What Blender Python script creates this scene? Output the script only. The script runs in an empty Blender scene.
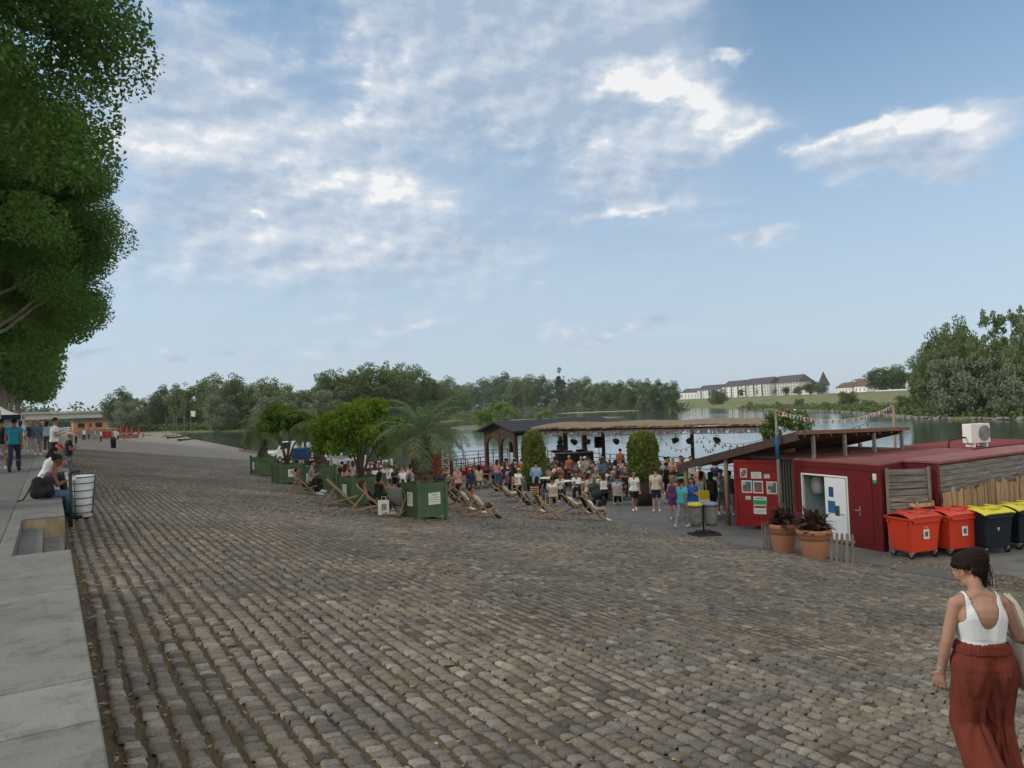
import bpy, math, random
import numpy as np
from mathutils import Vector, Matrix
random.seed(7)
RN = np.random.default_rng(11)
scene = bpy.context.scene
COL = scene.collection
PI = math.pi
R = math.radians

# ------------------------------------------------------------ camera geometry (metres; X to the river, Y along the quay, promenade z = 0)
FPX = 740.0
YAW, PITCH, ROLL, CZ = R(32.1), R(1.75), R(2.15), 1.5
_f = np.array([math.sin(YAW)*math.cos(PITCH), math.cos(YAW)*math.cos(PITCH), math.sin(PITCH)])
_r0 = np.array([math.cos(YAW), -math.sin(YAW), 0.0]); _u0 = np.cross(_r0, _f)
_r = _r0*math.cos(ROLL) - _u0*math.sin(ROLL); _u = _u0*math.cos(ROLL) + _r0*math.sin(ROLL)
CAM = np.array([0.0, 0.0, CZ])
ZP, ZW, SL, X0, XP = -3.0, -4.0, 0.14, 0.27, 18.0     # platform level, water level, quay slope, wall foot, platform edge
def ray(px, py): return _f + _r*(px-512)/FPX + _u*(384-py)/FPX
def at(px, py, z=ZP):                                   # the point of a level plane seen at a place of the photograph
    d = ray(px, py); return Vector(CAM + d*((z-CZ)/d[2]))
def ats(px, py):                                        # the same on the sloping quay
    d = ray(px, py); return Vector(CAM + d*((-0.5+SL*X0-CZ)/(d[2]+SL*d[0])))
def atd(px, py, dep): return Vector(CAM + ray(px, py)*dep)
def quay_z(x): return -0.5 - SL*(x-X0)

# ------------------------------------------------------------ object helpers
def tag(o, label=None, cat=None, group=None, kind=None):
    if label: o['label'] = label
    if cat: o['category'] = cat
    if group: o['group'] = group
    if kind: o['kind'] = kind
    return o
def thing(name, label, cat, loc=(0,0,0), rz=0, group=None, rot=None, s=1):
    o = bpy.data.objects.new(name, None); COL.objects.link(o)
    o.empty_display_size = 0.1
    o.location = loc; o.rotation_euler = rot if rot else (0, 0, rz); o.scale = (s, s, s)
    return tag(o, label, cat, group)
def copy_tree(o, parent=None):
    c = o.copy(); COL.objects.link(c)
    if parent: c.parent = parent
    for ch in o.children: copy_tree(ch, c)
    return c
def obj(name, me, mat=None, parent=None, loc=None, rz=0, bevel=0, smooth=None):
    o = bpy.data.objects.new(name, me); COL.objects.link(o)
    if mat is not None and len(me.materials) == 0: me.materials.append(mat)
    if parent: o.parent = parent
    if loc is not None: o.location = loc
    if rz: o.rotation_euler = (0, 0, rz)
    if bevel:
        b = o.modifiers.new('bevel', 'BEVEL'); b.width = bevel; b.segments = 2; b.limit_method = 'ANGLE'; b.angle_limit = R(40)
    return o
def np_mesh(name, V, Fc, mat=None, smooth=False):
    V = np.asarray(V, np.float32).reshape(-1, 3); Fc = np.asarray(Fc, np.int32)
    me = bpy.data.meshes.new(name); me.vertices.add(len(V)); me.vertices.foreach_set('co', V.ravel())
    n, k = Fc.shape
    me.loops.add(n*k); me.loops.foreach_set('vertex_index', Fc.ravel())
    me.polygons.add(n); me.polygons.foreach_set('loop_start', np.arange(n, dtype=np.int32)*k)
    me.polygons.foreach_set('use_smooth', np.full(n, smooth, bool))
    me.update(calc_edges=True)
    if mat: me.materials.append(mat)
    return me
class MB:
    def __init__(s): s.v = []; s.f = []; s.sm = []
    def add(s, vs, fs, sm=False):
        b = len(s.v); s.v += [tuple(v) for v in vs]; s.f += [tuple(b+i for i in f) for f in fs]; s.sm += [sm]*len(fs); return s
    def box(s, c, d, rz=0, M=None, taper=1.0):
        x, y, z = d[0]/2, d[1]/2, d[2]/2
        vs = [Vector((sx*x*(taper if sz < 0 else 1), sy*y*(taper if sz < 0 else 1), sz*z)) for sz in (-1, 1) for sy in (-1, 1) for sx in (-1, 1)]
        Mx = (M if M is not None else Matrix.Rotation(rz, 3, 'Z')); c = Vector(c)
        vs = [Mx @ v + c for v in vs]
        return s.add(vs, [(0,2,3,1),(4,5,7,6),(0,1,5,4),(2,6,7,3),(0,4,6,2),(1,3,7,5)])
    def box2(s, a, b):                                   # axis box from corner to corner
        return s.box([(a[i]+b[i])/2 for i in range(3)], [abs(b[i]-a[i]) for i in range(3)])
    def bar(s, a, b, w, h, up=(0,0,1)):                  # rectangular bar between two points
        a, b = Vector(a), Vector(b); d = (b-a); L = d.length; d.normalize()
        up = Vector(up)
        if abs(d.dot(up)) > .98: up = Vector((1, 0, 0))
        x = d.cross(up).normalized(); z = x.cross(d).normalized()
        return s.box((a+b)/2, (w, L, h), M=Matrix((x, d, z)).transposed())
    def tube(s, pts, rad, n=8, sm=True):
        pts = [Vector(p) for p in pts]; m = len(pts)
        rad = rad if isinstance(rad, (list, tuple)) else [rad]*m
        b = len(s.v); pu = None
        for i, p in enumerate(pts):
            d = (pts[min(i+1, m-1)]-pts[max(i-1, 0)]).normalized()
            if pu is None: pu = Vector((0,0,1)) if abs(d.z) < .9 else Vector((1,0,0))
            x = d.cross(pu).normalized(); y = x.cross(d).normalized(); pu = y
            for k in range(n):
                a = 2*PI*k/n; s.v.append(tuple(p + (x*math.cos(a)+y*math.sin(a))*rad[i]))
        for i in range(m-1):
            for k in range(n):
                a, c = b+i*n+k, b+i*n+(k+1) % n
                s.f.append((a, c, c+n, a+n)); s.sm.append(sm)
        s.f.append(tuple(b+k for k in range(n))[::-1]); s.sm.append(False)
        s.f.append(tuple(b+(m-1)*n+k for k in range(n))); s.sm.append(False)
        return s
    def lathe(s, prof, n=24, c=(0,0,0), sm=True):
        b = len(s.v); m = len(prof)
        for r_, z in prof:
            for k in range(n):
                a = 2*PI*k/n; s.v.append((c[0]+r_*math.cos(a), c[1]+r_*math.sin(a), c[2]+z))
        for i in range(m-1):
            for k in range(n):
                a, d = b+i*n+k, b+i*n+(k+1) % n
                s.f.append((a, d, d+n, a+n)); s.sm.append(sm)
        s.f.append(tuple(b+k for k in range(n))[::-1]); s.sm.append(False)
        s.f.append(tuple(b+(m-1)*n+k for k in range(n))); s.sm.append(False)
        return s
    def prism(s, poly, a, b):                            # polygon (x,y) list extruded z a..b
        n = len(poly); vs = [(x, y, a) for x, y in poly]+[(x, y, b) for x, y in poly]
        return s.add(vs, [tuple(range(n))[::-1], tuple(range(n, 2*n))]+[(i, (i+1) % n, n+(i+1) % n, n+i) for i in range(n)])
    def mesh(s, name, mat=None):
        me = bpy.data.meshes.new(name); me.from_pydata(s.v, [], s.f)
        me.polygons.foreach_set('use_smooth', s.sm); me.update()
        if mat: me.materials.append(mat)
        return me
    def build(s, name, mat=None, parent=None, loc=None, rz=0, bevel=0):
        return obj(name, s.mesh(name, mat), None, parent, loc, rz, bevel)

# ------------------------------------------------------------ materials
def newmat(name):
    m = bpy.data.materials.new(name); m.use_nodes = True; nt = m.node_tree; nt.nodes.clear()
    out = nt.nodes.new('ShaderNodeOutputMaterial'); return m, nt, out
class NT:
    def __init__(s, nt): s.nt = nt
    def n(s, t, ins=None, **kw):
        nd = s.nt.nodes.new(t)
        for k, v in kw.items(): setattr(nd, k, v)
        for k, v in (ins or {}).items():
            sock = nd.inputs[k]
            if hasattr(v, 'is_output'): s.nt.links.new(v, sock)
            else: sock.default_value = v
        return nd
    def math(s, op, a, b=0.0, c=0.0, clamp=False):
        nd = s.n('ShaderNodeMath', {0: a, 1: b, 2: c}, operation=op); nd.use_clamp = clamp; return nd.outputs[0]
    def mix(s, fac, a, b, bt='MIX'):
        nd = s.nt.nodes.new('ShaderNodeMix'); nd.data_type = 'RGBA'; nd.blend_type = bt
        for i, v in ((0, fac), (6, a), (7, b)):
            if hasattr(v, 'is_output'): s.nt.links.new(v, nd.inputs[i])
            else: nd.inputs[i].default_value = v if not isinstance(v, tuple) else ((*v, 1) if len(v) == 3 else v)
        return nd.outputs[2]
    def noise(s, vec, scale, det=4, rough=.55, out='Fac'):
        nd = s.n('ShaderNodeTexNoise', {'Scale': scale, 'Detail': det, 'Roughness': rough})
        if vec is not None: s.nt.links.new(vec, nd.inputs['Vector'])
        return nd.outputs[out]
    def ramp(s, fac, stops):
        nd = s.n('ShaderNodeValToRGB', {0: fac}); e = nd.color_ramp.elements
        while len(e) < len(stops): e.new(.5)
        for el, (p, c) in zip(e, stops):
            el.position = p; el.color = (*c, 1) if isinstance(c, tuple) else (c, c, c, 1)
        return nd.outputs[0]
def c4(c): return (c[0], c[1], c[2], 1)
MATS = {}
def M(name, col, rough=.7, var=.18, scale=6, bump=0.0, bscale=40, metal=0, dirt=None, coat=0, spec=.22):
    if name in MATS: return MATS[name]
    m, nt, out = newmat(name); g = NT(nt)
    co = g.n('ShaderNodeTexCoord').outputs['Object']
    oi = g.n('ShaderNodeObjectInfo').outputs['Random']
    f = g.noise(co, scale, 5)
    c = g.mix(f, tuple(x*(1-var) for x in col), tuple(min(1, x*(1+var)) for x in col))
    if dirt:
        d = g.ramp(g.noise(co, scale*.6, 6, .65), [(.45, 0.0), (.7, 1.0)]); c = g.mix(g.math('MULTIPLY', d, .6), c, dirt)
    c = g.mix(1.0, c, g.mix(oi, (.9, .9, .9), (1.08, 1.08, 1.08)), 'MULTIPLY')
    p = g.n('ShaderNodeBsdfPrincipled', {'Base Color': c, 'Roughness': g.math('ADD', g.math('MULTIPLY', f, .2), rough-.1, clamp=True), 'Metallic': metal, 'Coat Weight': coat, 'Specular IOR Level': .5 if metal else spec})
    if bump:
        b = g.n('ShaderNodeBump', {'Strength': bump, 'Distance': .01, 'Height': g.noise(co, bscale, 5, .6)}); nt.links.new(b.outputs[0], p.inputs['Normal'])
    nt.links.new(p.outputs[0], out.inputs[0]); MATS[name] = m; return m
def leafmat(name, c1, c2, trans=.25):
    m, nt, out = newmat(name); g = NT(nt)
    rnd = g.n('ShaderNodeNewGeometry').outputs['Random Per Island']
    co = g.n('ShaderNodeTexCoord').outputs['Object']
    f = g.math('ADD', g.math('MULTIPLY', rnd, .6), g.math('MULTIPLY', g.noise(co, .6, 2), .5))
    c = g.mix(f, c1, c2)
    p = g.n('ShaderNodeBsdfPrincipled', {'Base Color': c, 'Roughness': .55, 'Specular IOR Level': .15})
    t = g.n('ShaderNodeBsdfTranslucent', {'Color': g.mix(.5, c, (c2[0]*1.3, c2[1]*1.4, c2[2]*.6))})
    x = g.n('ShaderNodeMixShader', {0: trans, 1: p.outputs[0], 2: t.outputs[0]})
    nt.links.new(x.outputs[0], out.inputs[0]); return m
def wood(name, col, rough=.75, stretch=(1, 1, 14), var=.45, scale=3):
    if name in MATS: return MATS[name]
    m, nt, out = newmat(name); g = NT(nt)
    co = g.n('ShaderNodeTexCoord').outputs['Object']
    mp = g.n('ShaderNodeMapping', {'Vector': co, 'Scale': tuple(10/s if s > 1 else 10 for s in stretch)}).outputs[0]
    rnd = g.n('ShaderNodeNewGeometry').outputs['Random Per Island']
    f = g.ramp(g.noise(mp, scale, 6, .65), [(.3, 0.0), (.7, 1.0)])
    c = g.mix(f, tuple(x*(1-var) for x in col), tuple(x*(1+var) for x in col))
    c = g.mix(1.0, c, g.mix(rnd, (.75, .75, .75), (1.15, 1.12, 1.1)), 'MULTIPLY')
    b = g.n('ShaderNodeBump', {'Strength': .3, 'Distance': .004, 'Height': f})
    p = g.n('ShaderNodeBsdfPrincipled', {'Base Color': c, 'Roughness': rough, 'Normal': b.outputs[0], 'Specular IOR Level': .2})
    nt.links.new(p.outputs[0], out.inputs[0]); MATS[name] = m; return m
# ------------------------------------------------------------ camera, sky, sun
cd = bpy.data.cameras.new('camera'); cam = bpy.data.objects.new('camera', cd); COL.objects.link(cam)
cd.sensor_width = 36; cd.sensor_fit = 'HORIZONTAL'; cd.lens = 36*FPX/1024; cd.clip_start = .05; cd.clip_end = 9000
mw = Matrix.Identity(4)
for i in range(3): mw[i][0] = _r[i]; mw[i][1] = _u[i]; mw[i][2] = -_f[i]; mw[i][3] = CAM[i]
cam.matrix_world = mw; scene.camera = cam

SUN_AZ, SUN_EL = R(-62), R(30)      # compass from +Y towards +X
def dirpx(px, py):
    d = ray(px, py); d = d/np.linalg.norm(d); return math.atan2(d[0], d[1]), math.asin(d[2])
w = bpy.data.worlds.new('World'); scene.world = w; w.use_nodes = True
nt = w.node_tree; nt.nodes.clear(); g = NT(nt)
wo = nt.nodes.new('ShaderNodeOutputWorld')
sky = g.n('ShaderNodeTexSky', sky_type='NISHITA'); sky.sun_disc = False
sky.sun_elevation = SUN_EL; sky.sun_rotation = SUN_AZ; sky.air_density = 1.0; sky.dust_density = .8; sky.ozone_density = 2.5
tc = g.n('ShaderNodeTexCoord').outputs['Generated']
sx = g.n('ShaderNodeSeparateXYZ', {0: g.n('ShaderNodeVectorMath', {0: tc}, operation='NORMALIZE').outputs[0]})
X, Y, Z = sx.outputs
az = g.math('ARCTAN2', X, Y); el = g.math('ARCSINE', Z)
zc = g.math('ADD', g.math('MAXIMUM', Z, 0.0), .10)
uv = g.n('ShaderNodeCombineXYZ', {0: g.math('DIVIDE', X, zc), 1: g.math('DIVIDE', Y, zc), 2: 0.0}).outputs[0]
ae = g.n('ShaderNodeCombineXYZ', {0: az, 1: g.math('MULTIPLY', el, 1.7), 2: 3.3}).outputs[0]
warp = g.n('ShaderNodeVectorMath', {0: g.noise(ae, 7.0, 5, .6, 'Color'), 1: (.5, .5, .5)}, operation='SUBTRACT').outputs[0]
ws = g.n('ShaderNodeSeparateXYZ', {0: warp})
azw = g.math('ADD', az, g.math('MULTIPLY', ws.outputs[0], .16)); elw = g.math('ADD', el, g.math('MULTIPLY', ws.outputs[1], .10))
def blob(px, py, rx, ry, amp, rot=0.0):
    a0, e0 = dirpx(px, py); ce = math.cos(e0)
    da = g.math('MULTIPLY', g.math('SUBTRACT', azw, a0), ce); de = g.math('SUBTRACT', elw, e0)
    c_, s_ = math.cos(rot), math.sin(rot)
    k = ce*740
    u_ = g.math('DIVIDE', g.math('ADD', g.math('MULTIPLY', da, c_), g.math('MULTIPLY', de, s_)), rx/800)
    v_ = g.math('DIVIDE', g.math('SUBTRACT', g.math('MULTIPLY', de, c_), g.math('MULTIPLY', da, s_)), ry/800)
    q = g.math('ADD', g.math('MULTIPLY', u_, u_), g.math('MULTIPLY', v_, v_))
    return g.math('MULTIPLY', g.math('EXPONENT', g.math('MULTIPLY', q, -1.0)), amp)
def total(items):
    t = None
    for it in items:
        b = blob(*it); t = b if t is None else g.math('ADD', t, b)
    return t
CLOUDS = [(520, 60, 150, 75, .95, -.15), (610, 30, 120, 50, .6, .3), (390, 20, 80, 50, .6, -.5), (660, 115, 70, 42, .9, -.35), (735, 128, 55, 16, .6, .05), (610, 165, 95, 35, .7, .1),
          (655, 200, 50, 12, .5, 0), (290, 170, 140, 60, .8, -.25), (180, 120, 90, 50, .7, -.1), (370, 205, 90, 35, .7, -.1), (400, 120, 70, 25, .5, -.4), (210, 45, 80, 45, .55, -.2),
          (915, 140, 85, 26, 1.15, .08), (870, 132, 50, 14, .5, .1), (945, 170, 40, 12, .5, .1), (720, 57, 22, 8, .8, .1), (555, 215, 75, 16, .5, .2), (775, 236, 34, 12, .75, 0),
          (300, 262, 190, 24, .6, 0), (450, 250, 90, 16, .55, 0), (200, 215, 80, 20, .45, 0), (620, 326, 85, 8, .85, .03), (370, 326, 120, 9, .6, .03), (540, 292, 60, 5, .35, 0), (75, 366, 40, 6, .8, 0), (165, 364, 16, 5, .9, 0), (245, 368, 30, 6, .8, 0)]
BRIGHT = [(350, 55, 60, 32, .6, -.4), (645, 82, 45, 18, 1.0, -.3), (690, 105, 38, 20, 1.0, -.2), (760, 126, 40, 9, .6, 0), (560, 155, 60, 9, .6, .05), (200, 135, 60, 16, .6, 0), (330, 185, 80, 12, .6, -.1), (410, 190, 40, 10, .5, 0), (960, 120, 45, 16, .7, -.2),
          (850, 133, 45, 9, .5, 0), (620, 205, 70, 7, .5, 0), (720, 57, 20, 7, .5, 0), (250, 90, 50, 9, .5, -.3), (262, 212, 9, 6, .8, 0), (620, 326, 60, 6, .35, .03)]
GREY = [(540, 60, 120, 55, .9, -.1), (470, 120, 80, 40, .5, -.4), (200, 60, 80, 40, .7, 0), (230, 200, 110, 18, .6, 0), (555, 215, 75, 16, .9, .2), (590, 170, 70, 16, .5, 0), (900, 155, 60, 14, .4, 0)]
n1 = g.noise(ae, 7.0, 6, .54); n2 = g.noise(ae, 26.0, 5, .62)
cov = g.math('ADD', total(CLOUDS), g.math('ADD', g.math('MULTIPLY', g.math('SUBTRACT', n1, .5), 1.5), g.math('MULTIPLY', g.math('SUBTRACT', n2, .5), .2)))
mask = g.n('ShaderNodeMapRange', {'Value': cov, 'From Min': .22, 'From Max': .78}, interpolation_type='SMOOTHSTEP').outputs[0]
veil = g.n('ShaderNodeMapRange', {'Value': g.math('ADD', total(CLOUDS[:12]+CLOUDS[18:21]+[(250, 230, 230, 60, .35, 0), (420, 300, 330, 45, .22, 0)]), g.math('MULTIPLY', n1, .25)), 'From Min': 0.12, 'From Max': 1.15}, interpolation_type='SMOOTHSTEP').outputs[0]
mask = g.math('MAXIMUM', g.math('MULTIPLY', mask, .88), g.math('MULTIPLY', veil, .82))
bn = g.noise(g.n('ShaderNodeCombineXYZ', {0: g.math('MULTIPLY', az, 2.6), 1: g.math('MULTIPLY', el, 17.0), 2: 1.7}).outputs[0], 1.6, 5, .55)
bm = g.n('ShaderNodeMapRange', {'Value': bn, 'From Min': .50, 'From Max': .72}, interpolation_type='SMOOTHSTEP').outputs[0]
be = g.math('MULTIPLY', g.n('ShaderNodeMapRange', {'Value': el, 'From Min': .02, 'From Max': .10}).outputs[0], g.n('ShaderNodeMapRange', {'Value': el, 'From Min': .42, 'From Max': .22}).outputs[0])
bl = g.n('ShaderNodeMapRange', {'Value': az, 'From Min': 1.0, 'From Max': .45}).outputs[0]
mask = g.math('MAXIMUM', mask, g.math('MULTIPLY', g.math('MULTIPLY', bm, be), g.math('MULTIPLY', bl, .55)))
# broken warm-white cloud, unseen, added behind and above the viewer to light the ground
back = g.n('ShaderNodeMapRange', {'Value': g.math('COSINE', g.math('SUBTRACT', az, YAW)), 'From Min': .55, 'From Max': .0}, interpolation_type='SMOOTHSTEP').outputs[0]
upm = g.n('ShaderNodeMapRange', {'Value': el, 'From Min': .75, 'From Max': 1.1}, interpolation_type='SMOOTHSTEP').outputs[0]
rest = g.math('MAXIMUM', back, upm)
# sun-side relief of the cloud: its own density against the density a little towards the light
off = g.n('ShaderNodeVectorMath', {0: ae, 1: (-.012, .016, 0)}, operation='ADD').outputs[0]
rel = g.math('SUBTRACT', n1, g.noise(off, 7.0, 5, .54))
hl = g.math('ADD', g.math('MULTIPLY', rel, 4.5), g.math('ADD', g.math('MULTIPLY', total(BRIGHT), g.math('MULTIPLY', n1, 1.7)), g.math('MULTIPLY', g.math('SUBTRACT', n2, .5), .35)))
hl = g.math('SUBTRACT', hl, g.math('MULTIPLY', total(GREY), .42))
hl = g.math('ADD', hl, .40, clamp=True)
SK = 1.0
cloudc = g.ramp(hl, [(0.0, (2.55, 3.15, 3.95)), (.45, (3.45, 3.95, 4.6)), (.8, (4.6, 4.8, 5.1)), (1.0, (5.9, 5.85, 5.8))])
# colour ramps clamp at 1: scale back up afterwards
for nd in nt.nodes:
    if nd.type == 'VALTORGB':
        for e in nd.color_ramp.elements: e.color = tuple(c/8 for c in e.color[:3])+(1,)
cloudc = g.mix(1.0, cloudc, (8, 8, 8), 'MULTIPLY')
hzm = g.n('ShaderNodeMapRange', {'Value': el, 'From Min': 0.0, 'From Max': .55}, interpolation_type='SMOOTHSTEP').outputs[0]
skyc = g.mix(1.0, sky.outputs[0], g.mix(hzm, (.76, .85, .93), (1.02, 1.10, 1.02)), 'MULTIPLY')
skyc = g.mix(g.math('MULTIPLY', g.math('SUBTRACT', 1.0, hzm), .85), skyc, (3.25, 3.85, 4.5))
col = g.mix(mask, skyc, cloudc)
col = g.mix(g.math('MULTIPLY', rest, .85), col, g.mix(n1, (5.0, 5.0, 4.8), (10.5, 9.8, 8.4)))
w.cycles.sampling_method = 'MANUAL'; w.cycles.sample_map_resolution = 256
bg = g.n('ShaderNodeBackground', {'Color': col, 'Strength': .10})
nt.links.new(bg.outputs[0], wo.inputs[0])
sd = bpy.data.lights.new('sun', 'SUN'); sd.energy = 1.1; sd.angle = R(14); sd.color = (1, .95, .88)
so = bpy.data.objects.new('sun', sd); COL.objects.link(so)
sv = Vector((math.sin(SUN_AZ)*math.cos(SUN_EL), math.cos(SUN_AZ)*math.cos(SUN_EL), math.sin(SUN_EL)))
so.rotation_euler = sv.to_track_quat('Z', 'Y').to_euler(); so.location = (0, 0, 60)
vs = scene.view_settings; vs.view_transform = 'Standard'; vs.look = 'None'; vs.gamma = 1; vs.exposure = 0.72
scene.cycles.max_bounces = 6; scene.cycles.diffuse_bounces = 3; scene.cycles.glossy_bounces = 3; scene.cycles.transmission_bounces = 4; scene.cycles.transparent_max_bounces = 6
scene.cycles.use_denoising = True; scene.cycles.use_adaptive_sampling = True; scene.cycles.adaptive_threshold = .015
# ------------------------------------------------------------ ground, quay, water
def structure(o): o['kind'] = 'structure'; return o
def mat_stone():
    m, nt, out = newmat('cobble granite'); g = NT(nt)
    geo = g.n('ShaderNodeNewGeometry'); rnd = geo.outputs['Random Per Island']
    P = geo.outputs['Position']
    base = g.ramp(rnd, [(0.0, (.085, .081, .077)), (.08, (.15, .138, .125)), (.45, (.20, .184, .16)), (.85, (.245, .227, .198)), (1.0, (.34, .315, .275))])
    big = g.ramp(g.noise(P, .35, 4, .6), [(.35, (.66, .66, .69)), (.65, (1.12, 1.06, .97))])
    base = g.mix(1.0, base, big, 'MULTIPLY')
    sp = g.ramp(g.noise(P, 55, 6, .75), [(.34, (.30, .28, .26)), (.46, (.88, .88, .88)), (.56, (1.0, 1.0, 1.0)), (.68, (1.5, 1.48, 1.45))])
    base = g.mix(1.0, base, sp, 'MULTIPLY')
    n = g.noise(P, 2.2, 6, .7)
    dirt = g.ramp(g.math('ADD', n, g.math('MULTIPLY', g.noise(P, 30, 5, .7), .35)), [(.68, 0.0), (.88, 1.0)])
    base = g.mix(g.math('MULTIPLY', dirt, .8), base, g.mix(g.noise(P, 1.1, 3), (.15, .105, .065), (.12, .115, .055)))
    p = g.n('ShaderNodeBsdfPrincipled', {'Base Color': base, 'Roughness': .72, 'Specular IOR Level': .3})
    b = g.n('ShaderNodeBump', {'Strength': .9, 'Distance': .012, 'Height': g.noise(P, 38, 8, .72)})
    nt.links.new(b.outputs[0], p.inputs['Normal']); nt.links.new(p.outputs[0], out.inputs[0]); return m
def mat_joint():
    m, nt, out = newmat('joint earth'); g = NT(nt)
    P = g.n('ShaderNodeNewGeometry').outputs['Position']
    c = g.ramp(g.noise(P, 1.3, 6, .7), [(.3, (.04, .031, .024)), (.46, (.095, .064, .04)), (.58, (.10, .078, .04)), (.72, (.065, .07, .026))])
    c = g.mix(1.0, c, g.ramp(g.noise(P, 60, 5, .8), [(.35, .45), (.7, 1.6)]), 'MULTIPLY')
    # beyond the modelled stones the same rows carry on as relief
    p = g.n('ShaderNodeBsdfPrincipled', {'Base Color': c, 'Roughness': .95})
    b = g.n('ShaderNodeBump', {'Strength': 1.0, 'Distance': .02, 'Height': g.noise(P, 45, 6, .75)})
    nt.links.new(b.outputs[0], p.inputs['Normal']); nt.links.new(p.outputs[0], out.inputs[0]); return m
def mat_conc(name, c1, c2, scale=1.2, speck=60):
    m, nt, out = newmat(name); g = NT(nt)
    P = g.n('ShaderNodeNewGeometry').outputs['Position']
    c = g.mix(g.ramp(g.noise(P, scale, 7, .65), [(.35, 0.0), (.65, 1.0)]), c1, c2)
    c = g.mix(1.0, c, g.ramp(g.noise(P, speck, 5, .8), [(.3, .7), (.7, 1.25)]), 'MULTIPLY')
    st = g.ramp(g.noise(P, scale*3, 8, .78), [(.50, 0.0), (.62, 1.0)])
    c = g.mix(g.math('MULTIPLY', st, .6), c, tuple(x*.45 for x in c1))
    p = g.n('ShaderNodeBsdfPrincipled', {'Base Color': c, 'Roughness': .85})
    b = g.n('ShaderNodeBump', {'Strength': .35, 'Distance': .006, 'Height': g.noise(P, 50, 6, .7)})
    nt.links.new(b.outputs[0], p.inputs['Normal']); nt.links.new(p.outputs[0], out.inputs[0]); return m
STONE, JOINT = mat_stone(), mat_joint()
COPING = mat_conc('coping stone', (.125, .127, .122), (.175, .175, .166)); PROM = mat_conc('promenade surface', (.105, .104, .10), (.145, .142, .135), .5)
PLATM = mat_conc('platform surface', (.11, .114, .116), (.165, .166, .163), .5)

def shore_x(y):
    return float(np.interp(y, [-400, 46, 119, 200, 300, 400, 520, 700], [25.27, 25.27, 26.5, 31, 40, 47, 36, -60]))
# cobbled slope: earth bed
ys = np.concatenate([np.arange(-40, 60, 4.0), np.arange(60, 720, 12.0)]); V = []; Fq = []
for y in ys:
    sxx = max(shore_x(y), 25.27)
    row = [(-.0, -.56), (.27, -.56)]+[(x, quay_z(x)-.045) for x in (4, 8, 12, 16, 20, 25.0)]+[(max(25.6, sxx-.2), -3.95 if sxx < 26 else -3.72), (sxx+2.5, -4.35), (sxx+12, -5.5)]
    row[1] = (.27, quay_z(.27)-.045)
    V += [(x, y, z-(.06 if (-2 < y < 30 and .2 < x < 17) else 0)) for x, z in row]
nc = 11
for j in range(len(ys)-1):
    for i in range(nc-1): Fq.append((j*nc+i, j*nc+i+1, (j+1)*nc+i+1, (j+1)*nc+i))
structure(obj('quay_slope', np_mesh('quay_slope', V, Fq, JOINT)))
def vnoise(x, y, sc, seed=0):
    x = x*sc; y = y*sc; xi = np.floor(x).astype(np.int64); yi = np.floor(y).astype(np.int64); fx = x-xi; fy = y-yi
    fx = fx*fx*(3-2*fx); fy = fy*fy*(3-2*fy)
    def h(a, b): return np.modf(np.abs(np.sin(a*127.1+b*311.7+seed*74.7)*43758.5453))[0]
    return (h(xi, yi)*(1-fx)+h(xi+1, yi)*fx)*(1-fy)+(h(xi, yi+1)*(1-fx)+h(xi+1, yi+1)*fx)*fy
def earth_h(x, y): return -.022+.022*(vnoise(x, y, .9)-.45)+.020*(vnoise(x, y, 3.5, 2)-.5)+.010*(vnoise(x, y, 17, 3)-.5)
def bed(xa, xb, ya, yb, st):
    xs = np.arange(xa, xb+st*.5, st); ys_ = np.arange(ya, yb+st*.5, st); A, B = np.meshgrid(xs, ys_)
    Z = np.maximum(-.5-SL*(A-X0), ZP+.008)+np.maximum(earth_h(A, B), -.03 if xa < 18 else -.006); n_, m_ = A.shape; idx = np.arange(n_*m_).reshape(n_, m_)
    Fq = np.stack([idx[:-1, :-1], idx[:-1, 1:], idx[1:, 1:], idx[1:, :-1]], -1).reshape(-1, 4)
    return structure(obj('quay_earth', np_mesh('earth', np.stack([A, B, Z], -1), Fq, JOINT, True)))
bed(.2, 8.0, 1.0, 9.0, .03); bed(.2, 18.0, 9.0, 76.0, .13); bed(8.0, 18.0, 1.0, 9.0, .05); bed(18.0, 19.5, 2.0, 12.1, .06)
# the stones, row after row along the quay
def stones(x0, x1, ymin, ymax, grid, rng):
    cx, cy, hx, hy, tz, tx = [], [], [], [], [], []
    x = x0
    while x < x1:
        wrow = rng.uniform(.112, .145); gap = rng.uniform(.036, .052)
        lo, hi = max(ymin, .40*x-1.5), (ymax if x < XP-.15 else 12.1)
        n = int((hi-lo)/.11)+2
        if n < 3: x += wrow+gap; continue
        ln = rng.uniform(.08, .155, n) if grid > 0 else None
        e = lo + np.cumsum(ln+rng.uniform(.003, .014, n)); c = e-ln/2
        k = c < hi; c = c[k]; l = ln[k]; n = len(c)
        meander = .03*np.sin(c*.23+x*.35)+.02*np.sin(c*.71+x*.5)
        keep = rng.random(n) > .012
        c, l, meander = c[keep], l[keep], meander[keep]; n = len(c)
        cx.append(np.full(n, x+wrow/2)+meander+rng.normal(0, .007, n)); cy.append(c)
        hx.append(wrow/2*rng.uniform(.86, 1.10, n)); hy.append(l/2*rng.uniform(.98, 1.05, n))
        tz.append(rng.normal(0, .0032, n)+.016*(vnoise(np.full(n, x), c, .8, 9)-.5)); tx.append(rng.normal(0, .035, (n, 2)))
        x += wrow+gap
    cx, cy, hx, hy, tz = map(np.concatenate, (cx, cy, hx, hy, tz)); tx = np.concatenate(tx)
    return cx, cy, hx, hy, tz, tx
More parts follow.
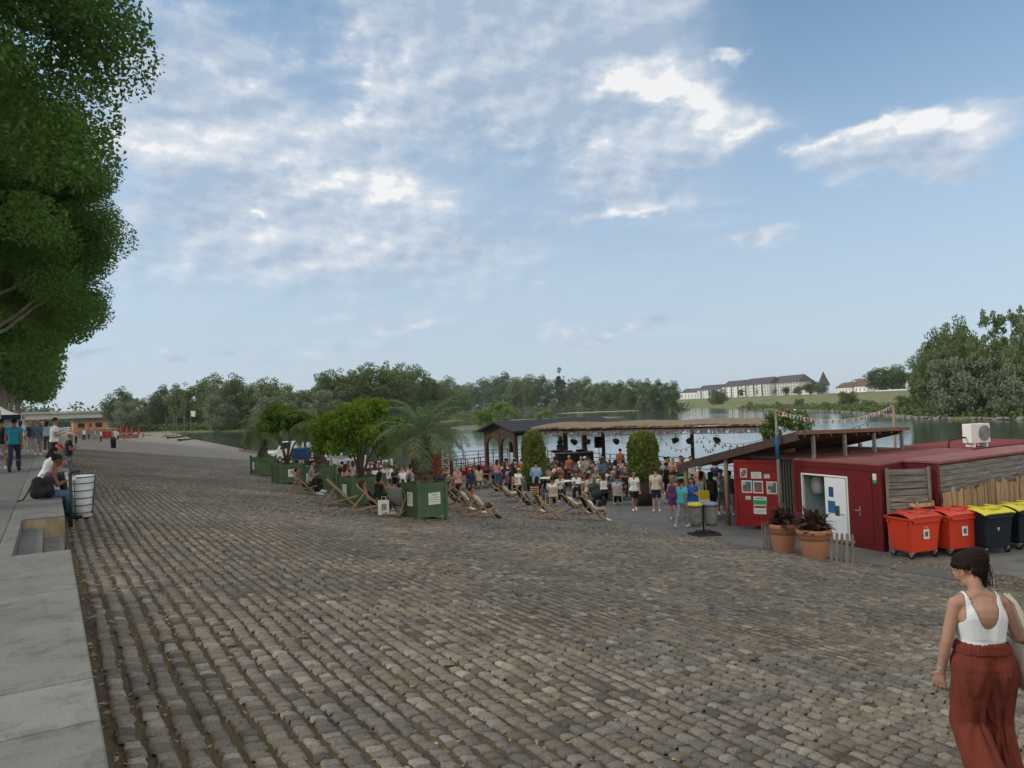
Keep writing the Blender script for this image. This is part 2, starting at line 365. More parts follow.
def stone_mesh(name, sel, data, grid):
    cx, cy, hx, hy, tz, tx = [a[sel] for a in data]; n = len(cx)
    if grid == 5: t = np.array([-1, -.82, -.3, .3, .82, 1]); 
    elif grid == 3: t = np.array([-1, -.72, .72, 1])
    else: t = np.array([-1, 0.0, 1])
    m = len(t); U, W_ = np.meshgrid(t, t, indexing='xy'); U = U.ravel(); W_ = W_.ravel()
    edge = np.maximum(abs(U), abs(W_)) > .99
    ex = 7.0 if grid > 2 else 12.0; sup = (abs(U)**ex+abs(W_)**ex)**(1/ex); sup = np.maximum(sup, 1)
    ux = U/np.where(edge, sup, 1); uy = W_/np.where(edge, sup, 1)
    h = np.where(abs(U) > .99, -.034, np.where(abs(W_) > .99, -.013, np.where(abs(U) > .7, .003, .007)))
    if grid == 2: h = np.where(abs(U) > .99, -.026, .010)
    jx = RN.normal(0, .085, (n, m*m)); jy = RN.normal(0, .085, (n, m*m)); jz = RN.normal(0, .0024, (n, m*m))
    VX = cx[:, None]+hx[:, None]*(ux+jx); VY = cy[:, None]+hy[:, None]*(uy+jy)
    VZ = np.maximum(-.5-SL*(VX-X0), ZP+.008)+h+jz*(~edge)+tz[:, None]+tx[:, :1]*hx[:, None]*ux+.5*tx[:, 1:]*hy[:, None]*uy
    V = np.stack([VX, VY, VZ], -1)
    q = [(j*m+i, j*m+i+1, (j+1)*m+i+1, (j+1)*m+i) for j in range(m-1) for i in range(m-1)]
    Fq = (np.array(q)[None]+(np.arange(n)*m*m)[:, None, None]).reshape(-1, 4)
    return np_mesh(name, V, Fq, STONE, True)
data = stones(.33, 19.45, 1.2, 75, 1, RN)
dist = np.hypot(data[0], data[1])
near, mid = dist < 9, (dist >= 9) & (dist < 22)
COBB = obj('cobbled_quay', stone_mesh('cobbles_near', near, data, 5)); structure(COBB)
structure(obj('cobbled_quay', stone_mesh('cobbles_middle', mid, data, 3)))
structure(obj('cobbled_quay', stone_mesh('cobbles_far', dist >= 22, data, 2)))
# far part of the slope, beyond the single stones: rows as relief in the surface
m, nt_, out = newmat('far cobbles'); g = NT(nt_)
P = g.n('ShaderNodeNewGeometry').outputs['Position']
c = g.mix(g.noise(P, .25, 5, .6), (.14, .125, .105), (.22, .20, .17)); c = g.mix(1.0, c, g.ramp(g.noise(g.n('ShaderNodeMapping', {'Vector': P, 'Scale': (5.2, 1.2, 1)}).outputs[0], 1.0, 5, .8), [(.35, .6), (.65, 1.25)]), 'MULTIPLY')
p = g.n('ShaderNodeBsdfPrincipled', {'Base Color': c, 'Roughness': .9}); nt_.links.new(p.outputs[0], out.inputs[0]); FARC = m
V = []; Fq = []; yy = list(np.arange(75, 145, 8.0))+list(np.arange(145, 720, 15.0))
for y in yy: V += [(.27, y, quay_z(.27)+.0), (12, y, quay_z(12)), (25.2, y, quay_z(25.2)+.03), (max(25.4, shore_x(y)-.4), y, -3.92 if shore_x(y) < 27 else -3.66)]
for j in range(len(yy)-1):
    for i in range(3): Fq.append((j*4+i, j*4+i+1, (j+1)*4+i+1, (j+1)*4+i))
structure(obj('far_cobbled_quay', np_mesh('far_cobbles', V, Fq, FARC)))
# debris: dry leaves in the joints
n = 2600; x = RN.uniform(.3, 9, n)**1.0; x = .28+(x-.3)**1.6/8; y = RN.uniform(.4*x+1, 17, n)
z = -.5-SL*(x-X0)+earth_h(x, y)+RN.uniform(.002, .012, n); s = RN.uniform(.008, .026, n); a = RN.uniform(0, 6.28, n)
V = np.zeros((n, 4, 3)); 
for k, (u_, v_) in enumerate(((-1, -.45), (1, -.45), (1, .45), (-1, .45))):
    V[:, k, 0] = x+s*(u_*np.cos(a)-v_*np.sin(a)); V[:, k, 1] = y+s*(u_*np.sin(a)+v_*np.cos(a)); V[:, k, 2] = z+RN.uniform(-.008, .012, n)
o = obj('leaf_litter', np_mesh('litter', V, np.arange(n*4).reshape(-1, 4), leafmat('dry leaves', (.20, .12, .05), (.36, .28, .16), .1))); tag(o, 'dry leaves and grit lying in the cobble joints', 'leaf litter', kind='stuff')
# grass tufts and weeds between the stones
n = 5200; cxs = RN.uniform(.5, 12, 260); cys = RN.uniform(.4*cxs+1.5, 30, 260)
cxs[:26] = RN.normal(1.6, .5, 26); cys[:26] = RN.normal(13.6, .25, 26)
k = RN.integers(0, 260, n); x = np.clip(cxs[k]+RN.normal(0, .07, n), .3, 17); y = cys[k]+RN.normal(0, .10, n)
h = RN.uniform(.02, .055, n); a = RN.uniform(0, 6.28, n); wd = .003
V = np.zeros((n, 3, 3)); zz = quay_z(x)-.03
V[:, 0] = np.stack([x-wd*np.cos(a), y-wd*np.sin(a), zz], -1); V[:, 1] = np.stack([x+wd*np.cos(a), y+wd*np.sin(a), zz], -1)
V[:, 2] = np.stack([x+RN.normal(0, .02, n), y+RN.normal(0, .02, n), zz+h], -1)
o = obj('joint_weeds', np_mesh('weeds', V, np.arange(n*3).reshape(-1, 3), leafmat('weeds', (.05, .075, .02), (.12, .115, .04)))); tag(o, 'thin grass and weeds growing in the cobble joints', 'weeds', kind='stuff')

# promenade, coping and the notch of steps
mb = MB(); mb.box2((-14, -10, -.25), (-.56, 300, -.012)); structure(mb.build('promenade', PROM))
mb = MB(); mb.box2((-60, 300, -2.2), (-.2, 720, -.3)); mb.box2((-400, -60, -.6), (-14.2, 720, -.05)); structure(mb.build('ground', mat_conc('park ground', (.10, .095, .07), (.15, .14, .10), .1)))
# coping slabs with joints: tones differ slab by slab; a pale new slab near the front
CO2 = mat_conc('pale new coping', (.175, .18, .176), (.215, .218, .21)); CO3 = mat_conc('coping block', (.125, .126, .118), (.17, .168, .155))
NY0, NY1 = 10.35, 14.25
def slab(y0, y1, mt, x0=-.55, x1=.2):
    b = MB(); b.box2((x0, y0+.004, -1.0), (x1, y1-.004, 0.0)); return structure(b.build('coping', mt, bevel=.012))
for a_, b_, mt in ((-2, 1.3, COPING), (1.3, 4.35, COPING), (4.35, 5.08, CO2), (5.08, 7.9, COPING), (7.9, NY0, COPING), (NY1, 17.0, CO3), (17.0, 21.5, COPING)): slab(a_, b_, mt)
y = 21.5
for i in range(40):
    slab(y, y+4.2+i*.1, (COPING, CO3)[i % 3 == 1]); y += 4.2+i*.1
    if y > 300: break
slab(NY0, NY1, COPING, -.55, -.38)
MB().box2((-.38, NY0-.01, -.9), (-.10, NY1+.01, -.17)).build('coping_step', COPING, bevel=.01)['kind'] = 'structure'
MB().box2((-.10, NY0-.01, -.9), (.17, NY1+.01, -.34)).build('coping_step', COPING, bevel=.01)['kind'] = 'structure'
WALLF = M('rough limestone', (.30, .25, .17), .9, .4, 5, .8, 25, dirt=(.08, .07, .05))
structure(MB().box2((-.375, NY1+.010, -.85), (.195, NY1-.018, -.035)).build('wall_end', WALLF))

# lower platform of the river bar
def plat():
    b = MB(); b.box2((XP, -6, -4.6), (32.5, 52.5, ZP)); return structure(b.build('platform', PLATM))
plat()
structure(MB().box2((17.72, 12.12, -3.6), (17.99, 52.5, ZP+.012)).build('platform_kerb', COPING, bevel=.01))
# river
m, nt_, out = newmat('river water'); g = NT(nt_)
P = g.n('ShaderNodeNewGeometry').outputs['Position']
mp = g.n('ShaderNodeMapping', {'Vector': P, 'Scale': (.9, .45, 1), 'Rotation': (0, 0, .4)}).outputs[0]
n1_ = g.noise(mp, 1.6, 4, .55); n2_ = g.noise(mp, .11, 3, .5)
calm = g.ramp(g.noise(P, .018, 4, .6), [(.42, .25), (.6, 1.0)])
b1 = g.n('ShaderNodeBump', {'Strength': g.math('MULTIPLY', calm, .22), 'Distance': .12, 'Height': n1_})
b2 = g.n('ShaderNodeBump', {'Strength': .10, 'Distance': .5, 'Height': n2_, 'Normal': b1.outputs[0]})
p = g.n('ShaderNodeBsdfPrincipled', {'Base Color': (.035, .05, .045, 1), 'Roughness': .07, 'IOR': 1.333, 'Specular IOR Level': .6, 'Normal': b2.outputs[0]})
nt_.links.new(p.outputs[0], out.inputs[0])
o = obj('river_water', np_mesh('river', [(0, -300, ZW), (1450, -300, ZW), (1450, 1450, ZW), (0, 1450, ZW), (-900, 500, ZW), (0, 500, ZW), (-900, 1450, ZW)], [(0, 1, 2, 3), (4, 5, 3, 6)], m)); structure(o)
structure(obj('ground', np_mesh('riverbed', [(-900, -300, -6), (1450, -300, -6), (1450, 1450, -6), (-900, 1450, -6)], [(0, 1, 2, 3)], JOINT)))

# right and far bank: strips swept along the shoreline
SHORE = [(60, -160), (104, -40), (131, 20), (146, 76), (178, 110), (223, 158), (290, 250), (360, 345), (410, 450), (445, 560), (470, 720), (420, 900), (250, 1100), (60, 1300)]
def catmull(pts, k=8):
    out = []
    for i in range(len(pts)-1):
        p0, p1, p2, p3 = [np.array(pts[max(0, min(len(pts)-1, j))], float) for j in (i-1, i, i+1, i+2)]
        for t in np.linspace(0, 1, k, endpoint=False): out.append(.5*((2*p1)+(-p0+p2)*t+(2*p0-5*p1+4*p2-p3)*t*t+(-p0+3*p1-3*p2+p3)*t**3))
    out.append(np.array(pts[-1], float)); return np.array(out)
SH = catmull(SHORE, 10)
tg = np.gradient(SH, axis=0); tg /= np.linalg.norm(tg, axis=1)[:, None]; NR = np.stack([tg[:, 1], -tg[:, 0]], 1)
def bank_z(d):
    return float(np.interp(d, [-4, 0, 3, 8, 30, 48, 66, 74, 90, 3000], [-5, -4.05, -3.5, -3.0, -2.6, -1.9, 1.5, 2.3, 2.4, 3]))
def bank_pt(i, d, jit=0): 
    p = SH[i]+NR[i]*d; return Vector((p[0], p[1], bank_z(d)))
def mat_grass(name, c1, c2, c3):
    m, nt, out = newmat(name); g = NT(nt); P = g.n('ShaderNodeNewGeometry').outputs['Position']
    c = g.ramp(g.noise(P, .07, 7, .65), [(.3, c1), (.5, c2), (.68, c3)])
    c = g.mix(1.0, c, g.ramp(g.noise(P, 1.3, 6, .75), [(.3, .55), (.7, 1.35)]), 'MULTIPLY')
    p = g.n('ShaderNodeBsdfPrincipled', {'Base Color': c, 'Roughness': .95})
    b = g.n('ShaderNodeBump', {'Strength': 1, 'Distance': .4, 'Height': g.noise(P, .9, 6, .7)}); nt.links.new(b.outputs[0], p.inputs['Normal'])
    nt.links.new(p.outputs[0], out.inputs[0]); return m
GRB = mat_grass('bank grass', (.075, .105, .035), (.135, .15, .06), (.20, .175, .085))
V = []; Fq = []; ds = [-4, 0, 1.5, 3, 8, 18, 30, 40, 48, 57, 66, 74, 90, 200, 480]
for i in range(len(SH)):
    for d in ds:
        q = SH[i]+NR[i]*(d+(RN.normal(0, .8) if 0 < d < 60 else 0)); V.append((q[0], q[1], bank_z(d)+(RN.normal(0, .12) if 1 < d < 70 else 0)))
k = len(ds)
for i in range(len(SH)-1):
    for j in range(k-1): Fq.append((i*k+j, i*k+j+1, (i+1)*k+j+1, (i+1)*k+j))
structure(obj('far_bank', np_mesh('far_bank', V, Fq, GRB, True)))
# rocks along the waterline of the right bank
V = []; Fq = []
for i in range(520):
    j = RN.integers(18, 52); t = RN.random(); q = SH[j]*(1-t)+SH[j+1]*t+NR[j]*RN.normal(.6, 1.0); s = RN.uniform(.15, .6)
    b = len(V); zz = ZW+.1+RN.uniform(0, .3)
    for sz in (-1, 1):
        for a in range(5): V.append((q[0]+s*math.cos(a*1.26+i)*(1 if sz < 0 else .6)*RN.uniform(.7, 1.3), q[1]+s*math.sin(a*1.26+i)*(1 if sz < 0 else .6)*RN.uniform(.7, 1.3), zz+sz*s*.35))
    for a in range(5): c_ = (a+1) % 5; Fq.append((b+a, b+c_, b+5+c_, b+5+a))
    Fq.append((b+5, b+6, b+7, b+8)); Fq.append((b+5, b+8, b+9, b+9-0) if False else (b+8, b+9, b+5, b+7))
o = obj('shore_rocks', np_mesh('rocks', V, Fq, M('bank stones', (.20, .195, .18), .9, .3, 2))); tag(o, 'pale stones along the waterline of the far grassy bank', 'rocks', kind='stuff')
# low islands (sand and scrub) in the river
def island(name, cx, cy, rx, ry, rot, z, mt):
    V = [(cx, cy, z)]; n = 28
    for rr, zz in ((.6, z), (1.0, ZW-.3)):
        for k in range(n):
            a = 2*PI*k/n; q = rr*(1+.15*math.sin(3*a+cx)+.1*math.sin(7*a)); x_, y_ = rx*q*math.cos(a), ry*q*math.sin(a)
            V.append((cx+x_*math.cos(rot)-y_*math.sin(rot), cy+x_*math.sin(rot)+y_*math.cos(rot), zz))
    me = bpy.data.meshes.new(name); me.from_pydata(V, [], [(0, 1+k, 1+(k+1) % n) for k in range(n)]+[(1+k, 1+n+k, 1+n+(k+1) % n, 1+(k+1) % n) for k in range(n)]); me.update()
    return structure(obj(name, me, mt))
SAND = M('river sand', (.26, .235, .19), .95, .15, .2)
p_ = at(612, 411.5, ZW); island('sandbar', p_.x, p_.y, 46, 10, R(-40), ZW+.25, SAND)
p_ = at(545, 420, ZW); island('islet', p_.x, p_.y, 30, 9, R(-35), ZW+.5, GRB)
p_ = at(492, 426.5, ZW); island('islet', p_.x, p_.y, 16, 8, R(-35), ZW+.4, GRB)
ISL = [(14, 400), (37, 345), (52, 314), (65, 286), (77, 258), (82, 238), (96, 230), (112, 236), (130, 252), (150, 280), (175, 340), (200, 420), (190, 560), (60, 720)]
structure(MB().prism(ISL, ZW-1, ZW+.45).build('wooded_island', GRB))
# ------------------------------------------------------------ trees
LEAF_PLANE = leafmat('plane leaves', (.020, .062, .020), (.15, .26, .065), .36)
LEAF_FAR = [leafmat('far leaves a', (.05, .085, .03), (.12, .175, .06), .2), leafmat('far leaves b', (.038, .07, .028), (.095, .14, .052), .2),
            leafmat('far leaves c', (.075, .11, .045), (.165, .21, .09), .2), leafmat('willow leaves', (.10, .13, .08), (.19, .22, .14), .2), leafmat('poplar leaves', (.03, .05, .027), (.065, .09, .045), .15)]
LEAF_BR = leafmat('bright leaves', (.055, .12, .014), (.20, .29, .04), .4)
BARK = M('plane bark', (.26, .24, .19), .9, .4, 3, .5, 15, dirt=(.12, .11, .08)); BARKD = M('dark bark', (.09, .075, .06), .95, .3, 4, .5, 20)
def leaf_quads(C, s, rng, flat=.0, asp=.62):
    n = len(C); a = rng.normal(0, 1, (n, 3)); a /= np.linalg.norm(a, axis=1)[:, None]
    b = rng.normal(0, 1, (n, 3)); b -= a*(a*b).sum(1)[:, None]; b /= np.linalg.norm(b, axis=1)[:, None]
    if flat: a[:, 2] *= (1-flat); b[:, 2] *= (1-flat)
    s = (s*rng.uniform(.6, 1.35, n))[:, None]
    V = np.stack([C-a*s-b*s*.15, C+b*s*asp-a*s*.1, C+a*s+b*s*.1, C-b*s*asp+a*s*.1], 1)
    return V
def crown(name, n, rad, nclump, leaf, seed, mt, cz=0, sig=.16, hollow=.55, low=0.0, shape=None, lobe=1.0):
    rng = np.random.default_rng(seed); rx, ry, rz = rad
    d = rng.normal(0, 1, (nclump, 3)); d /= np.linalg.norm(d, axis=1)[:, None]
    d[:, 2] = np.where(d[:, 2] < low-.6, -d[:, 2], d[:, 2])
    rr = hollow+(1-hollow)*rng.random(nclump)**.6
    C = d*rr[:, None]*np.array([rx, ry, rz])
    lob = 1+lobe*.16*np.sin(3*np.arctan2(d[:, 1], d[:, 0])+seed)+lobe*.10*np.sin(5*d[:, 2]*2+seed*2)
    C *= lob[:, None]
    if shape is not None: C = shape(C, rng)
    C[:, 2] += cz
    size = rng.uniform(.5, 1.45, nclump)
    k = rng.choice(nclump, n, p=size**2/np.sum(size**2))
    off = rng.normal(0, 1, (n, 3)); off /= np.linalg.norm(off, axis=1)[:, None]; off *= (rng.random(n)**.34)[:, None]
    L = C[k]+off*(size[k]*sig*(rx+ry+rz)/3*2)[:, None]*np.array([1, 1, .7])
    return np_mesh(name, leaf_quads(L, leaf, rng), np.arange(n*4).reshape(-1, 4), mt), C
def limbs(h, C, r, seed, nb=7, lean=(0, 0), start=.35, mat=None, trunkname='trunk'):
    rng = random.Random(seed); b = MB()
    top = Vector((lean[0], lean[1], h))
    def pt(t): return Vector((lean[0]*t*t+.03*h*math.sin(3*t+seed), lean[1]*t*t+.02*h*math.sin(4*t+seed*2), h*t))
    b.tube([pt(t) for t in (0, .04, .15, .3, .5, .7, .85, 1)], [r*1.35, r*1.05, r, r*.92, r*.75, r*.5, r*.3, r*.12], 9)
    idx = rng.sample(range(len(C)), min(nb, len(C)))
    for i in idx:
        e = Vector(C[i]); t = min(.9, max(start, e.z/h*.75-.1+rng.uniform(-.08, .08))); s_ = pt(t)
        m_ = s_.lerp(e, .45)+Vector((0, 0, rng.uniform(-.02, .07)*h)); q = r*.42*(1-t*.6)
        b.tube([s_, s_.lerp(m_, .5)+Vector((0, 0, .015*h)), m_, m_.lerp(e, .6), e], [q, q*.8, q*.6, q*.4, q*.15], 6)
    return b
def tree_proto(name, h, rad, n, nclump, leaf, seed, mt, bark, r, cz, trunk_r=None, **kw):
    me, C = crown('crown', n, rad, nclump, leaf, seed, mt, cz, **kw)
    return me, limbs(h, C, r, seed).mesh('trunk', bark)
def place_tree(name, protos, loc, rz, s, label, cat='tree', group=None, sz=1.0):
    t = thing(name, label, cat, loc, rz, group); t.scale = (s, s, s*sz)
    for nm, me in zip(('crown', 'trunk'), protos):
        obj(nm, me, None, t)
    return t
def ordinal(i): return ['first', 'second', 'third', 'fourth', 'fifth', 'sixth', 'seventh', 'eighth', 'ninth', 'tenth', 'eleventh', 'twelfth', 'thirteenth', 'fourteenth', 'fifteenth', 'sixteenth', 'seventeenth', 'eighteenth', 'nineteenth', 'twentieth'][i] if i < 20 else (('twenty-', 'thirty-', 'forty-')[i//10-2]+['', 'first', 'second', 'third', 'fourth', 'fifth', 'sixth', 'seventh', 'eighth', 'ninth'][i % 10] if i % 10 else ('twentieth', 'thirtieth', 'fortieth')[i//10-2])

# plane trees along the promenade
def droop(C, rng):
    q = np.clip(np.sqrt(np.maximum(1-(C[:, 2]/6.4)**2, .16)), .4, 1)**.55; C[:, :2] /= q[:, None]; return C
pa = tree_proto('plane', 13.0, (5.1, 5.1, 6.2), 340000, 230, .055, 3, LEAF_PLANE, BARK, .34, 9.6, sig=.105, hollow=.58, shape=droop, lobe=.4)
pb = tree_proto('plane', 13.0, (5.1, 5.1, 6.4), 80000, 120, .11, 8, LEAF_PLANE, BARK, .34, 9.4, sig=.125, hollow=.6, shape=droop, lobe=.45)
pc = tree_proto('plane', 13.0, (5.2, 5.2, 6.4), 16000, 150, .24, 5, LEAF_PLANE, BARK, .34, 9.4, sig=.15, hollow=.5)
PL = [(-4.15, 18.5, pa, 2.9, 1.06), (-2.40, 30.0, pa, 5.2, .84), (-2.55, 40.0, pb, 1.0, .86), (-4.0, 52.5, pb, 3.4, .95), (-4.2, 63.5, pb, 5.0, .95)]
PL += [(-4.5, 74.5+11*i, pc, i*1.3, .95+.05*(i % 2)) for i in range(9)]
for i, (x, y, pr, rz, s) in enumerate(PL):
    place_tree('plane_tree', pr, (x, y, -.02), rz, s, 'tall leafy plane tree over the promenade, %s nearest in its row' % ordinal(i), group='plane trees along the promenade')

# trees of the wooded island and the far banks
fp = []
def fcol(C, rng): C[:, 2] *= 1.0; return C
for i, (h, rad, n, nc_, mt) in enumerate([(20, (6.0, 6.0, 9.2), 8500, 95, 0), (19, (6.6, 6.3, 8.8), 8500, 85, 1), (21, (4.8, 4.8, 9.8), 7500, 90, 2), (17, (6.3, 6.3, 8.0), 8000, 75, 2), (24, (2.5, 2.5, 11.2), 8000, 150, 4), (9, (4.8, 4.8, 4.5), 5000, 45, 3), (20, (5.2, 5.0, 8.6), 2100, 46, 0)]):
    fp.append(tree_proto('t', h*.93, rad, n, nc_, .34 if i != 5 else .26, 20+i, LEAF_FAR[mt], BARKD, .3 if i != 5 else .18, h-rad[2]*1.02, sig=.15 if i not in (4, 6) else .10, hollow=.45 if i != 4 else .1, low=-1))
KIND = ['broad dark green tree', 'round dense dark tree', 'slender grey-green tree', 'bushy mid green tree', 'narrow dark poplar', 'pale grey-green willow', 'sparse tree with thin crown']
def top_scale(px, ytop, base, h):
    d = (base-Vector(CAM)); dep = d.x*_f[0]+d.y*_f[1]; hzy = 406.6-.0375*(px-512)
    return (1.5+(hzy-ytop)/740*dep-base.z)/h
def far_tree(k, px, ytop, base, label, group, cat='tree', wsc=1.0):
    H = [20, 19, 21, 17, 24, 9, 20][k]*.985
    s = top_scale(px, ytop, base, H); t = place_tree('poplar_tree' if k == 4 else 'willow_tree' if k == 5 else 'broadleaf_tree', fp[k], base, random.uniform(0, 6.28), s, label, cat, group)
    t.scale = (s*wsc, s*wsc, s); return t
# (a) left wooded island: outline of its tops, px -> y
isl = [(118, 390, 1), (134, 398, 6), (150, 397, 0), (166, 388, 1), (180, 384, 2), (196, 386, 0), (210, 377, 0), (226, 381, 3), (240, 378, 1), (256, 382, 0), (270, 378, 2), (284, 384, 3), (298, 392, 5), (128, 404, 5), (160, 404, 3), (220, 396, 5), (270, 398, 5),
       (312, 392, 3), (326, 373, 2), (338, 372, 0), (350, 370, 2), (364, 368, 2), (378, 366, 0), (392, 364, 2), (404, 366, 2), (414, 368, 0), (426, 375, 1), (438, 381, 3), (330, 392, 5), (448, 388, 1), (460, 388, 3), (400, 385, 3), (350, 388, 3)]
for i, (px, yt, k) in enumerate(sorted(isl)):
    yb = float(np.interp(px, [110, 150, 200, 250, 300, 330, 380, 440, 460], [433, 432, 431, 430, 429, 429, 427, 421, 416])) - (1.0 if k != 5 else 0)
    b = at(px, yb, ZW+.4); 
    far_tree(k, px, yt+random.uniform(-1, 1), b, '%s, %s from the left on the wooded island' % (KIND[k], ordinal(i)), 'trees of the wooded island', wsc=random.uniform(.9, 1.15))
# (b) far middle tree line
mid_ = [(452, 378, 1), (466, 384, 0), (480, 380, 1), (494, 378, 0), (509, 374, 1), (521, 378, 3), (532, 376, 0), (545, 377, 1), (561, 370, 4), (574, 379, 2), (585, 378, 0), (598, 383, 3), (610, 382, 0), (622, 382, 1), (634, 380, 0), (646, 379, 2), (660, 381, 1), (672, 382, 0), (644, 398, 5), (655, 397, 5), (604, 398, 5), (556, 400, 5), (500, 400, 5), (516, 386, 0), (566, 386, 1), (592, 388, 1), (628, 390, 3)]
for i, (px, yt, k) in enumerate(sorted(mid_)):
    b = at(px, float(np.interp(px, [450, 520, 600, 680], [412.2, 411.2, 409.6, 409.2])), ZW+.8)
    far_tree(k, px, yt, b, '%s, %s from the left in the far middle tree line' % (KIND[k], ordinal(i)), 'trees of the far middle bank', wsc=random.uniform(1.0, 1.25))
# (c) right bank clump
rt = [(921, 354, 0, 5), (936, 338, 1, 9), (946, 326, 2, 16), (958, 321, 0, 24), (934, 348, 3, 4), (972, 330, 0, 12), (985, 338, 3, 8), (996, 306, 6, 14), (1016, 304, 6, 18), (1008, 338, 0, 22), (1020, 345, 3, 7), (966, 345, 1, 6), (1032, 312, 2, 14), (948, 362, 5, 3), (972, 360, 5, 4), (1004, 372, 5, 5), (1024, 366, 5, 4), (940, 392, 5, 2), (1050, 318, 0, 12), (1070, 320, 1, 10)]
def on_bank(px, d):                                      # where the view through column px meets the strip d metres behind the shoreline
    best = None; r_ = ray(px, 400); a_ = math.atan2(r_[0], r_[1])
    for i in range(len(SH)-1):
        p, q = bank_pt(i, d), bank_pt(i+1, d); ap, aq = math.atan2(p.x, p.y), math.atan2(q.x, q.y)
        if (ap-a_)*(aq-a_) <= 0 and abs(ap-aq) > 1e-9:
            t = (a_-ap)/(aq-ap); best = p.lerp(q, t); break
    return best
for i, (px, yt, k, d) in enumerate(sorted(rt)):
    b = on_bank(px, d)
    if b: far_tree(k, px, yt, b-Vector((0, 0, .3)), '%s, %s from the left in the right bank clump' % (KIND[k], ordinal(i)), 'trees of the right bank', wsc=(.55 if k in (0, 1, 2, 3) else .75 if k == 5 else .55))
# (d) shrubs and hedges on the right bank
sh = [(825, 401, 12), (847, 398, 12), (832, 404, 6), (855, 403, 6), (870, 404, 7), (905, 402, 6), (895, 405, 5), (917, 398, 8), (778, 401, 16), (800, 402, 10), (717, 396, 30), (750, 401, 18), (884, 404, 9), (866, 399, 14)]
for i, (px, yt, d) in enumerate(sorted(sh)):
    b = on_bank(px, d)
    if not b: continue
    s = top_scale(px, yt, b, 9.4); t = place_tree('shrub', (fp[5] if i % 3 else fp[3])[:1], b-Vector((0, 0, s*2.2)), i, s*1.05, 'rounded green shrub on the grassy bank, %s from the left' % ordinal(i), 'shrub', 'shrubs on the grassy bank')
    t.scale = (s*1.5, s*1.5, s*1.15)
# trees among the houses
for i, (px, yt, k, w_) in enumerate([(763, 387, 1, 1.2), (776, 386, 1, 1.1), (790, 385, 1, 1.2), (800, 386, 3, 1.2), (812, 381, 1, 1.0), (820, 383, 3, 1.0), (882, 369, 1, 1.1), (893, 366, 0, 1.2), (900, 371, 1, 1.0), (745, 388, 1, 1.3)]):
    b = on_bank(px, 92 if px < 800 else 84)
    far_tree(k, px, yt, b, 'dark round tree by the houses, %s from the left' % ordinal(sorted([763, 776, 790, 800, 812, 820, 882, 893, 900, 745]).index(px)), 'trees among the houses', wsc=w_*1.5)
# bright willow scrub on the islets behind the stage
bw = crown('crown', 2600, (3.2, 3.2, 2.6), 40, .22, 60, leafmat('young willow', (.09, .15, .03), (.20, .27, .07), .3), 2.4)[0]
for i, (px, py, yt, w_, lb) in enumerate([(481, 426.5, 411, .85, 'leftmost of the bright bushes seen over the stage roof'), (501, 426, 403, 1.0, 'tallest bright green bush seen over the dark stage roof'), (545, 420.3, 411, 1.5, 'yellow-green bush low on the islet right of the others')]):
    b = at(px, py, ZW+.3); s = top_scale(px, yt, b, 5.0); t = thing('willow_bush', lb, 'bush', b, i, 'bright bushes on the river islets', s=s); t.scale = (s*w_*1.05, s*w_*1.05, s); obj('crown', bw, None, t)
# far-off woods closing the horizon behind the bridge and the river bend
V = []
for (x0, y0, x1, y1, n_) in [(-420, 640, 60, 700, 9000), (60, 720, 420, 960, 9000), (-60, 640, 60, 720, 3000)]:
    t = RN.random(n_); dd = RN.random(n_)*25; hh = 12+5*np.sin(t*40)+3*np.sin(t*97)
    V.append(np.stack([x0+(x1-x0)*t+RN.normal(0, 3, n_), y0+(y1-y0)*t+dd, RN.random(n_)*hh-1], -1))
V = np.concatenate(V)
o = obj('distant_wood', np_mesh('wood', leaf_quads(V, 1.5, RN), np.arange(len(V)*4).reshape(-1, 4), LEAF_FAR[1])); tag(o, 'far-off belt of dark woods behind the bridge', 'woods', kind='stuff')
# undergrowth at the foot of the trees along the water
V = []
for px in np.arange(108, 470, .25):
    yb = float(np.interp(px, [110, 150, 200, 250, 300, 330, 380, 440, 460], [433, 432, 431, 430, 429, 429, 427, 421, 416])); b = at(px, yb, ZW+.2)
    for k in range(9): V.append((b.x+random.uniform(-1.5, 4), b.y+random.uniform(-1.5, 4), ZW+.1+random.random()**1.5*3.4))
for px in np.arange(450, 684, .2):
    b = at(px, float(np.interp(px, [450, 520, 600, 680], [412.6, 411.8, 410.2, 409.6])), ZW+.4)
    for k in range(6): V.append((b.x+random.uniform(-4, 6), b.y+random.uniform(-4, 6), ZW+.1+random.random()**1.5*4))
V = np.array(V); o = obj('undergrowth', np_mesh('under', leaf_quads(V, .6, RN), np.arange(len(V)*4).reshape(-1, 4), LEAF_FAR[0])); tag(o, 'low green scrub along the foot of the far trees', 'undergrowth', kind='stuff')
V = []
for i in range(10, len(SH)-70):
    for k in range(260):
        d = abs(random.gauss(3, 3.5))+.4 if k < 200 else random.uniform(4, 30); p = SH[i]+(SH[i+1]-SH[i])*random.random()+NR[i]*d
        V.append((p[0], p[1], bank_z(d)+random.random()**2*(1.3 if k < 200 else .6)))
V = np.array(V); o = obj('reed_grass', np_mesh('reeds', leaf_quads(V, .42, RN), np.arange(len(V)*4).reshape(-1, 4), leafmat('reeds', (.06, .09, .03), (.14, .16, .06), .2))); tag(o, 'rough green growth along the far waterline', 'reeds', kind='stuff')
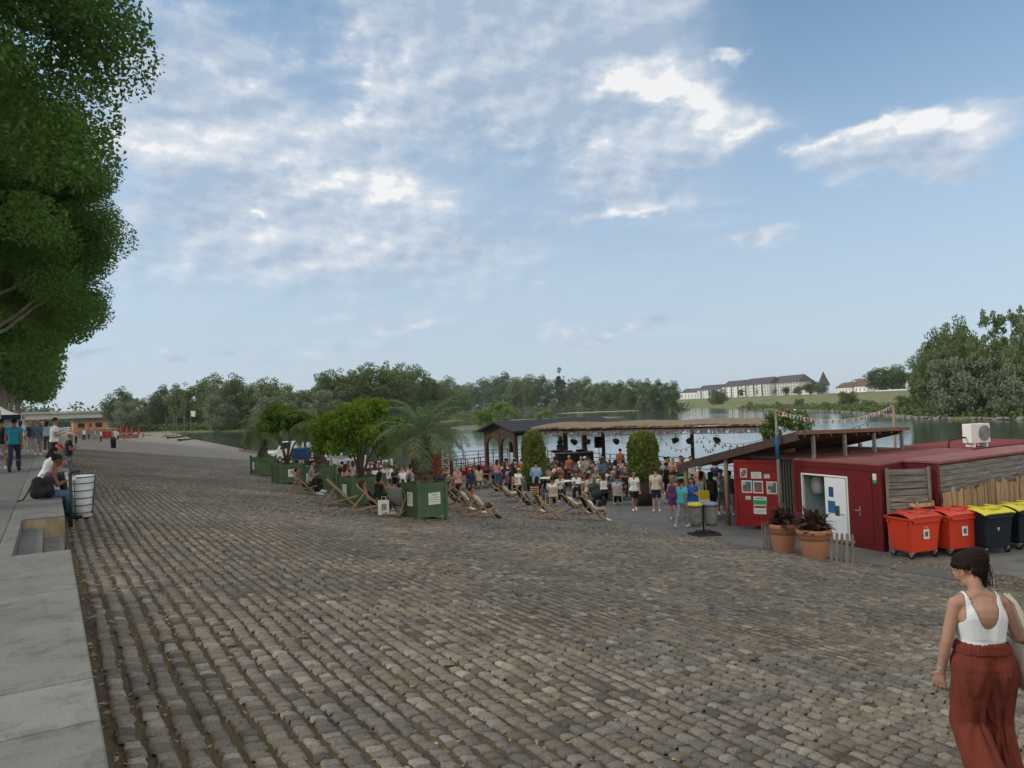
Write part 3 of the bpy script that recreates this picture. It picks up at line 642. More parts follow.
# ------------------------------------------------------------ buildings of the far bank, bridge
PLAST = M('cream render', (.52, .51, .48), .9, .06, .4); PLASW = M('white render', (.74, .73, .69), .9, .05, .4); ROOFM = M('slate roof', (.075, .07, .078), .8, .2, .6); PANE = M('window glass', (.05, .06, .07), .2, .1); TILE = M('brown tile roof', (.13, .085, .07), .85, .2, .8)
def house(name, a, b, depth, hw, hr, wm, rm, label, cat, group=None, nwin=0, rows=3, hip=0.0, balcony=False, zb=None):
    a, b = Vector(a), Vector(b); zb = a.z if zb is None else zb; d = b-a; d.z = 0; L = d.length; rz = math.atan2(d.y, d.x)
    hw *= .98; hr *= 1.35
    t = thing(name, label, cat, (a.x, a.y, zb-1.0), rz, group)      # local x along the front, +y away from the river when depth > 0
    MB().box2((0, 0, 0), (L, depth, hw+1)).build('wall', wm, t)
    q = MB(); o = .5; h = hip*L; sg = 1 if depth > 0 else -1; y0, y1 = -o*sg, depth+o*sg
    q.add([(-o, y0, hw+1.003), (L+o, y0, hw+1.003), (L+o, y1, hw+1.003), (-o, y1, hw+1.003), (-o+h, depth/2, hw+1+hr), (L+o-h, depth/2, hw+1+hr)],
          [(0, 1, 5, 4), (2, 3, 4, 5), (1, 2, 5), (3, 0, 4), (0, 3, 2, 1)])
    rf = q.build('roof', rm, t)
    for k in range(max(1, int(L//14))): MB().box((L*(k+.5)/max(1, int(L//14)), depth*.55, hw+1+hr*.95), (1.1, .8, 1.8)).build('chimney', wm, rf)
    f = -.06*sg
    for r_ in range(rows):
        for k in range(nwin):
            x = L*(k+.5)/nwin; z = 1+1.5+r_*hw/rows
            if z+.7 > hw+1: continue
            if balcony and k % 3 == 1:
                wn = MB().box((x, f, z-.1), (2.3, .1, 2.0)).build('window', PANE, t); MB().box((x, f-.9*sg, z-.9), (3.4, 1.8, .12)).box((x, f-1.75*sg, z-.4), (3.4, .08, .95)).build('balcony', PLASW, t)
            else: wn = MB().box((x, f, z), (1.1, .1, 1.4)).build('window', PANE, t); MB().box((x, f-.03*sg, z-.76), (1.4, .2, .1)).build('sill', PLASW, wn)
    return t
def bk(px, d, dz=0.0):
    p = on_bank(px, d); p = p.copy(); p.z = bank_z(d)+dz; return p
AG = 'apartment blocks in a row on the embankment'
house('apartment_building', bk(681, 96), bk(697, 100), 11, 6.5, 3.0, PLASW, ROOFM, 'small pale end block leftmost in the apartment row', 'apartment building', AG, 5, 3, .1)
house('apartment_building', bk(697.5, 96), bk(722, 94), 11, 8.0, 3.4, M('blue white render', (.60, .64, .68), .9, .05, .4), ROOFM, 'bluish white block second from left in the apartment row', 'apartment building', AG, 9, 3, .05, True)
house('apartment_building', bk(722.5, 92), bk(742, 90), 12, 9.6, 3.8, PLASW, ROOFM, 'tall white block with balconies in the middle of the apartment row', 'apartment building', AG, 9, 4, .04, True)
house('apartment_building', bk(742.5, 90), bk(770, 86), 12, 9.8, 3.9, PLAST, ROOFM, 'cream block with dark roof right of the tall white block', 'apartment building', AG, 10, 4, .03, True)
house('apartment_building', bk(770.5, 92), bk(799, 90), 12, 9.6, 4.1, PLAST, ROOFM, 'long cream block with the longest dark roof, rightmost in the apartment row', 'apartment building', AG, 11, 4, .05)
house('low_house', bk(797, 84), bk(817, 84), 8, 3.0, 2.0, PLASW, TILE, 'low white house half hidden by round trees', 'house', None, 5, 1, .1)
house('long_house', bk(836, 84), bk(852, 82), 8, 3.2, 2.4, PLASW, TILE, 'long low white house with brown roof right of the spire', 'house', None, 5, 1, .1)
house('village_house', bk(846, 96), bk(872, 94), 10, 4.6, 3.0, PLAST, TILE, 'wide tiled roof house in the village right of the spire', 'house', None, 6, 1, .1)
house('gabled_house', bk(855, 82), bk(867, 82), 7, 3.4, 2.6, PLASW, TILE, 'small white gabled house standing on the embankment top', 'house', None, 3, 1, .0)
house('white_house', bk(903, 86), bk(922, 84), 9, 5.0, 3.2, PLASW, TILE, 'white house with dark windows partly hidden by the right clump', 'house', None, 4, 2, .05)
p = bk(824.5, 120); dep_ = (p-Vector(CAM)).dot(Vector(_f)); h1 = 1.5+(394.9-371)/740*dep_-p.z+1; h0 = h1-14.5/740*dep_; r_ = 5.0/740*dep_
t = thing('church_spire', 'pointed slate church spire above the village', 'church', p-Vector((0, 0, 1)), .9)
MB().box((0, 0, h0/2), (r_*1.5, r_*1.5, h0)).build('tower', PLAST, t)
b = MB(); b.add([(-r_, -r_, h0), (r_, -r_, h0), (r_, r_, h0), (-r_, r_, h0), (0, 0, h1)], [(0, 1, 4), (1, 2, 4), (2, 3, 4), (3, 0, 4), (0, 3, 2, 1)]); b.build('spire', ROOFM, t)
# low wall along the embankment top
b = MB()
for i in range(len(SH)-1):
    a_, c_ = bank_pt(i, 77), bank_pt(i+1, 77)
    if 230 > a_.y > 60: b.bar(a_+Vector((0, 0, .2)), c_+Vector((0, 0, .2)), .35, .7)
tag(b.build('embankment_wall', PLASW), 'low pale wall running along the embankment top', 'wall')
# bridge on the left: slender deck, pale girder, piers
A, B = Vector((-260, 452, 7.4)), Vector((75, 560, 7.6)); d = (B-A).normalized(); n_ = Vector((-d.y, d.x, 0))
t = thing('road_bridge', 'long pale concrete road bridge crossing the river at the far left', 'bridge', A)
CB = M('bridge concrete', (.42, .40, .36), .9, .1, .2); z_ = Vector((0, 0, 1)); L = (B-A).length
MB().bar(-z_*1.6, d*L-z_*1.6, 8, 3.0).build('girder', CB, t); MB().bar(z_*.1, d*L+z_*.1, 11, .35).build('deck', M('bridge deck', (.30, .29, .27), .9), t)
MB().bar(z_*.9-n_*5.3, d*L+z_*.9-n_*5.3, .12, .9).build('parapet', M('bridge rail', (.36, .37, .37), .7), t)
for k in range(4): q = d*(L*(k+.6)/4); MB().box((q.x, q.y, -7.6), (2.4, 6, 9.4), rz=math.atan2(d.y, d.x)).build('pier', CB, t)
# ------------------------------------------------------------ stage pavilion on the platform
WD = wood('dark timber', (.075, .05, .042)); WM_ = wood('brown timber', (.17, .105, .07)); WG = wood('grey weathered timber', (.20, .185, .165)); WP = wood('pale pine', (.48, .33, .19)); BLK = M('black metal', (.02, .02, .022), .5, .2); STEEL = M('truss metal', (.45, .46, .47), .35, .1, metal=.7)
TH = M('reed thatch', (.22, .165, .105), .95, .45, 4, 1.0, 60, dirt=(.15, .115, .075))
RED = M('red paint', (.26, .016, .018), .45, .15, 2, dirt=(.10, .025, .025)); REDD = M('dark red paint', (.13, .014, .017), .5, .15, 2, dirt=(.10, .02, .02)); WHT = M('white paint', (.72, .72, .70), .6, .05); DGY = M('dark grey sheet', (.07, .072, .078), .6, .15)
TH2 = TH
# (a) the gabled pavilion, open gable end with two arches towards the palms
F_ = at(516.5, 474); K_ = at(487.5, 471.3); dy = (K_-F_); D_ = dy.length; rz = math.atan2(dy.y, dy.x)-PI/2
t = thing('stage_pavilion', 'timber stage pavilion with dark gable roof and an arched gable end', 'pavilion', (F_.x, F_.y, ZP), rz)
HC = 2.75; LX = 9.2; HR = .66
for y in (0, D_/2, D_): MB().box((0, y, HC/2), (.24, .24, HC)).build('post', WD, t, bevel=.015)
for x in (3.6, 7.2, LX-.3):
    MB().box((x, D_, HC/2), (.2, .2, HC)).build('post', WD, t, bevel=.015)
def arch_panel(y0, y1):
    b = MB(); n = 14; top = HC+.02; r_ = (y1-y0)/2-.14; cy = (y0+y1)/2; zb = HC-1.1
    pts = [(cy-r_*math.cos(PI*k/n), zb+.78*math.sin(PI*k/n)) for k in range(n+1)]
    for (ya, za), (yb, zb_) in zip(pts[:-1], pts[1:]):
        b.add([(-.09, ya, za), (-.09, yb, zb_), (-.09, yb, top), (-.09, ya, top), (.04, ya, za), (.04, yb, zb_), (.04, yb, top), (.04, ya, top)], [(0, 3, 2, 1), (4, 5, 6, 7), (0, 1, 5, 4), (3, 7, 6, 2)])
    return b
for y in (0, D_/2): arch_panel(y, y+D_/2).build('arch', WD, t)
b = MB(); o_ = .55; b.add([(-o_, -o_, HC), (LX, -o_, HC), (LX, D_/2, HC+HR), (-o_, D_/2, HC+HR), (LX, D_+o_, HC), (-o_, D_+o_, HC), (-o_, -o_, HC+.12), (LX, -o_, HC+.12), (LX, D_/2, HC+HR+.12), (-o_, D_/2, HC+HR+.12), (LX, D_+o_, HC+.12), (-o_, D_+o_, HC+.12)],
    [(0, 3, 2, 1), (3, 5, 4, 2), (6, 7, 8, 9), (9, 8, 10, 11), (0, 1, 7, 6), (5, 11, 10, 4), (0, 6, 9, 3), (3, 9, 11, 5), (1, 2, 8, 7), (2, 4, 10, 8)]); b.build('roof', M('bitumen roof', (.028, .03, .035), .7, .2, .5), t)
b = MB(); b.add([(-.06, .0, HC+.03), (-.06, D_, HC+.03), (-.06, D_/2, HC+HR-.02)], [(0, 1, 2)]); b.build('gable_board', WD, t)
MB().bar((0, 0, HC-.12), (LX, 0, HC-.12), .1, .2).build('eave_beam', WD, t)
# (b) the long reed awning in front of it
a = atd(532, 427.5, 46.5); e = atd(770, 424.3, 40); a0 = Vector((a.x, a.y, 0)); dv = (Vector((e.x, e.y, 0))-a0); L = dv.length; dv.normalize(); rz = math.atan2(dv.y, dv.x)
HA = (a.z+e.z)/2-ZP; HC = HA
t = thing('reed_awning', 'long reed covered awning on dark posts before the stage', 'awning', (a.x, a.y, ZP), rz)
def col_at(px):                                            # local x of a post seen in column px
    r_ = ray(px, 430); den = r_[0]*dv.y-r_[1]*dv.x
    return -(r_[0]*a.y-r_[1]*a.x)/(r_[0]*dv.y-r_[1]*dv.x)
cols = [col_at(x) for x in (557, 576, 590)]
DA = 4.0
for x, y in [(cols[0], 1.2), (cols[1], 1.4), (cols[2], 2.2), (L-.4, .5), (L-.5, DA-.3), (col_at(676), DA-.3), (.3, DA-.3)]: MB().box((x, y, (HA+.1)/2), (.19, .19, HA+.1)).build('post', WD, t, bevel=.015)
xs = np.linspace(-.2, L+.2, 90); V = []; Fq = []
for i, x in enumerate(xs):
    for j, (y, z) in enumerate([(-.1, HA-.08), (-.12, HA+.02), (1.0, HA+.10), (2.5, HA+.17), (DA, HA+.22), (DA, HA+.14), (1.0, HA+.02)]):
        V.append((x, y+random.uniform(-.05, .05)*(j < 2), z+random.uniform(-.02, .02)+.03*math.sin(x*1.3)))
for i in range(len(xs)-1):
    for j in range(7): Fq.append((i*7+j, (i+1)*7+j, (i+1)*7+(j+1) % 7, i*7+(j+1) % 7))
obj('reed_cover', np_mesh('awning', V, Fq, TH), None, t)
MB().bar((-.2, .12, HA-.17), (L, .12, HA-.17), .08, .14).build('beam', WD, t); MB().bar((-.2, DA-.3, HA+.06), (L, DA-.3, HA+.06), .1, .12).build('beam', WD, t)
V = []
for k in range(230):
    x = L*random.random(); w_ = random.uniform(.05, .12); h_ = random.uniform(.12, .34); y = .02+random.uniform(-.05, .05); dx = random.uniform(-.03, .03)
    V.append([(x, y, HA-.22), (x+w_, y+.01, HA-.22), (x+w_+dx, y+.02, HA-.22-h_), (x+dx, y, HA-.22-h_*.9)])
fr_ = obj('fringe', np_mesh('fringe', np.array(V), np.arange(len(V)*4).reshape(-1, 4), M('faded bunting cloth', (.22, .17, .17), .9, .5, 3)), None, t); fr_['kind'] = 'stuff'
b = MB()
for (y, z) in ((.55, HA-.30), (.85, HA-.30), (.70, HA-.53)): b.tube([(1, y, z), (L-1.0, y, z)], .02, 6)
for k in range(int(L/.4)):
    x = 1+k*.4
    if x < L-1.5: b.tube([(x, .55, HA-.30), (x+.2, .70, HA-.53), (x+.4, .55, HA-.30)], .011, 4); b.tube([(x, .85, HA-.30), (x+.2, .70, HA-.53), (x+.4, .85, HA-.30)], .011, 4)
b.build('lighting_truss', STEEL, t)
def lx(px): return col_at(px)
wl = Matrix.Rotation(rz, 4, 'Z'); base = Vector((a.x, a.y, ZP))
def pav(x, y, z): return base + wl @ Vector((x, y, z))
# stage lamps hang from the truss: things of their own
for i, (px, lb) in enumerate([(556, 'black stage lamp hanging left of the first middle post'), (568.5, 'round stage lamp hanging between the two close posts'), (582, 'stage lamp hanging just right of the second middle post'), (611, 'large round stage lamp hanging left of the round hedge'), (629.5, 'black stage lamp hanging beside the top of the round hedge'), (672, 'black stage lamp hanging right of the round hedge'), (687, 'small flat stage lamp near the middle of the awning'), (713, 'rightmost stage lamp hanging under the reed awning')]):
    x = lx(px)*1.0; p = pav(x, .70, HC-.54); l = thing('stage_lamp', lb, 'stage lamp', p, rz+i, 'stage lamps under the awning')
    q = MB(); q.tube([(0, 0, 0), (0, 0, -.12)], .015, 6); q.tube([(-.17, 0, -.34), (-.17, 0, -.12), (.17, 0, -.12), (.17, 0, -.34)], .014, 6); q.build('bracket', BLK, l)
    q = MB(); q.tube([(0, .18, -.30), (0, .05, -.33), (0, -.14, -.40), (0, -.2, -.42)], [.10, .15, .17, .18], 14); q.build('housing', BLK, l)
# deck gear: DJ table, speakers, screens
def speaker(px, py, top, label, hh=.72):
    p = at(px, py); dep = (p-Vector(CAM)).dot(Vector(_f)); 
    hgt = (py-top)/740*dep
    t = thing('speaker', label, 'speaker', p, -R(20), 'black speakers on tall stands'); 
    MB().box((0, 0, hgt-hh/2), (.48, .42, hh)).build('cabinet', M('speaker black', (.012, .014, .02), .6, .2), t, bevel=.02)
    q = MB(); q.lathe([(.17, 0), (.17, .015), (.12, .02), (.04, .0)], 20); g_ = q.build('cone', BLK, t, (0, -.225, hgt-hh*.62)); g_.rotation_euler = (R(90), 0, 0)
    q = MB(); q.tube([(0, 0, .5), (0, 0, hgt-hh)], .022, 8); q.tube([(0, 0, .9), (.35, .2, 0)], .014, 6); q.tube([(0, 0, .9), (-.35, .2, 0)], .014, 6); q.tube([(0, 0, .9), (0, -.4, 0)], .014, 6); q.build('stand', BLK, t)
    return t
speaker(514, 472.5, 441.5, 'black speaker on a stand in front of the arched gable end')
speaker(600, 474, 436.5, 'black speaker on a stand right of the last middle post')
p = at(575, 476); st_ = MB().box((0, 0, .25), (6.5, 3.4, .5)).build('stage_podium', M('black drape', (.015, .015, .018), .95, .3), None, (p.x+.6, p.y+.6, ZP), -R(25)); tag(st_, 'low black stage podium under the music desk', 'stage'); p.z += .5
t = thing('stage_desk', 'black draped music desk with mixers on the stage', 'desk', p, -R(25))
q = MB(); q.box((0, 0, .48), (2.3, .8, .96)); q.build('skirt', M('black drape', (.015, .015, .018), .95, .3), t); MB().box((0, 0, .985), (2.4, .9, .05)).build('tabletop', WG, t)
for i, (x, w_, h_, nm, lb) in enumerate([(-1.15, .5, .16, 'mixer', 'left mixer on the stage desk'), (-.4, .55, .1, 'mixer', 'flat mixer in the middle of the stage desk'), (.5, .7, .14, 'keyboard', 'keyboard lying on the stage desk')]):
    m_ = thing(nm, lb, nm, p+Vector((math.cos(-R(25))*x, math.sin(-R(25))*x, 1.012)), -R(25)); MB().box((0, 0, h_/2), (w_, .42, h_), taper=.92).build('body', BLK, m_, bevel=.01); q = MB()
    for a_ in range(6): q.box((-w_*.4+a_*w_*.16, -.05, h_+.012), (.03, .2, .02))
    q.build('knobs', STEEL, m_)
m_ = thing('monitor', 'dark screen standing on the stage desk', 'screen', p+Vector((-.7, .35, 1.012)), -R(25)); MB().box((0, 0, .28), (.62, .05, .4)).build('screen', BLK, m_, bevel=.008); MB().box((0, 0, .04), (.2, .2, .08)).build('foot', BLK, m_)
for px, py, lb in ((552, 474, 'cymbal stand on the left of the stage desk'), (583, 472, 'thin microphone stand behind the stage desk')):
    p = at(px, py); m_ = thing('cymbal_stand' if px == 552 else 'microphone_stand', lb, 'stand', p)
    q = MB(); q.tube([(0, 0, .02), (0, 0, 1.45)], .014, 6); [q.tube([(0, 0, .35), (.3*math.cos(k*2.1), .3*math.sin(k*2.1), 0)], .01, 5) for k in range(3)]; q.build('pole', BLK, m_)
    if px == 552: MB().lathe([(.02, 1.5), (.22, 1.44), (.23, 1.435), (.02, 1.47)], 20).build('cymbal', M('brass', (.35, .27, .12), .35, .1, metal=.8), m_)
    else: MB().tube([(0, 0, 1.45), (-.45, 0, 1.75)], .012, 6).build('boom', BLK, m_)
p = at(549, 478); m_ = thing('drum', 'black bass drum on the stage beside the left hedge', 'drum', p, R(20)); q = MB(); q.tube([(0, -.22, .3), (0, .22, .3)], .29, 22); q.build('shell', BLK, m_); MB().tube([(0, -.235, .3), (0, -.222, .3)], .27, 22).build('skin', DGY, m_)

# railings
def railing(a, b, label, mt, group, n, h=1.05, rails=3, r=.022, bars=0):
    a, b = Vector(a), Vector(b); t = thing('railing', label, 'railing', a, 0, group); d = b-a
    for k in range(n+1): q = d*(k/n); MB().box((q.x, q.y, h/2), (.05, .05, h)).build('post', mt, t)
    q = MB()
    for j in range(rails): z = h*(1-.28*j); q.tube([(0, 0, z-.02), tuple(d+Vector((0, 0, z-.02)))], r, 6)
    for j in range(bars): c_ = d*((j+.5)/bars); q.tube([(c_.x, c_.y, .1), (c_.x, c_.y, h-.02)], .009, 4)
    q.build('rails', mt, t); return t
railing((32.3, 30, ZP), (32.3, 52.3, ZP), 'black railing along the river edge behind the crowd', BLK, 'platform railings', 12, rails=4)
railing((32.3, 14, ZP), (32.3, 29.8, ZP), 'black railing along the river edge behind the bar', BLK, 'platform railings', 9, rails=4)
railing((26.6, 52.4, ZP), (32.2, 52.4, ZP), 'black railing across the far end of the platform', BLK, 'platform railings', 4, rails=4)
a = at(453, 478); b_ = at(466, 476.5); railing(a, b_, 'black railing right of the red notice board', BLK, 'platform railings', 3, rails=3, bars=8, h=1.25)
a = at(468.5, 478); b_ = at(487, 474.5); railing(a, b_, 'red railing by the red gondola bench', RED, 'platform railings', 3, rails=3, h=1.25)
# red notice boards with pictures
def poster(parent, x, z, w_, h_, kind, y=-.03):
    MB().box((x, y, z), (w_, .012, h_)).build('poster', M('poster paper', (.62, .63, .62), .6, .05), parent)
    q = MB(); rr = random.Random(int(x*97+z*31)); cols_ = [(.05, .12, .25), (.06, .16, .15), (.30, .08, .07), (.10, .10, .12), (.45, .40, .30)]
    if kind == 'photo':
        nx, nz = 3, 3
        for i in range(nx):
            for j in range(nz):
                c = cols_[rr.randrange(5)]; pm = M('print %d' % cols_.index(c), c, .6, .2)
                MB().box((x-w_*.4+w_*.8*(i+.5)/nx, y-.009, z-h_*.4+h_*.8*(j+.5)/nz), (w_*.8/nx, .004, h_*.8/nz)).build('print', pm, parent)
    elif kind == 'text':
        for j in range(5): q.box((x-rr.random()*w_*.08, y-.009, z+h_*.34-j*h_*.17), (w_*(.55+.25*rr.random()), .004, h_*.035))
        q.build('print', M('faint ink', (.25, .27, .30), .7), parent)
    elif kind == 'green': MB().box((x, y-.009, z-h_*.18), (w_*.96, .004, h_*.5)).build('print', M('green print', (.02, .33, .10), .6, .1), parent); MB().box((x, y-.009, z+h_*.28), (w_*.7, .004, h_*.12)).build('print', M('green print', (.02, .33, .10), .6, .1), parent)
    elif kind == 'redtop': MB().box((x, y-.009, z+h_*.3), (w_*.9, .004, h_*.22)).build('print', RED, parent); [MB().box((x, y-.009, z-.02-j*h_*.14), (w_*.7, .004, h_*.03)).build('print', M('faint ink', (.25, .27, .30), .7), parent) for j in range(3)]
def board(px, py, top, wpx, label, ps, rz=-R(25)):
    p = at(px, py); dep = (p-Vector(CAM)).dot(Vector(_f)); h = (py-top)/740*dep; w_ = wpx/740*dep
    t = thing('notice_board', label, 'notice board', p, rz, 'red notice boards by the water'); MB().box((0, .04, h/2+.05), (w_, .08, h-.1)).build('panel', RED, t, bevel=.01)
    for s in (-1, 1): MB().box((s*(w_/2+.03), 0, h/2), (.09, .14, h)).build('post', RED, t)
    for z in ps: poster(t, 0, z*h, w_*.72, h*.24, 'photo')
board(446, 478, 448, 10.5, 'tall red notice board with three pictures stacked on it', (.84, .56, .28))
board(418, 477, 449, 11, 'plain red board seen left of the big palm trunk', ())
board(436, 478, 449, 7, 'narrow red board between palm trunk and picture board', ())
# red boat-shaped bench
p = at(476, 478.5); t = thing('gondola_bench', 'small red boat-shaped bench by the red railing', 'bench', p, -R(20)); q = MB()
L_ = 2.2; n = 10; ring = []
for i in range(n+1):
    u_ = -1+2*i/n; w_ = .55*(1-u_*u_)**.5+.02; zt = .42+.35*abs(u_)**3; zb = .08+.25*abs(u_)**3; ring.append([(u_*L_/2, -w_, zt), (u_*L_/2*.95, -w_*.55, zb), (u_*L_/2*.95, w_*.55, zb), (u_*L_/2, w_, zt)])
V = [v for r_ in ring for v in r_]; Fq = [(i*4+j, (i+1)*4+j, (i+1)*4+j+1, i*4+j+1) for i in range(n) for j in range(3)]
q.add(V, Fq); q.build('hull', RED, t); MB().box((0, .32, .6), (1.3, .06, .34)).build('backrest', RED, t); MB().box((0, 0, .42), (1.5, .7, .05)).build('seat', RED, t)

# round clipped hedges in big tubs
def hedge(px, py, top, wpx, label, seed, tub=.9):
    p = at(px, py); dep = (p-Vector(CAM)).dot(Vector(_f)); h = (py-top)/740*dep; r_ = wpx/740*dep/2
    t = thing('column_hedge', label, 'hedge', p, seed, 'tall clipped hedges by the stage')
    rng = np.random.default_rng(seed); n = 15000; hh = h-tub*.8
    u_ = rng.uniform(-1, 1, n); th_ = rng.uniform(0, 6.283, n); prof = (1-np.abs(u_)**5.5)**.5*(.93+.07*u_*-1); rr = r_*prof*(.72+.30*rng.random(n)**.7)*(1+.06*np.sin(th_*3+u_*5)+.05*np.sin(th_*7-u_*9)+.26*(vnoise(th_*3+9, u_*4+9, 1.6, 4)-.5))
    C = np.stack([rr*np.cos(th_), rr*np.sin(th_), tub*.8+hh/2+u_*hh/2+rng.normal(0, .04, n)], -1)
    obj('foliage', np_mesh('foliage', leaf_quads(C, .062, rng), np.arange(n*4).reshape(-1, 4), leafmat('hedge leaves', (.035, .07, .015), (.24, .28, .08), .3)), None, t)
    MB().lathe([(.0, tub*.9), (r_*.80*.95, tub*.9), (r_*.72, .4), (r_*.62, 0)][::-1], 20).build('tub', M('brown tub', (.035, .026, .022), .8, .2), t)
hedge(535, 490, 431, 24, 'slim clipped hedge left of the stage desk', 3, .5)
hedge(645, 505, 432, 31, 'broad rounded hedge in a dark tub right of the stage', 4, 1.25)

# ------------------------------------------------------------ planters, palms and small trees along the slope
GRN = M('green planter paint', (.078, .135, .068), .55, .18, 3, .15, 30, dirt=(.04, .08, .035)); GRND = GRN
def planter(px, py, label, W_=1.06, H_=1.17, rz=R(5), sign='front'):
    p = ats(px, py); ca, sa = math.cos(rz), math.sin(rz)
    c = Vector((p.x+(ca*W_-(-sa)*-W_)/2, p.y+(sa*W_+ca*W_)/2, 0)); zc = quay_z(c.x+W_/2)
    t = thing('planter', label, 'planter', (c.x, c.y, zc), rz, 'green planters along the quay'); h0 = .16; h = W_/2
    def side(k):
        q = MB()
        n = 11; bw = (W_-.16)/n
        for i in range(n): q.box((-W_/2+.08+bw*(i+.5), -h+.035, h0+.05+(H_-.36)/2), (bw*.93, .03, H_-.36))
        q.box((0, -h+.03, H_-.10), (W_-.12, .05, .16)); q.box((0, -h+.03, h0+.03), (W_-.12, .05, .09)); q.box((0, -h+.05, (H_+h0)/2), (W_-.12, .015, H_-h0-.1))
        o = q.build('side_panel', GRN, t); o.rotation_euler = (0, 0, k*PI/2); return o
    for k in range(4): side(k)
    for sx in (-1, 1):
        for sy in (-1, 1): MB().box((sx*(h-.03), sy*(h-.03), H_/2+.04-.1), (.10, .10, H_+.08+.2)).build('leg', GRN, t, bevel=.012)
    MB().box((0, 0, H_-.10), (W_-.1, W_-.1, .03)).build('soil', JOINT, t)
    def sheet(rk, x, z, w_, h_):
        s_ = MB().box((x, -h-.004, z), (w_, .008, h_)).build('notice', WHT, t); s_.rotation_euler = (0, 0, rk); q = MB()
        q.box((x, -h-.0125, z+h_*.32), (w_*.45, .004, h_*.08))
        for j in range(3): q.box((x, -h-.0125, z+h_*.08-j*h_*.17), (w_*.78, .004, h_*.04))
        q.build('print', M('faint ink', (.25, .27, .30), .7), s_)
    if sign in ('front', 'both'): sheet(0, .05, H_*.58, .42, .36)
    if sign in ('side', 'both'): sheet(-PI/2, 0, H_*.58, .34, .42)
    return t, Vector((c.x, c.y, zc+H_-.1))
def frond(mb_V, origin, az_, L_, el_, droop_, rng, leaflets=25, ll=.36, fan=False):
    ca, sa = math.cos(az_), math.sin(az_); pts = []; p = np.array(origin, float); e = el_
    for k in range(13):
        pts.append(p.copy()); d = np.array([ca*math.cos(e), sa*math.cos(e), math.sin(e)]); p = p+d*L_/12; e -= droop_/12*(1+k*.12)
    side = np.array([-sa, ca, 0])
    for k in range(12):
        a_, b_ = pts[k], pts[k+1]; w_ = .014*(1-k/14); mb_V.append([a_-side*w_, b_-side*w_, b_+side*w_, a_+side*w_])
    for k in range(leaflets):
        u_ = (.16+.84*k/leaflets)*12; i = min(11, int(u_)); q = pts[i]+(pts[i+1]-pts[i])*(u_-i); tdir = (pts[i+1]-pts[i])/np.linalg.norm(pts[i+1]-pts[i])
        l = ll*math.sin(PI*min(1, .25+.75*k/leaflets))**.6*rng.uniform(.85, 1.15)+.05
        for sg in (-1, 1):
            d = side*sg*.75+tdir*.75+np.array([0, 0, rng.uniform(.0, .35)]); d /= np.linalg.norm(d)
            m_ = q+d*l*.55; e_ = q+d*l+np.array([0, 0, -l*rng.uniform(.15, .5)]); w_ = tdir*.015
            mb_V.append([q-w_, m_-w_*1.3, m_+w_*1.3, q+w_]); mb_V.append([m_-w_*1.3, e_-w_*.2, e_+w_*.2, m_+w_*1.3])
PALML = leafmat('palm leaves', (.075, .12, .058), (.20, .26, .145), .3); PALML2 = leafmat('dark palm leaves', (.07, .115, .045), (.17, .23, .10), .3)
PTR = M('palm trunk', (.10, .075, .055), .95, .5, 9, 1.0, 30, dirt=(.19, .15, .10))
def palm(loc, trunk, rt, n, L_, label, seed, mt, el=(1.35, -.35), ll=.36, rot=0):
    rng = random.Random(seed); t = thing('palm', label, 'palm', loc, rot, 'palms in the green planters'); q = MB(); m = 18
    prof = [(rt*(1.15-.25*k/m+.10*(k % 2)), trunk*k/m) for k in range(m+1)]; q.lathe(prof, 14, sm=False)
    for k in range(70):                                   # cut leaf bases
        a_ = rng.uniform(0, 6.28); z = trunk*rng.random()**.8; r_ = rt*(1.05-.2*z/trunk); q.bar((r_*math.cos(a_), r_*math.sin(a_), z), (r_*1.45*math.cos(a_), r_*1.45*math.sin(a_), z+.13), .07, .03)
    q.build('trunk', PTR, t); V = []
    for k in range(n):
        u_ = k/(n-1); e = el[0]+(el[1]-el[0])*u_**.85+rng.uniform(-.1, .1); frond(V, (0, 0, trunk-.02), k*2.39996+rng.uniform(-.2, .2), L_*rng.uniform(.85, 1.1)*(1-.12*abs(.5-u_)), e, rng.uniform(.9, 1.5)*(.75 if e > .9 else 1.0 if e > 0 else .55), rng, ll=ll)
    if trunk > 1.3 and n > 36:
        for k in range(260):                              # skirt of old hanging leaves
            a_ = rng.uniform(0, 6.28); z0 = rng.uniform(.45, trunk); r0 = rt*.8; r1 = rt*1.0+.16*rng.random(); d_ = np.array([math.cos(a_), math.sin(a_), 0]); s_ = np.array([-d_[1], d_[0], 0])*.012; p0 = d_*r0+np.array([0, 0, z0]); p1 = d_*r1+np.array([0, 0, max(.02, z0-rng.uniform(.35, .8))]); m_ = (p0+p1)/2+d_*.10; V.append([p0-s_, m_-s_, m_+s_, p0+s_]); V.append([m_-s_, p1, p1+s_*.3, m_+s_])
    V = np.array(V); obj('fronds', np_mesh('fronds', V, np.arange(len(V)*4).reshape(-1, 4), mt), None, t); return t
_, q5 = planter(419, 519, 'nearest green planter, with white notices and the big grey-green palm', sign='both', W_=1.02, H_=1.2)
palm(q5, 1.45, .26, 32, 1.9, 'big grey-green palm with arching fronds in the nearest planter', 5, PALML, el=(1.5, -.12), ll=.36)
_, q4 = planter(353, 505, 'green planter with the bright round tree, second nearest', sign='side', W_=1.3, H_=1.1)
_, q3 = planter(313, 492, 'green planter behind the empty wooden chair, with a palm', sign='side')
palm(q3, 1.75, .22, 36, 1.5, 'shaggy palm with dark trunk in the middle planter', 9, PALML2, el=(1.4, -.2), ll=.36)
_, q2 = planter(280, 483.5, 'green planter with a white notice and a small dark tree', sign='front', W_=1.15, H_=1.05)
_, q1 = planter(257, 475.5, 'farthest green planter, leftmost, holding a drooping palm', sign='side', W_=1.15)
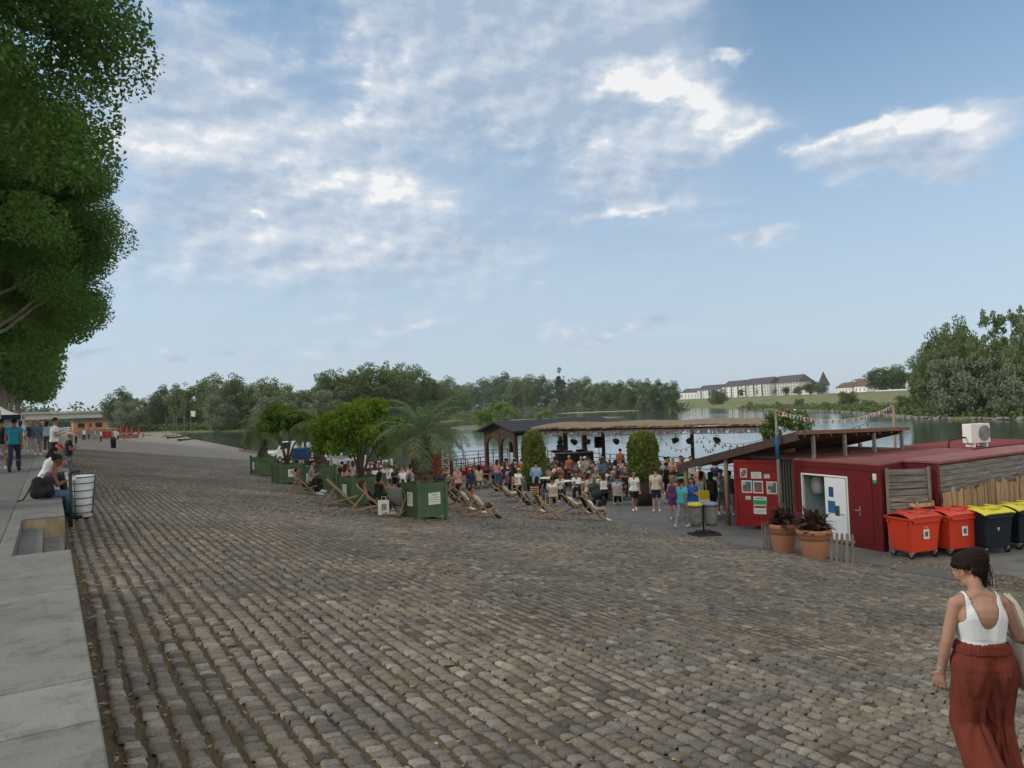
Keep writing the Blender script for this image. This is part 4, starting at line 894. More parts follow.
palm(q1, 1.75, .23, 32, 1.8, 'farthest palm with drooping fronds, leftmost of all', 12, PALML2, el=(1.3, -.5), ll=.42)
def small_tree(loc, h, r_, n, leaf, mt, label, seed, cat='tree', stems=5, squash=.85):
    t = thing('round_tree', label, cat, loc, seed, 'small trees in green planters'); me, C = crown('crown', n, (r_, r_, r_*squash), 46, leaf, seed, mt, h-r_*squash*.95, sig=.17, hollow=.5); obj('crown', me, None, t)
    b = MB(); rng = random.Random(seed)
    for k in range(stems):
        i = rng.randrange(len(C)); e = Vector(C[i]); s_ = Vector((rng.uniform(-.04, .04), rng.uniform(-.04, .04), 0)); f_ = Vector((e.x*.25, e.y*.25, h*.32)); b.tube([s_, f_, f_.lerp(e, .5)+Vector((0, 0, .1)), e], [.055, .042, .03, .01], 7)
    b.build('trunk', BARKD, t); return t
small_tree(q4, 2.5, 1.38, 9500, .075, LEAF_BR, 'bright yellow-green round tree with forked stems', 31, stems=8, squash=.72)
small_tree(q2, 2.8, 1.2, 7000, .075, leafmat('citrus leaves', (.045, .11, .018), (.14, .23, .04), .35), 'small dark green tree between two palms', 33, squash=.62)

# ------------------------------------------------------------ containers, awning roof, bins
def wall_poly(poly, z0, z1, mt, name, parent, bevel=.02): return MB().prism(poly, z0, z1).build(name, mt, parent, bevel=bevel)
ZR = -.56
C0 = at(884, 552); C1 = at(797, 536)
ct = thing('red_container', 'dark red container hut with open white door and barred roof', 'container hut', (C0.x, C0.y, ZP), 0)
dC = (C1-C0); Lc = dC.length; dC.normalize(); nC = Vector((dC.y, -dC.x, 0))      # nC points into the hut (+X)
H = ZR-ZP
fr = MB(); ang = math.atan2(dC.y, dC.x)
# front wall in pieces round the opening (local frame: u along the wall from the near corner, depth into the hut)
def W_(u_, d_, z): q = dC*u_+nC*d_; return (q.x, q.y, z)
def wbox(u0, u1, d0, d1, z0, z1, name, mt, parent=ct, bevel=.006):
    c = dC*((u0+u1)/2)+nC*((d0+d1)/2); q = MB(); q.box((c.x, c.y, (z0+z1)/2), (abs(u1-u0), abs(d1-d0), z1-z0), rz=ang); return q.build(name, mt, parent, bevel=bevel)
o0, o1 = Lc*.36, Lc*.90                                                              # opening
wbox(.0, o0, 0, .07, .12, H-.18, 'wall', REDD); wbox(o1, Lc, 0, .07, .12, H-.18, 'wall', REDD); wbox(o0, o1, 0, .07, 2.02, H-.18, 'wall', REDD)
wbox(-.02, Lc+.02, -.02, .10, H-.18, H, 'roof_rail', REDD); wbox(-.02, Lc+.02, -.02, .10, 0, .12, 'bottom_rail', REDD)
wbox(-.03, .10, -.03, .12, 0, H-.003, 'corner_post', REDD); wbox(Lc-.1, Lc+.03, -.03, .12, 0, H-.003, 'corner_post', REDD)
e1 = Vector((26.5, 15.3, 0)); e2 = Vector((26.2, 12.9, 0))
MB().prism([(C0.x-C0.x+.02, .0), (e2.x-C0.x, e2.y-C0.y), (e1.x-C0.x, e1.y-C0.y), (C1.x-C0.x+.03, C1.y-C0.y)], H, H+.05).build('roof', M('dull red roof', (.23, .09, .085), .75, .25, 1.2, .4, 10, dirt=(.28, .20, .18)), ct)
q = MB()
for k in range(26):                                                                 # roof ribs
    f_ = (k+.5)/26; a_ = Vector((.05, 0, 0)).lerp(Vector((e2.x-C0.x, e2.y-C0.y, 0)), f_); b_ = Vector((C1.x-C0.x+.05, C1.y-C0.y, 0)).lerp(Vector((e1.x-C0.x, e1.y-C0.y, 0)), f_)
    q.bar(a_+Vector((0, .06, H+.058)), b_+Vector((0, -.06, H+.058)), .09, .018)
q.build('roof_ribs', M('dull red roof', (.23, .09, .085)), ct)
for k, (a_, b_) in enumerate(((Vector((.1, .02, 0)), e2-C0), (e2-C0, e1-C0), (e1-C0, C1-C0))):
    a_, b_ = Vector((a_.x, a_.y, H/2)), Vector((b_.x, b_.y, H/2)); MB().bar(a_, b_, .06, H-.004).build('wall', REDD, ct)
wbox(.06, Lc-.06, .10, 5.9, .02, .06, 'floor', DGY); wbox(o0-.3, o0-.26, .12, 1.3, .06, H-.02, 'inner_wall', M('inner teal wall', (.42, .55, .55), .8, .1)); wbox(Lc-.13, Lc-.09, .12, 1.3, .06, H-.02, 'inner_wall', M('inner teal wall', (.22, .30, .30))); wbox(o0-.3, Lc-.09, 1.3, 1.35, .06, H-.02, 'inner_wall', M('inner teal wall', (.22, .30, .30), .8, .1), ct)
wbox(o1-.015, o1+.03, -.012, .09, .10, 2.05, 'door_frame', WHT); wbox(o0-.03, o0+.015, -.012, .09, .10, 2.05, 'door_frame', WHT); wbox(o0, o1, -.012, .09, 2.0, 2.05, 'door_frame', WHT)
# white door leaf, ajar
dmid = o0+(o1-o0)*.46
dr = wbox(o0+.02, dmid, -.05, -.01, .12, 1.98, 'open_door', M('white door', (.66, .70, .73), .5, .04)); dr['label'] = 'white door leaf with three small pictures'
for u_, z, w_, h_, c in ((.56, 1.55, .17, .30, (.03, .07, .18)), (.56, 1.1, .26, .36, (.04, .12, .30)), (.30, 1.0, .17, .30, (.03, .10, .05))):
    u_ = o0+.02+(dmid-o0-.02)*u_ + .1; wbox(u_-w_/2, u_+w_/2, -.058, -.052, z-h_/2, z+h_/2, 'picture', M('picture %.2f' % c[1], c, .5, .5, 9), dr, 0)
MB().tube([W_(o0+.12, -.055, .92), W_(o0+.12, -.11, .92), W_(o0+.24, -.11, .92)], .012, 6).build('handle', STEEL, dr)
q = MB(); q.box(W_(o0-.45, -.035, 1.08), (.035, .02, .28), rz=ang); q.tube([W_(o0-.45, -.04, 1.1), W_(o0-.45, -.10, 1.1), W_(o0-.33, -.10, 1.1)], .012, 6); q.build('lock', STEEL, ct)
q = MB(); q.box(W_(o0-.55, -.012, 1.12), (.62, .02, 1.95), rz=ang); q.build('shutter_panel', M('shutter red', (.15, .014, .017), .5, .1), ct)
# sink fitting seen inside
q = MB(); q.lathe([(.05, -.28), (.19, -.22), (.23, .05), (.16, .30), (.03, .34)], 16, W_(Lc-.36, .62, 1.6)); tag(q.build('hand_dryer', M('off white enamel', (.55, .58, .58), .5, .05), None, (C0.x, C0.y, ZP)), 'pale rounded dispenser on the wall inside the open hut', 'dispenser')
wbox(.10, .22, -.036, -.028, 2.02, 2.2, 'sticker', WHT, ct, 0); wbox(.10, .22, -.037, -.03, 1.93, 2.02, 'sticker', M('green print', (.02, .33, .10)), ct, 0)

# plank screen at the corner and clad container behind the bins
def plank_wall(a, b, z0, z1, n, label, name, mt, post=True, group=None, th=.03):
    a, b = Vector(a), Vector(b); t = thing(name, label, 'plank wall', (a.x, a.y, ZP), 0, group); d = b-a; q = MB(); h = (z1-z0)/n
    for k in range(n): q.bar(Vector((0, 0, z0+h*(k+.5)))+Vector((0, random.uniform(-.006, .006), 0)), Vector((d.x, d.y, z0+h*(k+.5)+random.uniform(-.006, .006))), th, h*.88)
    q.build('planks', mt, t)
    if post:
        for e in (Vector((0, 0, 0)), d): MB().box((e.x, e.y-.04, (z1+.02)/2), (.08, .06, z1+.04)).build('post', WG, t)
    return t
WSL = wood('silvered planks', (.20, .19, .18), stretch=(14, 14, 1), var=.75, scale=2)
plank_wall((C0.x+.08, C0.y-.12, 0), (21.05, 11.62, 0), .25, 2.33, 11, 'silvered plank screen right of the red hut corner', 'plank_screen', WSL)
BX0, BX1, BY0, BY1 = 21.3, 29.0, 11.42, 12.7
t = thing('clad_container', 'container clad in grey boards with dull red roof behind the bins', 'container', (BX0, BY0, ZP))
HB = 2.5
MB().box2((0, .06, 0), (BX1-BX0, BY1-BY0, HB-.06)).build('wall', REDD, t, bevel=.02)
q = MB(); nn = 15
for k in range(nn): q.box2((.02, 0+random.uniform(-.004, .004), .08+k*2.3/nn), (BX1-BX0-.02, .045, .08+(k+.92)*2.3/nn))
q.build('cladding', WSL, t)
MB().box2((-.04, -.05, HB-.06), (BX1-BX0+.05, BY1-BY0+.0, HB)).build('roof', M('dull red roof', (.23, .09, .085)), t); MB().box2((-.10, -.0, 0), (-.02, .10, HB-.08)).build('corner_post', REDD, t)
# rest of the roofs further back
def box_container(x0, y0, x1, y1, h, label, mt, rm, rz=0):
    t = thing('flat_container', label, 'container', (x0, y0, ZP), rz, 'flat roofed containers behind the hut'); MB().box2((0, 0, 0), (x1-x0, y1-y0, h-.05)).build('wall', mt, t, bevel=.02); MB().box2((-.04, -.04, h-.05), (x1-x0+.04, y1-y0+.04, h+.01)).build('roof', rm, t, bevel=.02)
    q = MB(); n = int((x1-x0)/.3)
    for k in range(n): q.box2((.1+k*.3, .05, h+.012), (.2+k*.3, y1-y0-.05, h+.03))
    q.build('roof_ribs', rm, t); return t
box_container(26.6, 13.1, 31.6, 15.6, 2.5, 'bright red roofed container farthest towards the river', REDD, M('brighter red roof', (.20, .045, .045), .6, .2, 1.5), 0)
box_container(20.75, 15.75, 26.4, 17.6, 2.46, 'grey corrugated container between the notice door and the hut', DGY, M('faded pinkish roof', (.22, .13, .12), .8, .25, 1.2))
# its corrugated front strip
q = MB()
for k in range(16): q.box((20.69, 15.85+k*.11, ZP+1.2), (.05, .055, 2.3))
tag(q.build('corrugated_panel', DGY), 'dark corrugated sheet beside the red door of notices', 'panel')
# container door swung open, covered with notices
A, B = at(738, 529), at(783.5, 531.5); d = B-A; t = thing('notice_door', 'bright red container door standing open, covered with notices', 'container door', A, math.atan2(d.y, d.x)); wd = d.length; hd = 2.32
MB().box2((0, 0, .12), (wd, .07, hd)).build('panel', RED, t, bevel=.01)
q = MB()
for z in (.45, .95, 1.2, 1.75, 2.05): q.box((wd/2, -.012, z), (wd-.12, .022, .10))
q.build('ribs', RED, t); MB().box2((-.05, -.03, .1), (.03, .09, hd+.03)).box2((wd-.03, -.03, .1), (wd+.05, .09, hd+.03)).box2((-.05, -.035, hd-.02), (wd+.05, .09, hd+.05)).build('frame', RED, t)
for x, z, w_, h_, k in ((.19, 1.93, .16, .30, 'photo'), (.47, 1.86, .24, .22, 'text'), (.70, 1.83, .13, .13, 'text'), (.25, 1.47, .24, .42, 'photo'), (.50, 1.46, .23, .42, 'photo'), (.80, 1.45, .24, .42, 'photo'), (.27, 1.09, .12, .12, 'text'), (.53, 1.0, .31, .28, 'green'), (.52, .70, .29, .30, 'redtop')): poster(t, x*wd/1.0, z, w_*wd*.95, h_, k)

# timber awning roof of the bar
Lp = atd(682, 465, 28.6); Pp = atd(798, 434, 23); Rp = atd(908, 429.5, 26); Bp = Lp+(Rp-Pp)
t = thing('bar_awning', 'low timber awning roof sloping over the bar on rough posts', 'awning', (Lp.x, Lp.y, ZP)); o_ = Vector((Lp.x, Lp.y, ZP))
th = Vector((0, 0, .09)); q = MB(); vs_ = [Lp-o_, Pp-o_, Rp-o_, Bp-o_]; q.add([v for v in vs_]+[v+th for v in vs_], [(0, 3, 2, 1), (4, 5, 6, 7), (0, 1, 5, 4), (1, 2, 6, 5), (2, 3, 7, 6), (3, 0, 4, 7)]); q.build('roof', WD, t)
q = MB(); q.bar(vs_[0]-th, vs_[1]-th, .06, .2); q.build('fascia', WD, t); q = MB(); q.bar(vs_[1]+th*.4, vs_[2]+th*.4, .16, .12); q.build('fascia', WM_, t)
q = MB()
for k in range(9): f_ = (k+.5)/9; q.bar(vs_[0].lerp(vs_[3], f_)-th*.7, vs_[1].lerp(vs_[2], f_)-th*.7, .06, .10)
q.build('rafters', WM_, t)
for a_, b_ in ((vs_[0], vs_[1]), (vs_[3], vs_[2])):
    for f_ in (.03, .42, .66):
        if a_ is vs_[0] and f_ == .66: continue
        p = a_.lerp(b_, f_); p = Vector((p.x, p.y, 0)); top = a_.lerp(b_, f_).z; MB().tube([p+Vector((.15, .1, 0)), p+Vector((.16, .12, top*.5)), p+Vector((.15, .1, top-.1))], [.085, .075, .08], 9).build('post', wood('rough round post', (.27, .19, .12)), t)
for k in range(4):
    p = vs_[1].lerp(vs_[2], .12+.27*k); MB().box((p.x, p.y, (p.z+H)/2-.02), (.09, .09, p.z-H-.08)).build('strut', WG, t)
# bar counter inside, with things on it
p = at(712, 506); bc = thing('bar_counter', 'long green-topped bar counter under the awning', 'counter', p+Vector((1.2, -.6, 0)), -R(62)); MB().box((0, 0, .52), (5.4, .6, 1.04)).build('front', WM_, bc, bevel=.01); MB().box((0, 0, 1.07), (5.6, .75, .06)).build('top', M('green counter', (.10, .33, .17), .6, .1), bc)
# roof plant behind the awning
p = atd(787, 436, 27); t = thing('climbing_plant', 'leafy potted climber with pale flowers above the awning edge', 'plant', (p.x, p.y, p.z-.9)); me, C = crown('foliage', 2600, (.75, .7, .62), 24, .06, 44, leafmat('climber leaves', (.05, .09, .02), (.12, .18, .05), .3), 1.15, sig=.2); obj('foliage', me, None, t)
MB().lathe([(.2, 0), (.28, .5), (.3, .52), (.05, .5)], 16).build('pot', M('terracotta', (.46, .22, .13), .8, .12, 4), t)
fl = crown('f', 160, (.78, .7, .62), 30, .045, 45, M('pale petals', (.6, .5, .5), .7, .1), 1.2, sig=.2)[0]; obj('flowers', fl, None, t)
# AC unit on the clad container
p = at(977, 447, ZP+HB); t = thing('air_conditioner', 'white air conditioning unit standing on the container roof', 'air conditioner', p, -R(14)); MB().box((0, 0, .48), (.86, .36, .66)).build('casing', M('ac white', (.66, .66, .64), .5, .04), t, bevel=.015)
q = MB(); n = 26
for rr in (.26, .21, .16, .11, .06): q.tube([(.16+rr*math.cos(2*PI*k/n), -.195, .48+rr*math.sin(2*PI*k/n)) for k in range(n+1)], .007, 4)
for k in range(6): q.tube([(.16, -.195, .48), (.16+.26*math.cos(k), -.195, .48+.26*math.sin(k))], .006, 4)
q.build('fan_grille', M('grille grey', (.35, .35, .34), .5), t); MB().tube([(.16, -.183, .48), (.16, -.187, .48)], .27, 26).build('fan_opening', M('fan dark', (.22, .22, .21), .6), t)
for s in (-1, 1): MB().box((s*.28, 0, .075), (.06, .34, .15)).build('foot', WHT, t)
MB().tube([(-.45, .05, .35), (-.62, .05, .35), (-1.2, .05, .28), (-1.22, .05, .02)], .03, 8).build('pipe', BLK, t)

# wheelie bins
def bin_(px, py, body, lid, label, st=True, rz=-R(14)):
    p = at(px, py); W2, D2, h0, h1 = 1.04, .86, .17, 1.10
    t = thing('waste_container', label, 'waste bin', p, rz, 'wheeled waste bins in front of the board fence')
    # local: near corner at origin, +x along the row, +y away
    cx, cy = W2/2, D2/2; t.location = p+Vector((0, 0, 0)); q = MB()
    b0 = [(.07, .09), (W2-.07, .09), (W2-.07, D2-.06), (.07, D2-.06)]; b1 = [(0, 0), (W2, 0), (W2, D2), (0, D2)]
    q.add([(x, y, h0) for x, y in b0]+[(x, y, h1) for x, y in b1], [(0, 3, 2, 1), (0, 1, 5, 4), (1, 2, 6, 5), (2, 3, 7, 6), (3, 0, 4, 7), (4, 5, 6, 7)]); q.build('body', body, t, bevel=.035)
    q = MB(); q.box((cx, cy, h1-.03), (W2+.07, D2+.07, .06)); q.box((cx, -.03, h1-.09), (W2-.1, .03, .06)); q.build('rim', body, t, bevel=.015)
    q = MB(); n = 8
    for i in range(n+1):
        v = i/n; y = -.05+(D2+.1)*v; z = h1+.015+.13*math.sin(PI*min(1, v*1.05+.02))**.8
        q.v += [(-.05, y, z-.025), (.12, y, z), (W2-.12, y, z), (W2+.05, y, z-.025)]
    for i in range(n):
        for j in range(3): q.f.append((i*4+j, i*4+j+1, i*4+j+5, i*4+j+4)); q.sm.append(False)
    l_ = q.build('lid', lid, t); so_ = l_.modifiers.new('s', 'SOLIDIFY'); so_.thickness = .02
    MB().box((cx, .16, h1+.12), (.34, .14, .05)).box((cx-.3, .42, h1+.155), (.06, .5, .04)).box((cx+.3, .42, h1+.155), (.06, .5, .04)).build('lid_grip', lid, t, bevel=.01)
    for s in (0, 1): MB().tube([(-.03+s*(W2+.06), .12, .98), (-.07+s*(W2+.14), .12, .98)], .035, 10).build('trunnion', body, t); MB().tube([(-.03+s*(W2+.06), D2-.12, .98), (-.07+s*(W2+.14), D2-.12, .98)], .035, 10).build('trunnion', body, t)
    for x, y in ((.12, .14), (W2-.12, .14), (.12, D2-.12), (W2-.12, D2-.12)):
        w_ = MB().tube([(x-.022, y, .085), (x+.022, y, .085)], .085, 18).build('wheel', BLK, t); MB().box((x, y, .14), (.075, .10, .09)).tube([(x-.03, y, .085), (x+.03, y, .085)], .03, 10).build('fork', STEEL, w_)
    if st:
        s_ = MB().box((cx+.02, .028, .66), (.20, .006, .26)).build('sticker', WHT, t); MB().box((cx+.02, .022, .66), (.10, .006, .13)).build('print', M('dark print', (.10, .12, .12), .6, .6, 60), s_); 
        if st == 2: MB().tube([(cx+.02, .030, .90), (cx+.02, .022, .90)], .075, 12).build('emblem', M('pink sticker', (.65, .22, .18), .6), t)
    else: q = MB(); q.add([(cx-.08, .036, .78), (cx+.08, .036, .78), (cx, .036, .62)], [(0, 2, 1)]); q.build('emblem', M('grey emblem', (.42, .48, .48), .6), t)
    return t
ORG = M('orange red plastic', (.62, .055, .022), .42, .08, 3, dirt=(.45, .06, .04)); ORL = M('orange red lid', (.55, .055, .035), .45, .08, 3, dirt=(.5, .16, .12)); BKB = M('blue black plastic', (.012, .018, .026), .45, .1); YEL = M('yellow lid', (.62, .55, .05), .45, .08, 3, dirt=(.42, .38, .08))
bin_(913, 561, ORG, ORL, 'orange red bin at the left end, round emblem above its white sticker', 2)
bin_(952, 557.5, ORG, ORL, 'orange red bin second from left, sticker high up, next to the black ones', 1)
bin_(987, 556.5, BKB, YEL, 'black bin with yellow lid directly beside the orange ones', 0)
bin_(1021, 551, BKB, YEL, 'black bin with yellow lid at the right edge of the picture', 0)
bin_(1060, 546, BKB, YEL, 'black yellow-lidded bin farthest along the row', 0)
p = at(930, 557); cr = thing('wooden_crate', 'shallow pale wooden crate lying on the orange bins', 'crate', p+Vector((.62, .55, 1.26)), -R(14)); q = MB()
for sy in (-1, 1): q.box((0, sy*.2, .06), (.62, .012, .10))
for sx in (-1, 1): q.box((sx*.31, 0, .06), (.012, .4, .10))
q.build('sides', WP, cr); q = MB(); [q.box((-.25+.125*k, 0, .008), (.1, .4, .012)) for k in range(5)]; q.build('slats', WP, cr); [MB().box((sx*.29, sy*.18, .08), (.04, .04, .16)).build('corner_block', WP, cr) for sx in (-1, 1) for sy in (-1, 1)]
# rough board fence behind the bins
t = thing('board_fence', 'rough upright board fence of uneven heights behind the bins', 'fence', (21.05, 11.22, ZP)); q = MB(); x = 0
while x < 7.5:
    w_ = random.uniform(.11, .15); h_ = random.uniform(1.55, 1.78) if x > .3 else 1.6; q.box((x+w_/2, random.uniform(-.015, .015), h_/2+.05), (w_, .022, h_)); x += w_+random.uniform(.008, .03)
q.build('boards', wood('tan boards', (.34, .23, .14), var=.4), t); MB().box((3.75, .035, .5), (7.5, .03, .09)).box((3.75, .035, 1.3), (7.5, .03, .09)).build('rail', WG, t)
# terracotta pots with dark plants
TC = M('terracotta', (.46, .22, .13), .8, .12, 4)
DKL = leafmat('dark purple leaves', (.022, .018, .014), (.13, .07, .055), .2); 
def potted(px, py, label, lb2, seed, r_=.46, h=.82):
    p = at(px, py); p.z = ZP+.012; t = thing('terracotta_pot', label, 'plant pot', p, seed, 'big terracotta pots'); q = MB(); q.lathe([(.0, .0), (r_*.62, .0), (r_*.66, .03), (r_*.84, h*.62), (r_*.86, h*.66), (r_*.88, h*.66), (r_*.93, h*.80), (r_*.95, h*.82), (r_, h*.83), (r_*1.03, h*.98), (r_*.99, h), (r_*.90, h), (r_*.86, h*.84)], 36); q.build('pot', TC, t)
    MB().lathe([(.0, h*.86), (r_*.86, h*.86), (r_*.86, h*.87), (0.0, h*.87)], 24).build('soil', JOINT, t)
    pl = thing('dark_leaved_plant', lb2, 'plant', p+Vector((0, 0, h*.87)), 0, 'dark plants in the terracotta pots'); rng = random.Random(seed); V = []
    for k in range(190):
        a_ = rng.uniform(0, 6.28); el_ = rng.uniform(.05, 1.4); l = rng.uniform(.35, .78); b0 = np.array([rng.uniform(-.15, .15), rng.uniform(-.15, .15), rng.uniform(0, .25)]); d = np.array([math.cos(a_)*math.cos(el_), math.sin(a_)*math.cos(el_), math.sin(el_)])
        s_ = np.array([-math.sin(a_), math.cos(a_), 0]); w_ = rng.uniform(.045, .085); m_ = b0+d*l*.5; e_ = b0+d*l+np.array([0, 0, -.28*l]); V.append([b0-s_*w_*.3, m_-s_*w_, m_+s_*w_, b0+s_*w_*.3]); V.append([m_-s_*w_, e_-s_*.004, e_+s_*.004, m_+s_*w_])
    V = np.array(V); obj('leaves', np_mesh('leaves', V, np.arange(len(V)*4).reshape(-1, 4), DKL), None, pl)
    V = []
    for k in range(26):
        a_ = rng.uniform(0, 6.28); el_ = rng.uniform(.3, 1.2); l = rng.uniform(.25, .55); b0 = np.array([0, 0, 0.]); d = np.array([math.cos(a_)*math.cos(el_), math.sin(a_)*math.cos(el_), math.sin(el_)]); s_ = np.array([-math.sin(a_), math.cos(a_), 0]); m_ = d*l*.6; e_ = d*l; V.append([b0, m_-s_*.06, e_, m_+s_*.06])
    V = np.array(V); obj('young_leaves', np_mesh('leaves', V, np.arange(len(V)*4).reshape(-1, 4), leafmat('young leaves', (.12, .17, .06), (.25, .26, .12), .2)), None, pl)
potted(784, 552, 'terracotta pot on the left, half behind the other', 'dark purple-leaved plant in the left pot', 3, .44, .82)
potted(815, 559, 'terracotta pot on the right, nearest the open hut', 'dark plant with one pale leaf in the right pot', 6)
# small picket pieces beside the pots
def picket(pa, pb, n, h, label, lean=.0):
    a, b = at(*pa), at(*pb); d = b-a; t = thing('picket_panel', label, 'picket fence', a, math.atan2(d.y, d.x), 'short picket panels by the pots'); t.rotation_euler = (lean, 0, math.atan2(d.y, d.x)); L_ = d.length; q = MB()
    for k in range(n):
        x = L_*(k+.5)/n; q.prism([(x-.035, 0), (x+.035, 0), (x+.035, .02), (x-.035, .02)], .02, h); q.box((x, .01, h+.01), (.045, .02, .05))
    q.build('pickets', WG, t); MB().box((L_/2, .032, h*.25), (L_, .02, .06)).box((L_/2, .032, h*.78), (L_, .02, .06)).build('rail', WG, t)
picket((829, 563), (855, 566), 5, .78, 'leaning five-picket panel right of the pots', R(-8)); picket((762, 549), (771, 551), 3, .75, 'narrow picket panel left of the pots')
# dark mats on the platform edge
for i, (x, y, w_, d_, rz_) in enumerate(((18.65, 12.2, 1.0, 1.7, .15), (18.5, 10.2, .9, 1.5, .05))):
    tag(MB().box((0, 0, .014), (w_, d_, .022)).build('rubber_mat', M('mat grey', (.12, .12, .115), .9, .15, 3), None, (x, y, ZP), rz_), ['grey rubber mat lying before the red hut corner', 'grey rubber mat lying before the orange bins'][i], 'mat', 'rubber mats')
# waste bag stand
p = at(704, 535); t = thing('bag_stand', 'double waste bag stand with yellow and grey lids on a black foot', 'bag stand', p, -R(30)); PLAS = M('clear bag plastic', (.23, .235, .24), .35, .5, 7, 1, 12, dirt=(.10, .08, .06))
q = MB(); q.tube([(0, 0, .04), (0, 0, 1.05)], .03, 8); q.build('pole', BLK, t); MB().box((0, 0, .04), (.95, .5, .08), taper=1.1).box((0, 0, .11), (.5, .3, .08)).build('foot', BLK, t, bevel=.02)
for s, mt, nm in ((-1, M('yellow lid', (.62, .55, .05)), 'lid'), (1, M('grey lid', (.22, .25, .33), .5), 'lid')):
    q = MB(); q.lathe([(.03, .34), (.17, .30), (.21, .45), (.22, .7), (.235, 1.0), (.24, 1.02)], 18, (s*.26, 0, 0)); q.build('bag', PLAS, t); MB().lathe([(.25, .98), (.26, 1.0), (.25, 1.06), (.1, 1.09), (.02, 1.09)], 20, (s*.26, 0, 0)).build(nm, mt, t)
    MB().tube([(s*.26+.25*math.cos(k*.45), .25*math.sin(k*.45), .97) for k in range(15)], .012, 5).build('ring', BLK, t)
# bunting and its poles
def pole(px, py, top_px, top_py, label, mt, wrap=None, base=None, dep=None, r_=.045):
    t0 = atd(top_px, top_py, dep); b0 = base if base else Vector((t0.x, t0.y, ZP)); t = thing('bunting_pole', label, 'pole', b0, 0, 'poles carrying the bunting'); MB().tube([(0, 0, 0), tuple((t0-b0)*.5), tuple(t0-b0)], [r_*1.1, r_, r_*.8], 9).build('shaft', mt, t)
    if wrap: d = t0-b0; MB().tube([tuple(d*.62), tuple(d*.72), tuple(d*.80)], r_*1.35, 9).build('wrapping', wrap, t)
    return t0
T1 = pole(0, 0, 775.5, 410, 'tall pole wrapped in blue cloth at the awning corner', WG, M('blue wrap', (.02, .10, .20), .8), None, 23.6)
T2 = pole(0, 0, 893, 405, 'wooden pole rising behind the awning on the right', wood('rough round post', (.27, .19, .12)), None, None, 30, .055)
def festoon(a, b, sag, n): 
    return [a.lerp(b, k/n)-Vector((0, 0, sag*4*(k/n)*(1-k/n))) for k in range(n+1)]
t = thing('bunting', 'string of small coloured flags between the two poles', 'bunting', T1); pts = festoon(T1, T2, .45, 40); MB().tube([p-T1 for p in pts], .006, 4).build('cord', WHT, t)
FC = [(.62, .60, .58), (.60, .12, .06), (.62, .60, .58), (.60, .30, .08), (.45, .5, .55), (.62, .60, .58), (.20, .40, .42), (.55, .20, .22)]
for k in range(1, 40):
    p = pts[k]-T1; d = (pts[min(k+1, 40)]-pts[k-1]).normalized(); c = FC[k % 8]; q = MB(); u_ = d*.07; w_ = Vector((random.uniform(-.02, .02), random.uniform(-.02, .02), -.13)); q.add([p-u_, p+u_, p+w_+u_*.6, p+w_-u_*.6], [(0, 1, 2, 3)]); q.build('flag', M('flag %d' % (FC.index(c)), c, .8), t)
# festoon light strings from the awning to the pavilion
STR = [(atd(713, 458, 30), atd(716, 441, 30.2), 0, 4), (atd(716, 441, 30.2), atd(790, 424, 25), .35, 22), (atd(700, 437, 35), atd(716, 441, 30.2), .5, 14), (atd(655, 428, 43), atd(700, 437, 35), .9, 18), (atd(690, 424, 40), atd(790, 424, 25), 1.0, 26), (atd(790, 424, 25), T2, .6, 24)]
for i, (a_, b_, sg, n) in enumerate(STR):
    t = thing('festoon_lights', ['short upright drop of the string lights above the awning', 'string lights rising from the drop to the blue-wrapped pole', 'string lights from the drop towards the stage', 'sagging string lights at the right end of the stage awning', 'long string lights between stage awning and blue-wrapped pole', 'string lights between the two bunting poles'][i], 'string lights', a_, 0, 'string lights over the terrace')
    pts = festoon(a_, b_, sg, n); MB().tube([p-a_ for p in pts], .009, 4).build('cable', BLK, t); q = MB()
    if i:
        for p in pts[1:-1:2]: p = p-a_; q.lathe([(.018, -.02), (.022, -.05), (.036, -.10), (.02, -.135)], 8, (p.x, p.y, p.z))
        q.build('bulbs', M('bulb glass', (.12, .12, .12), .15), t)
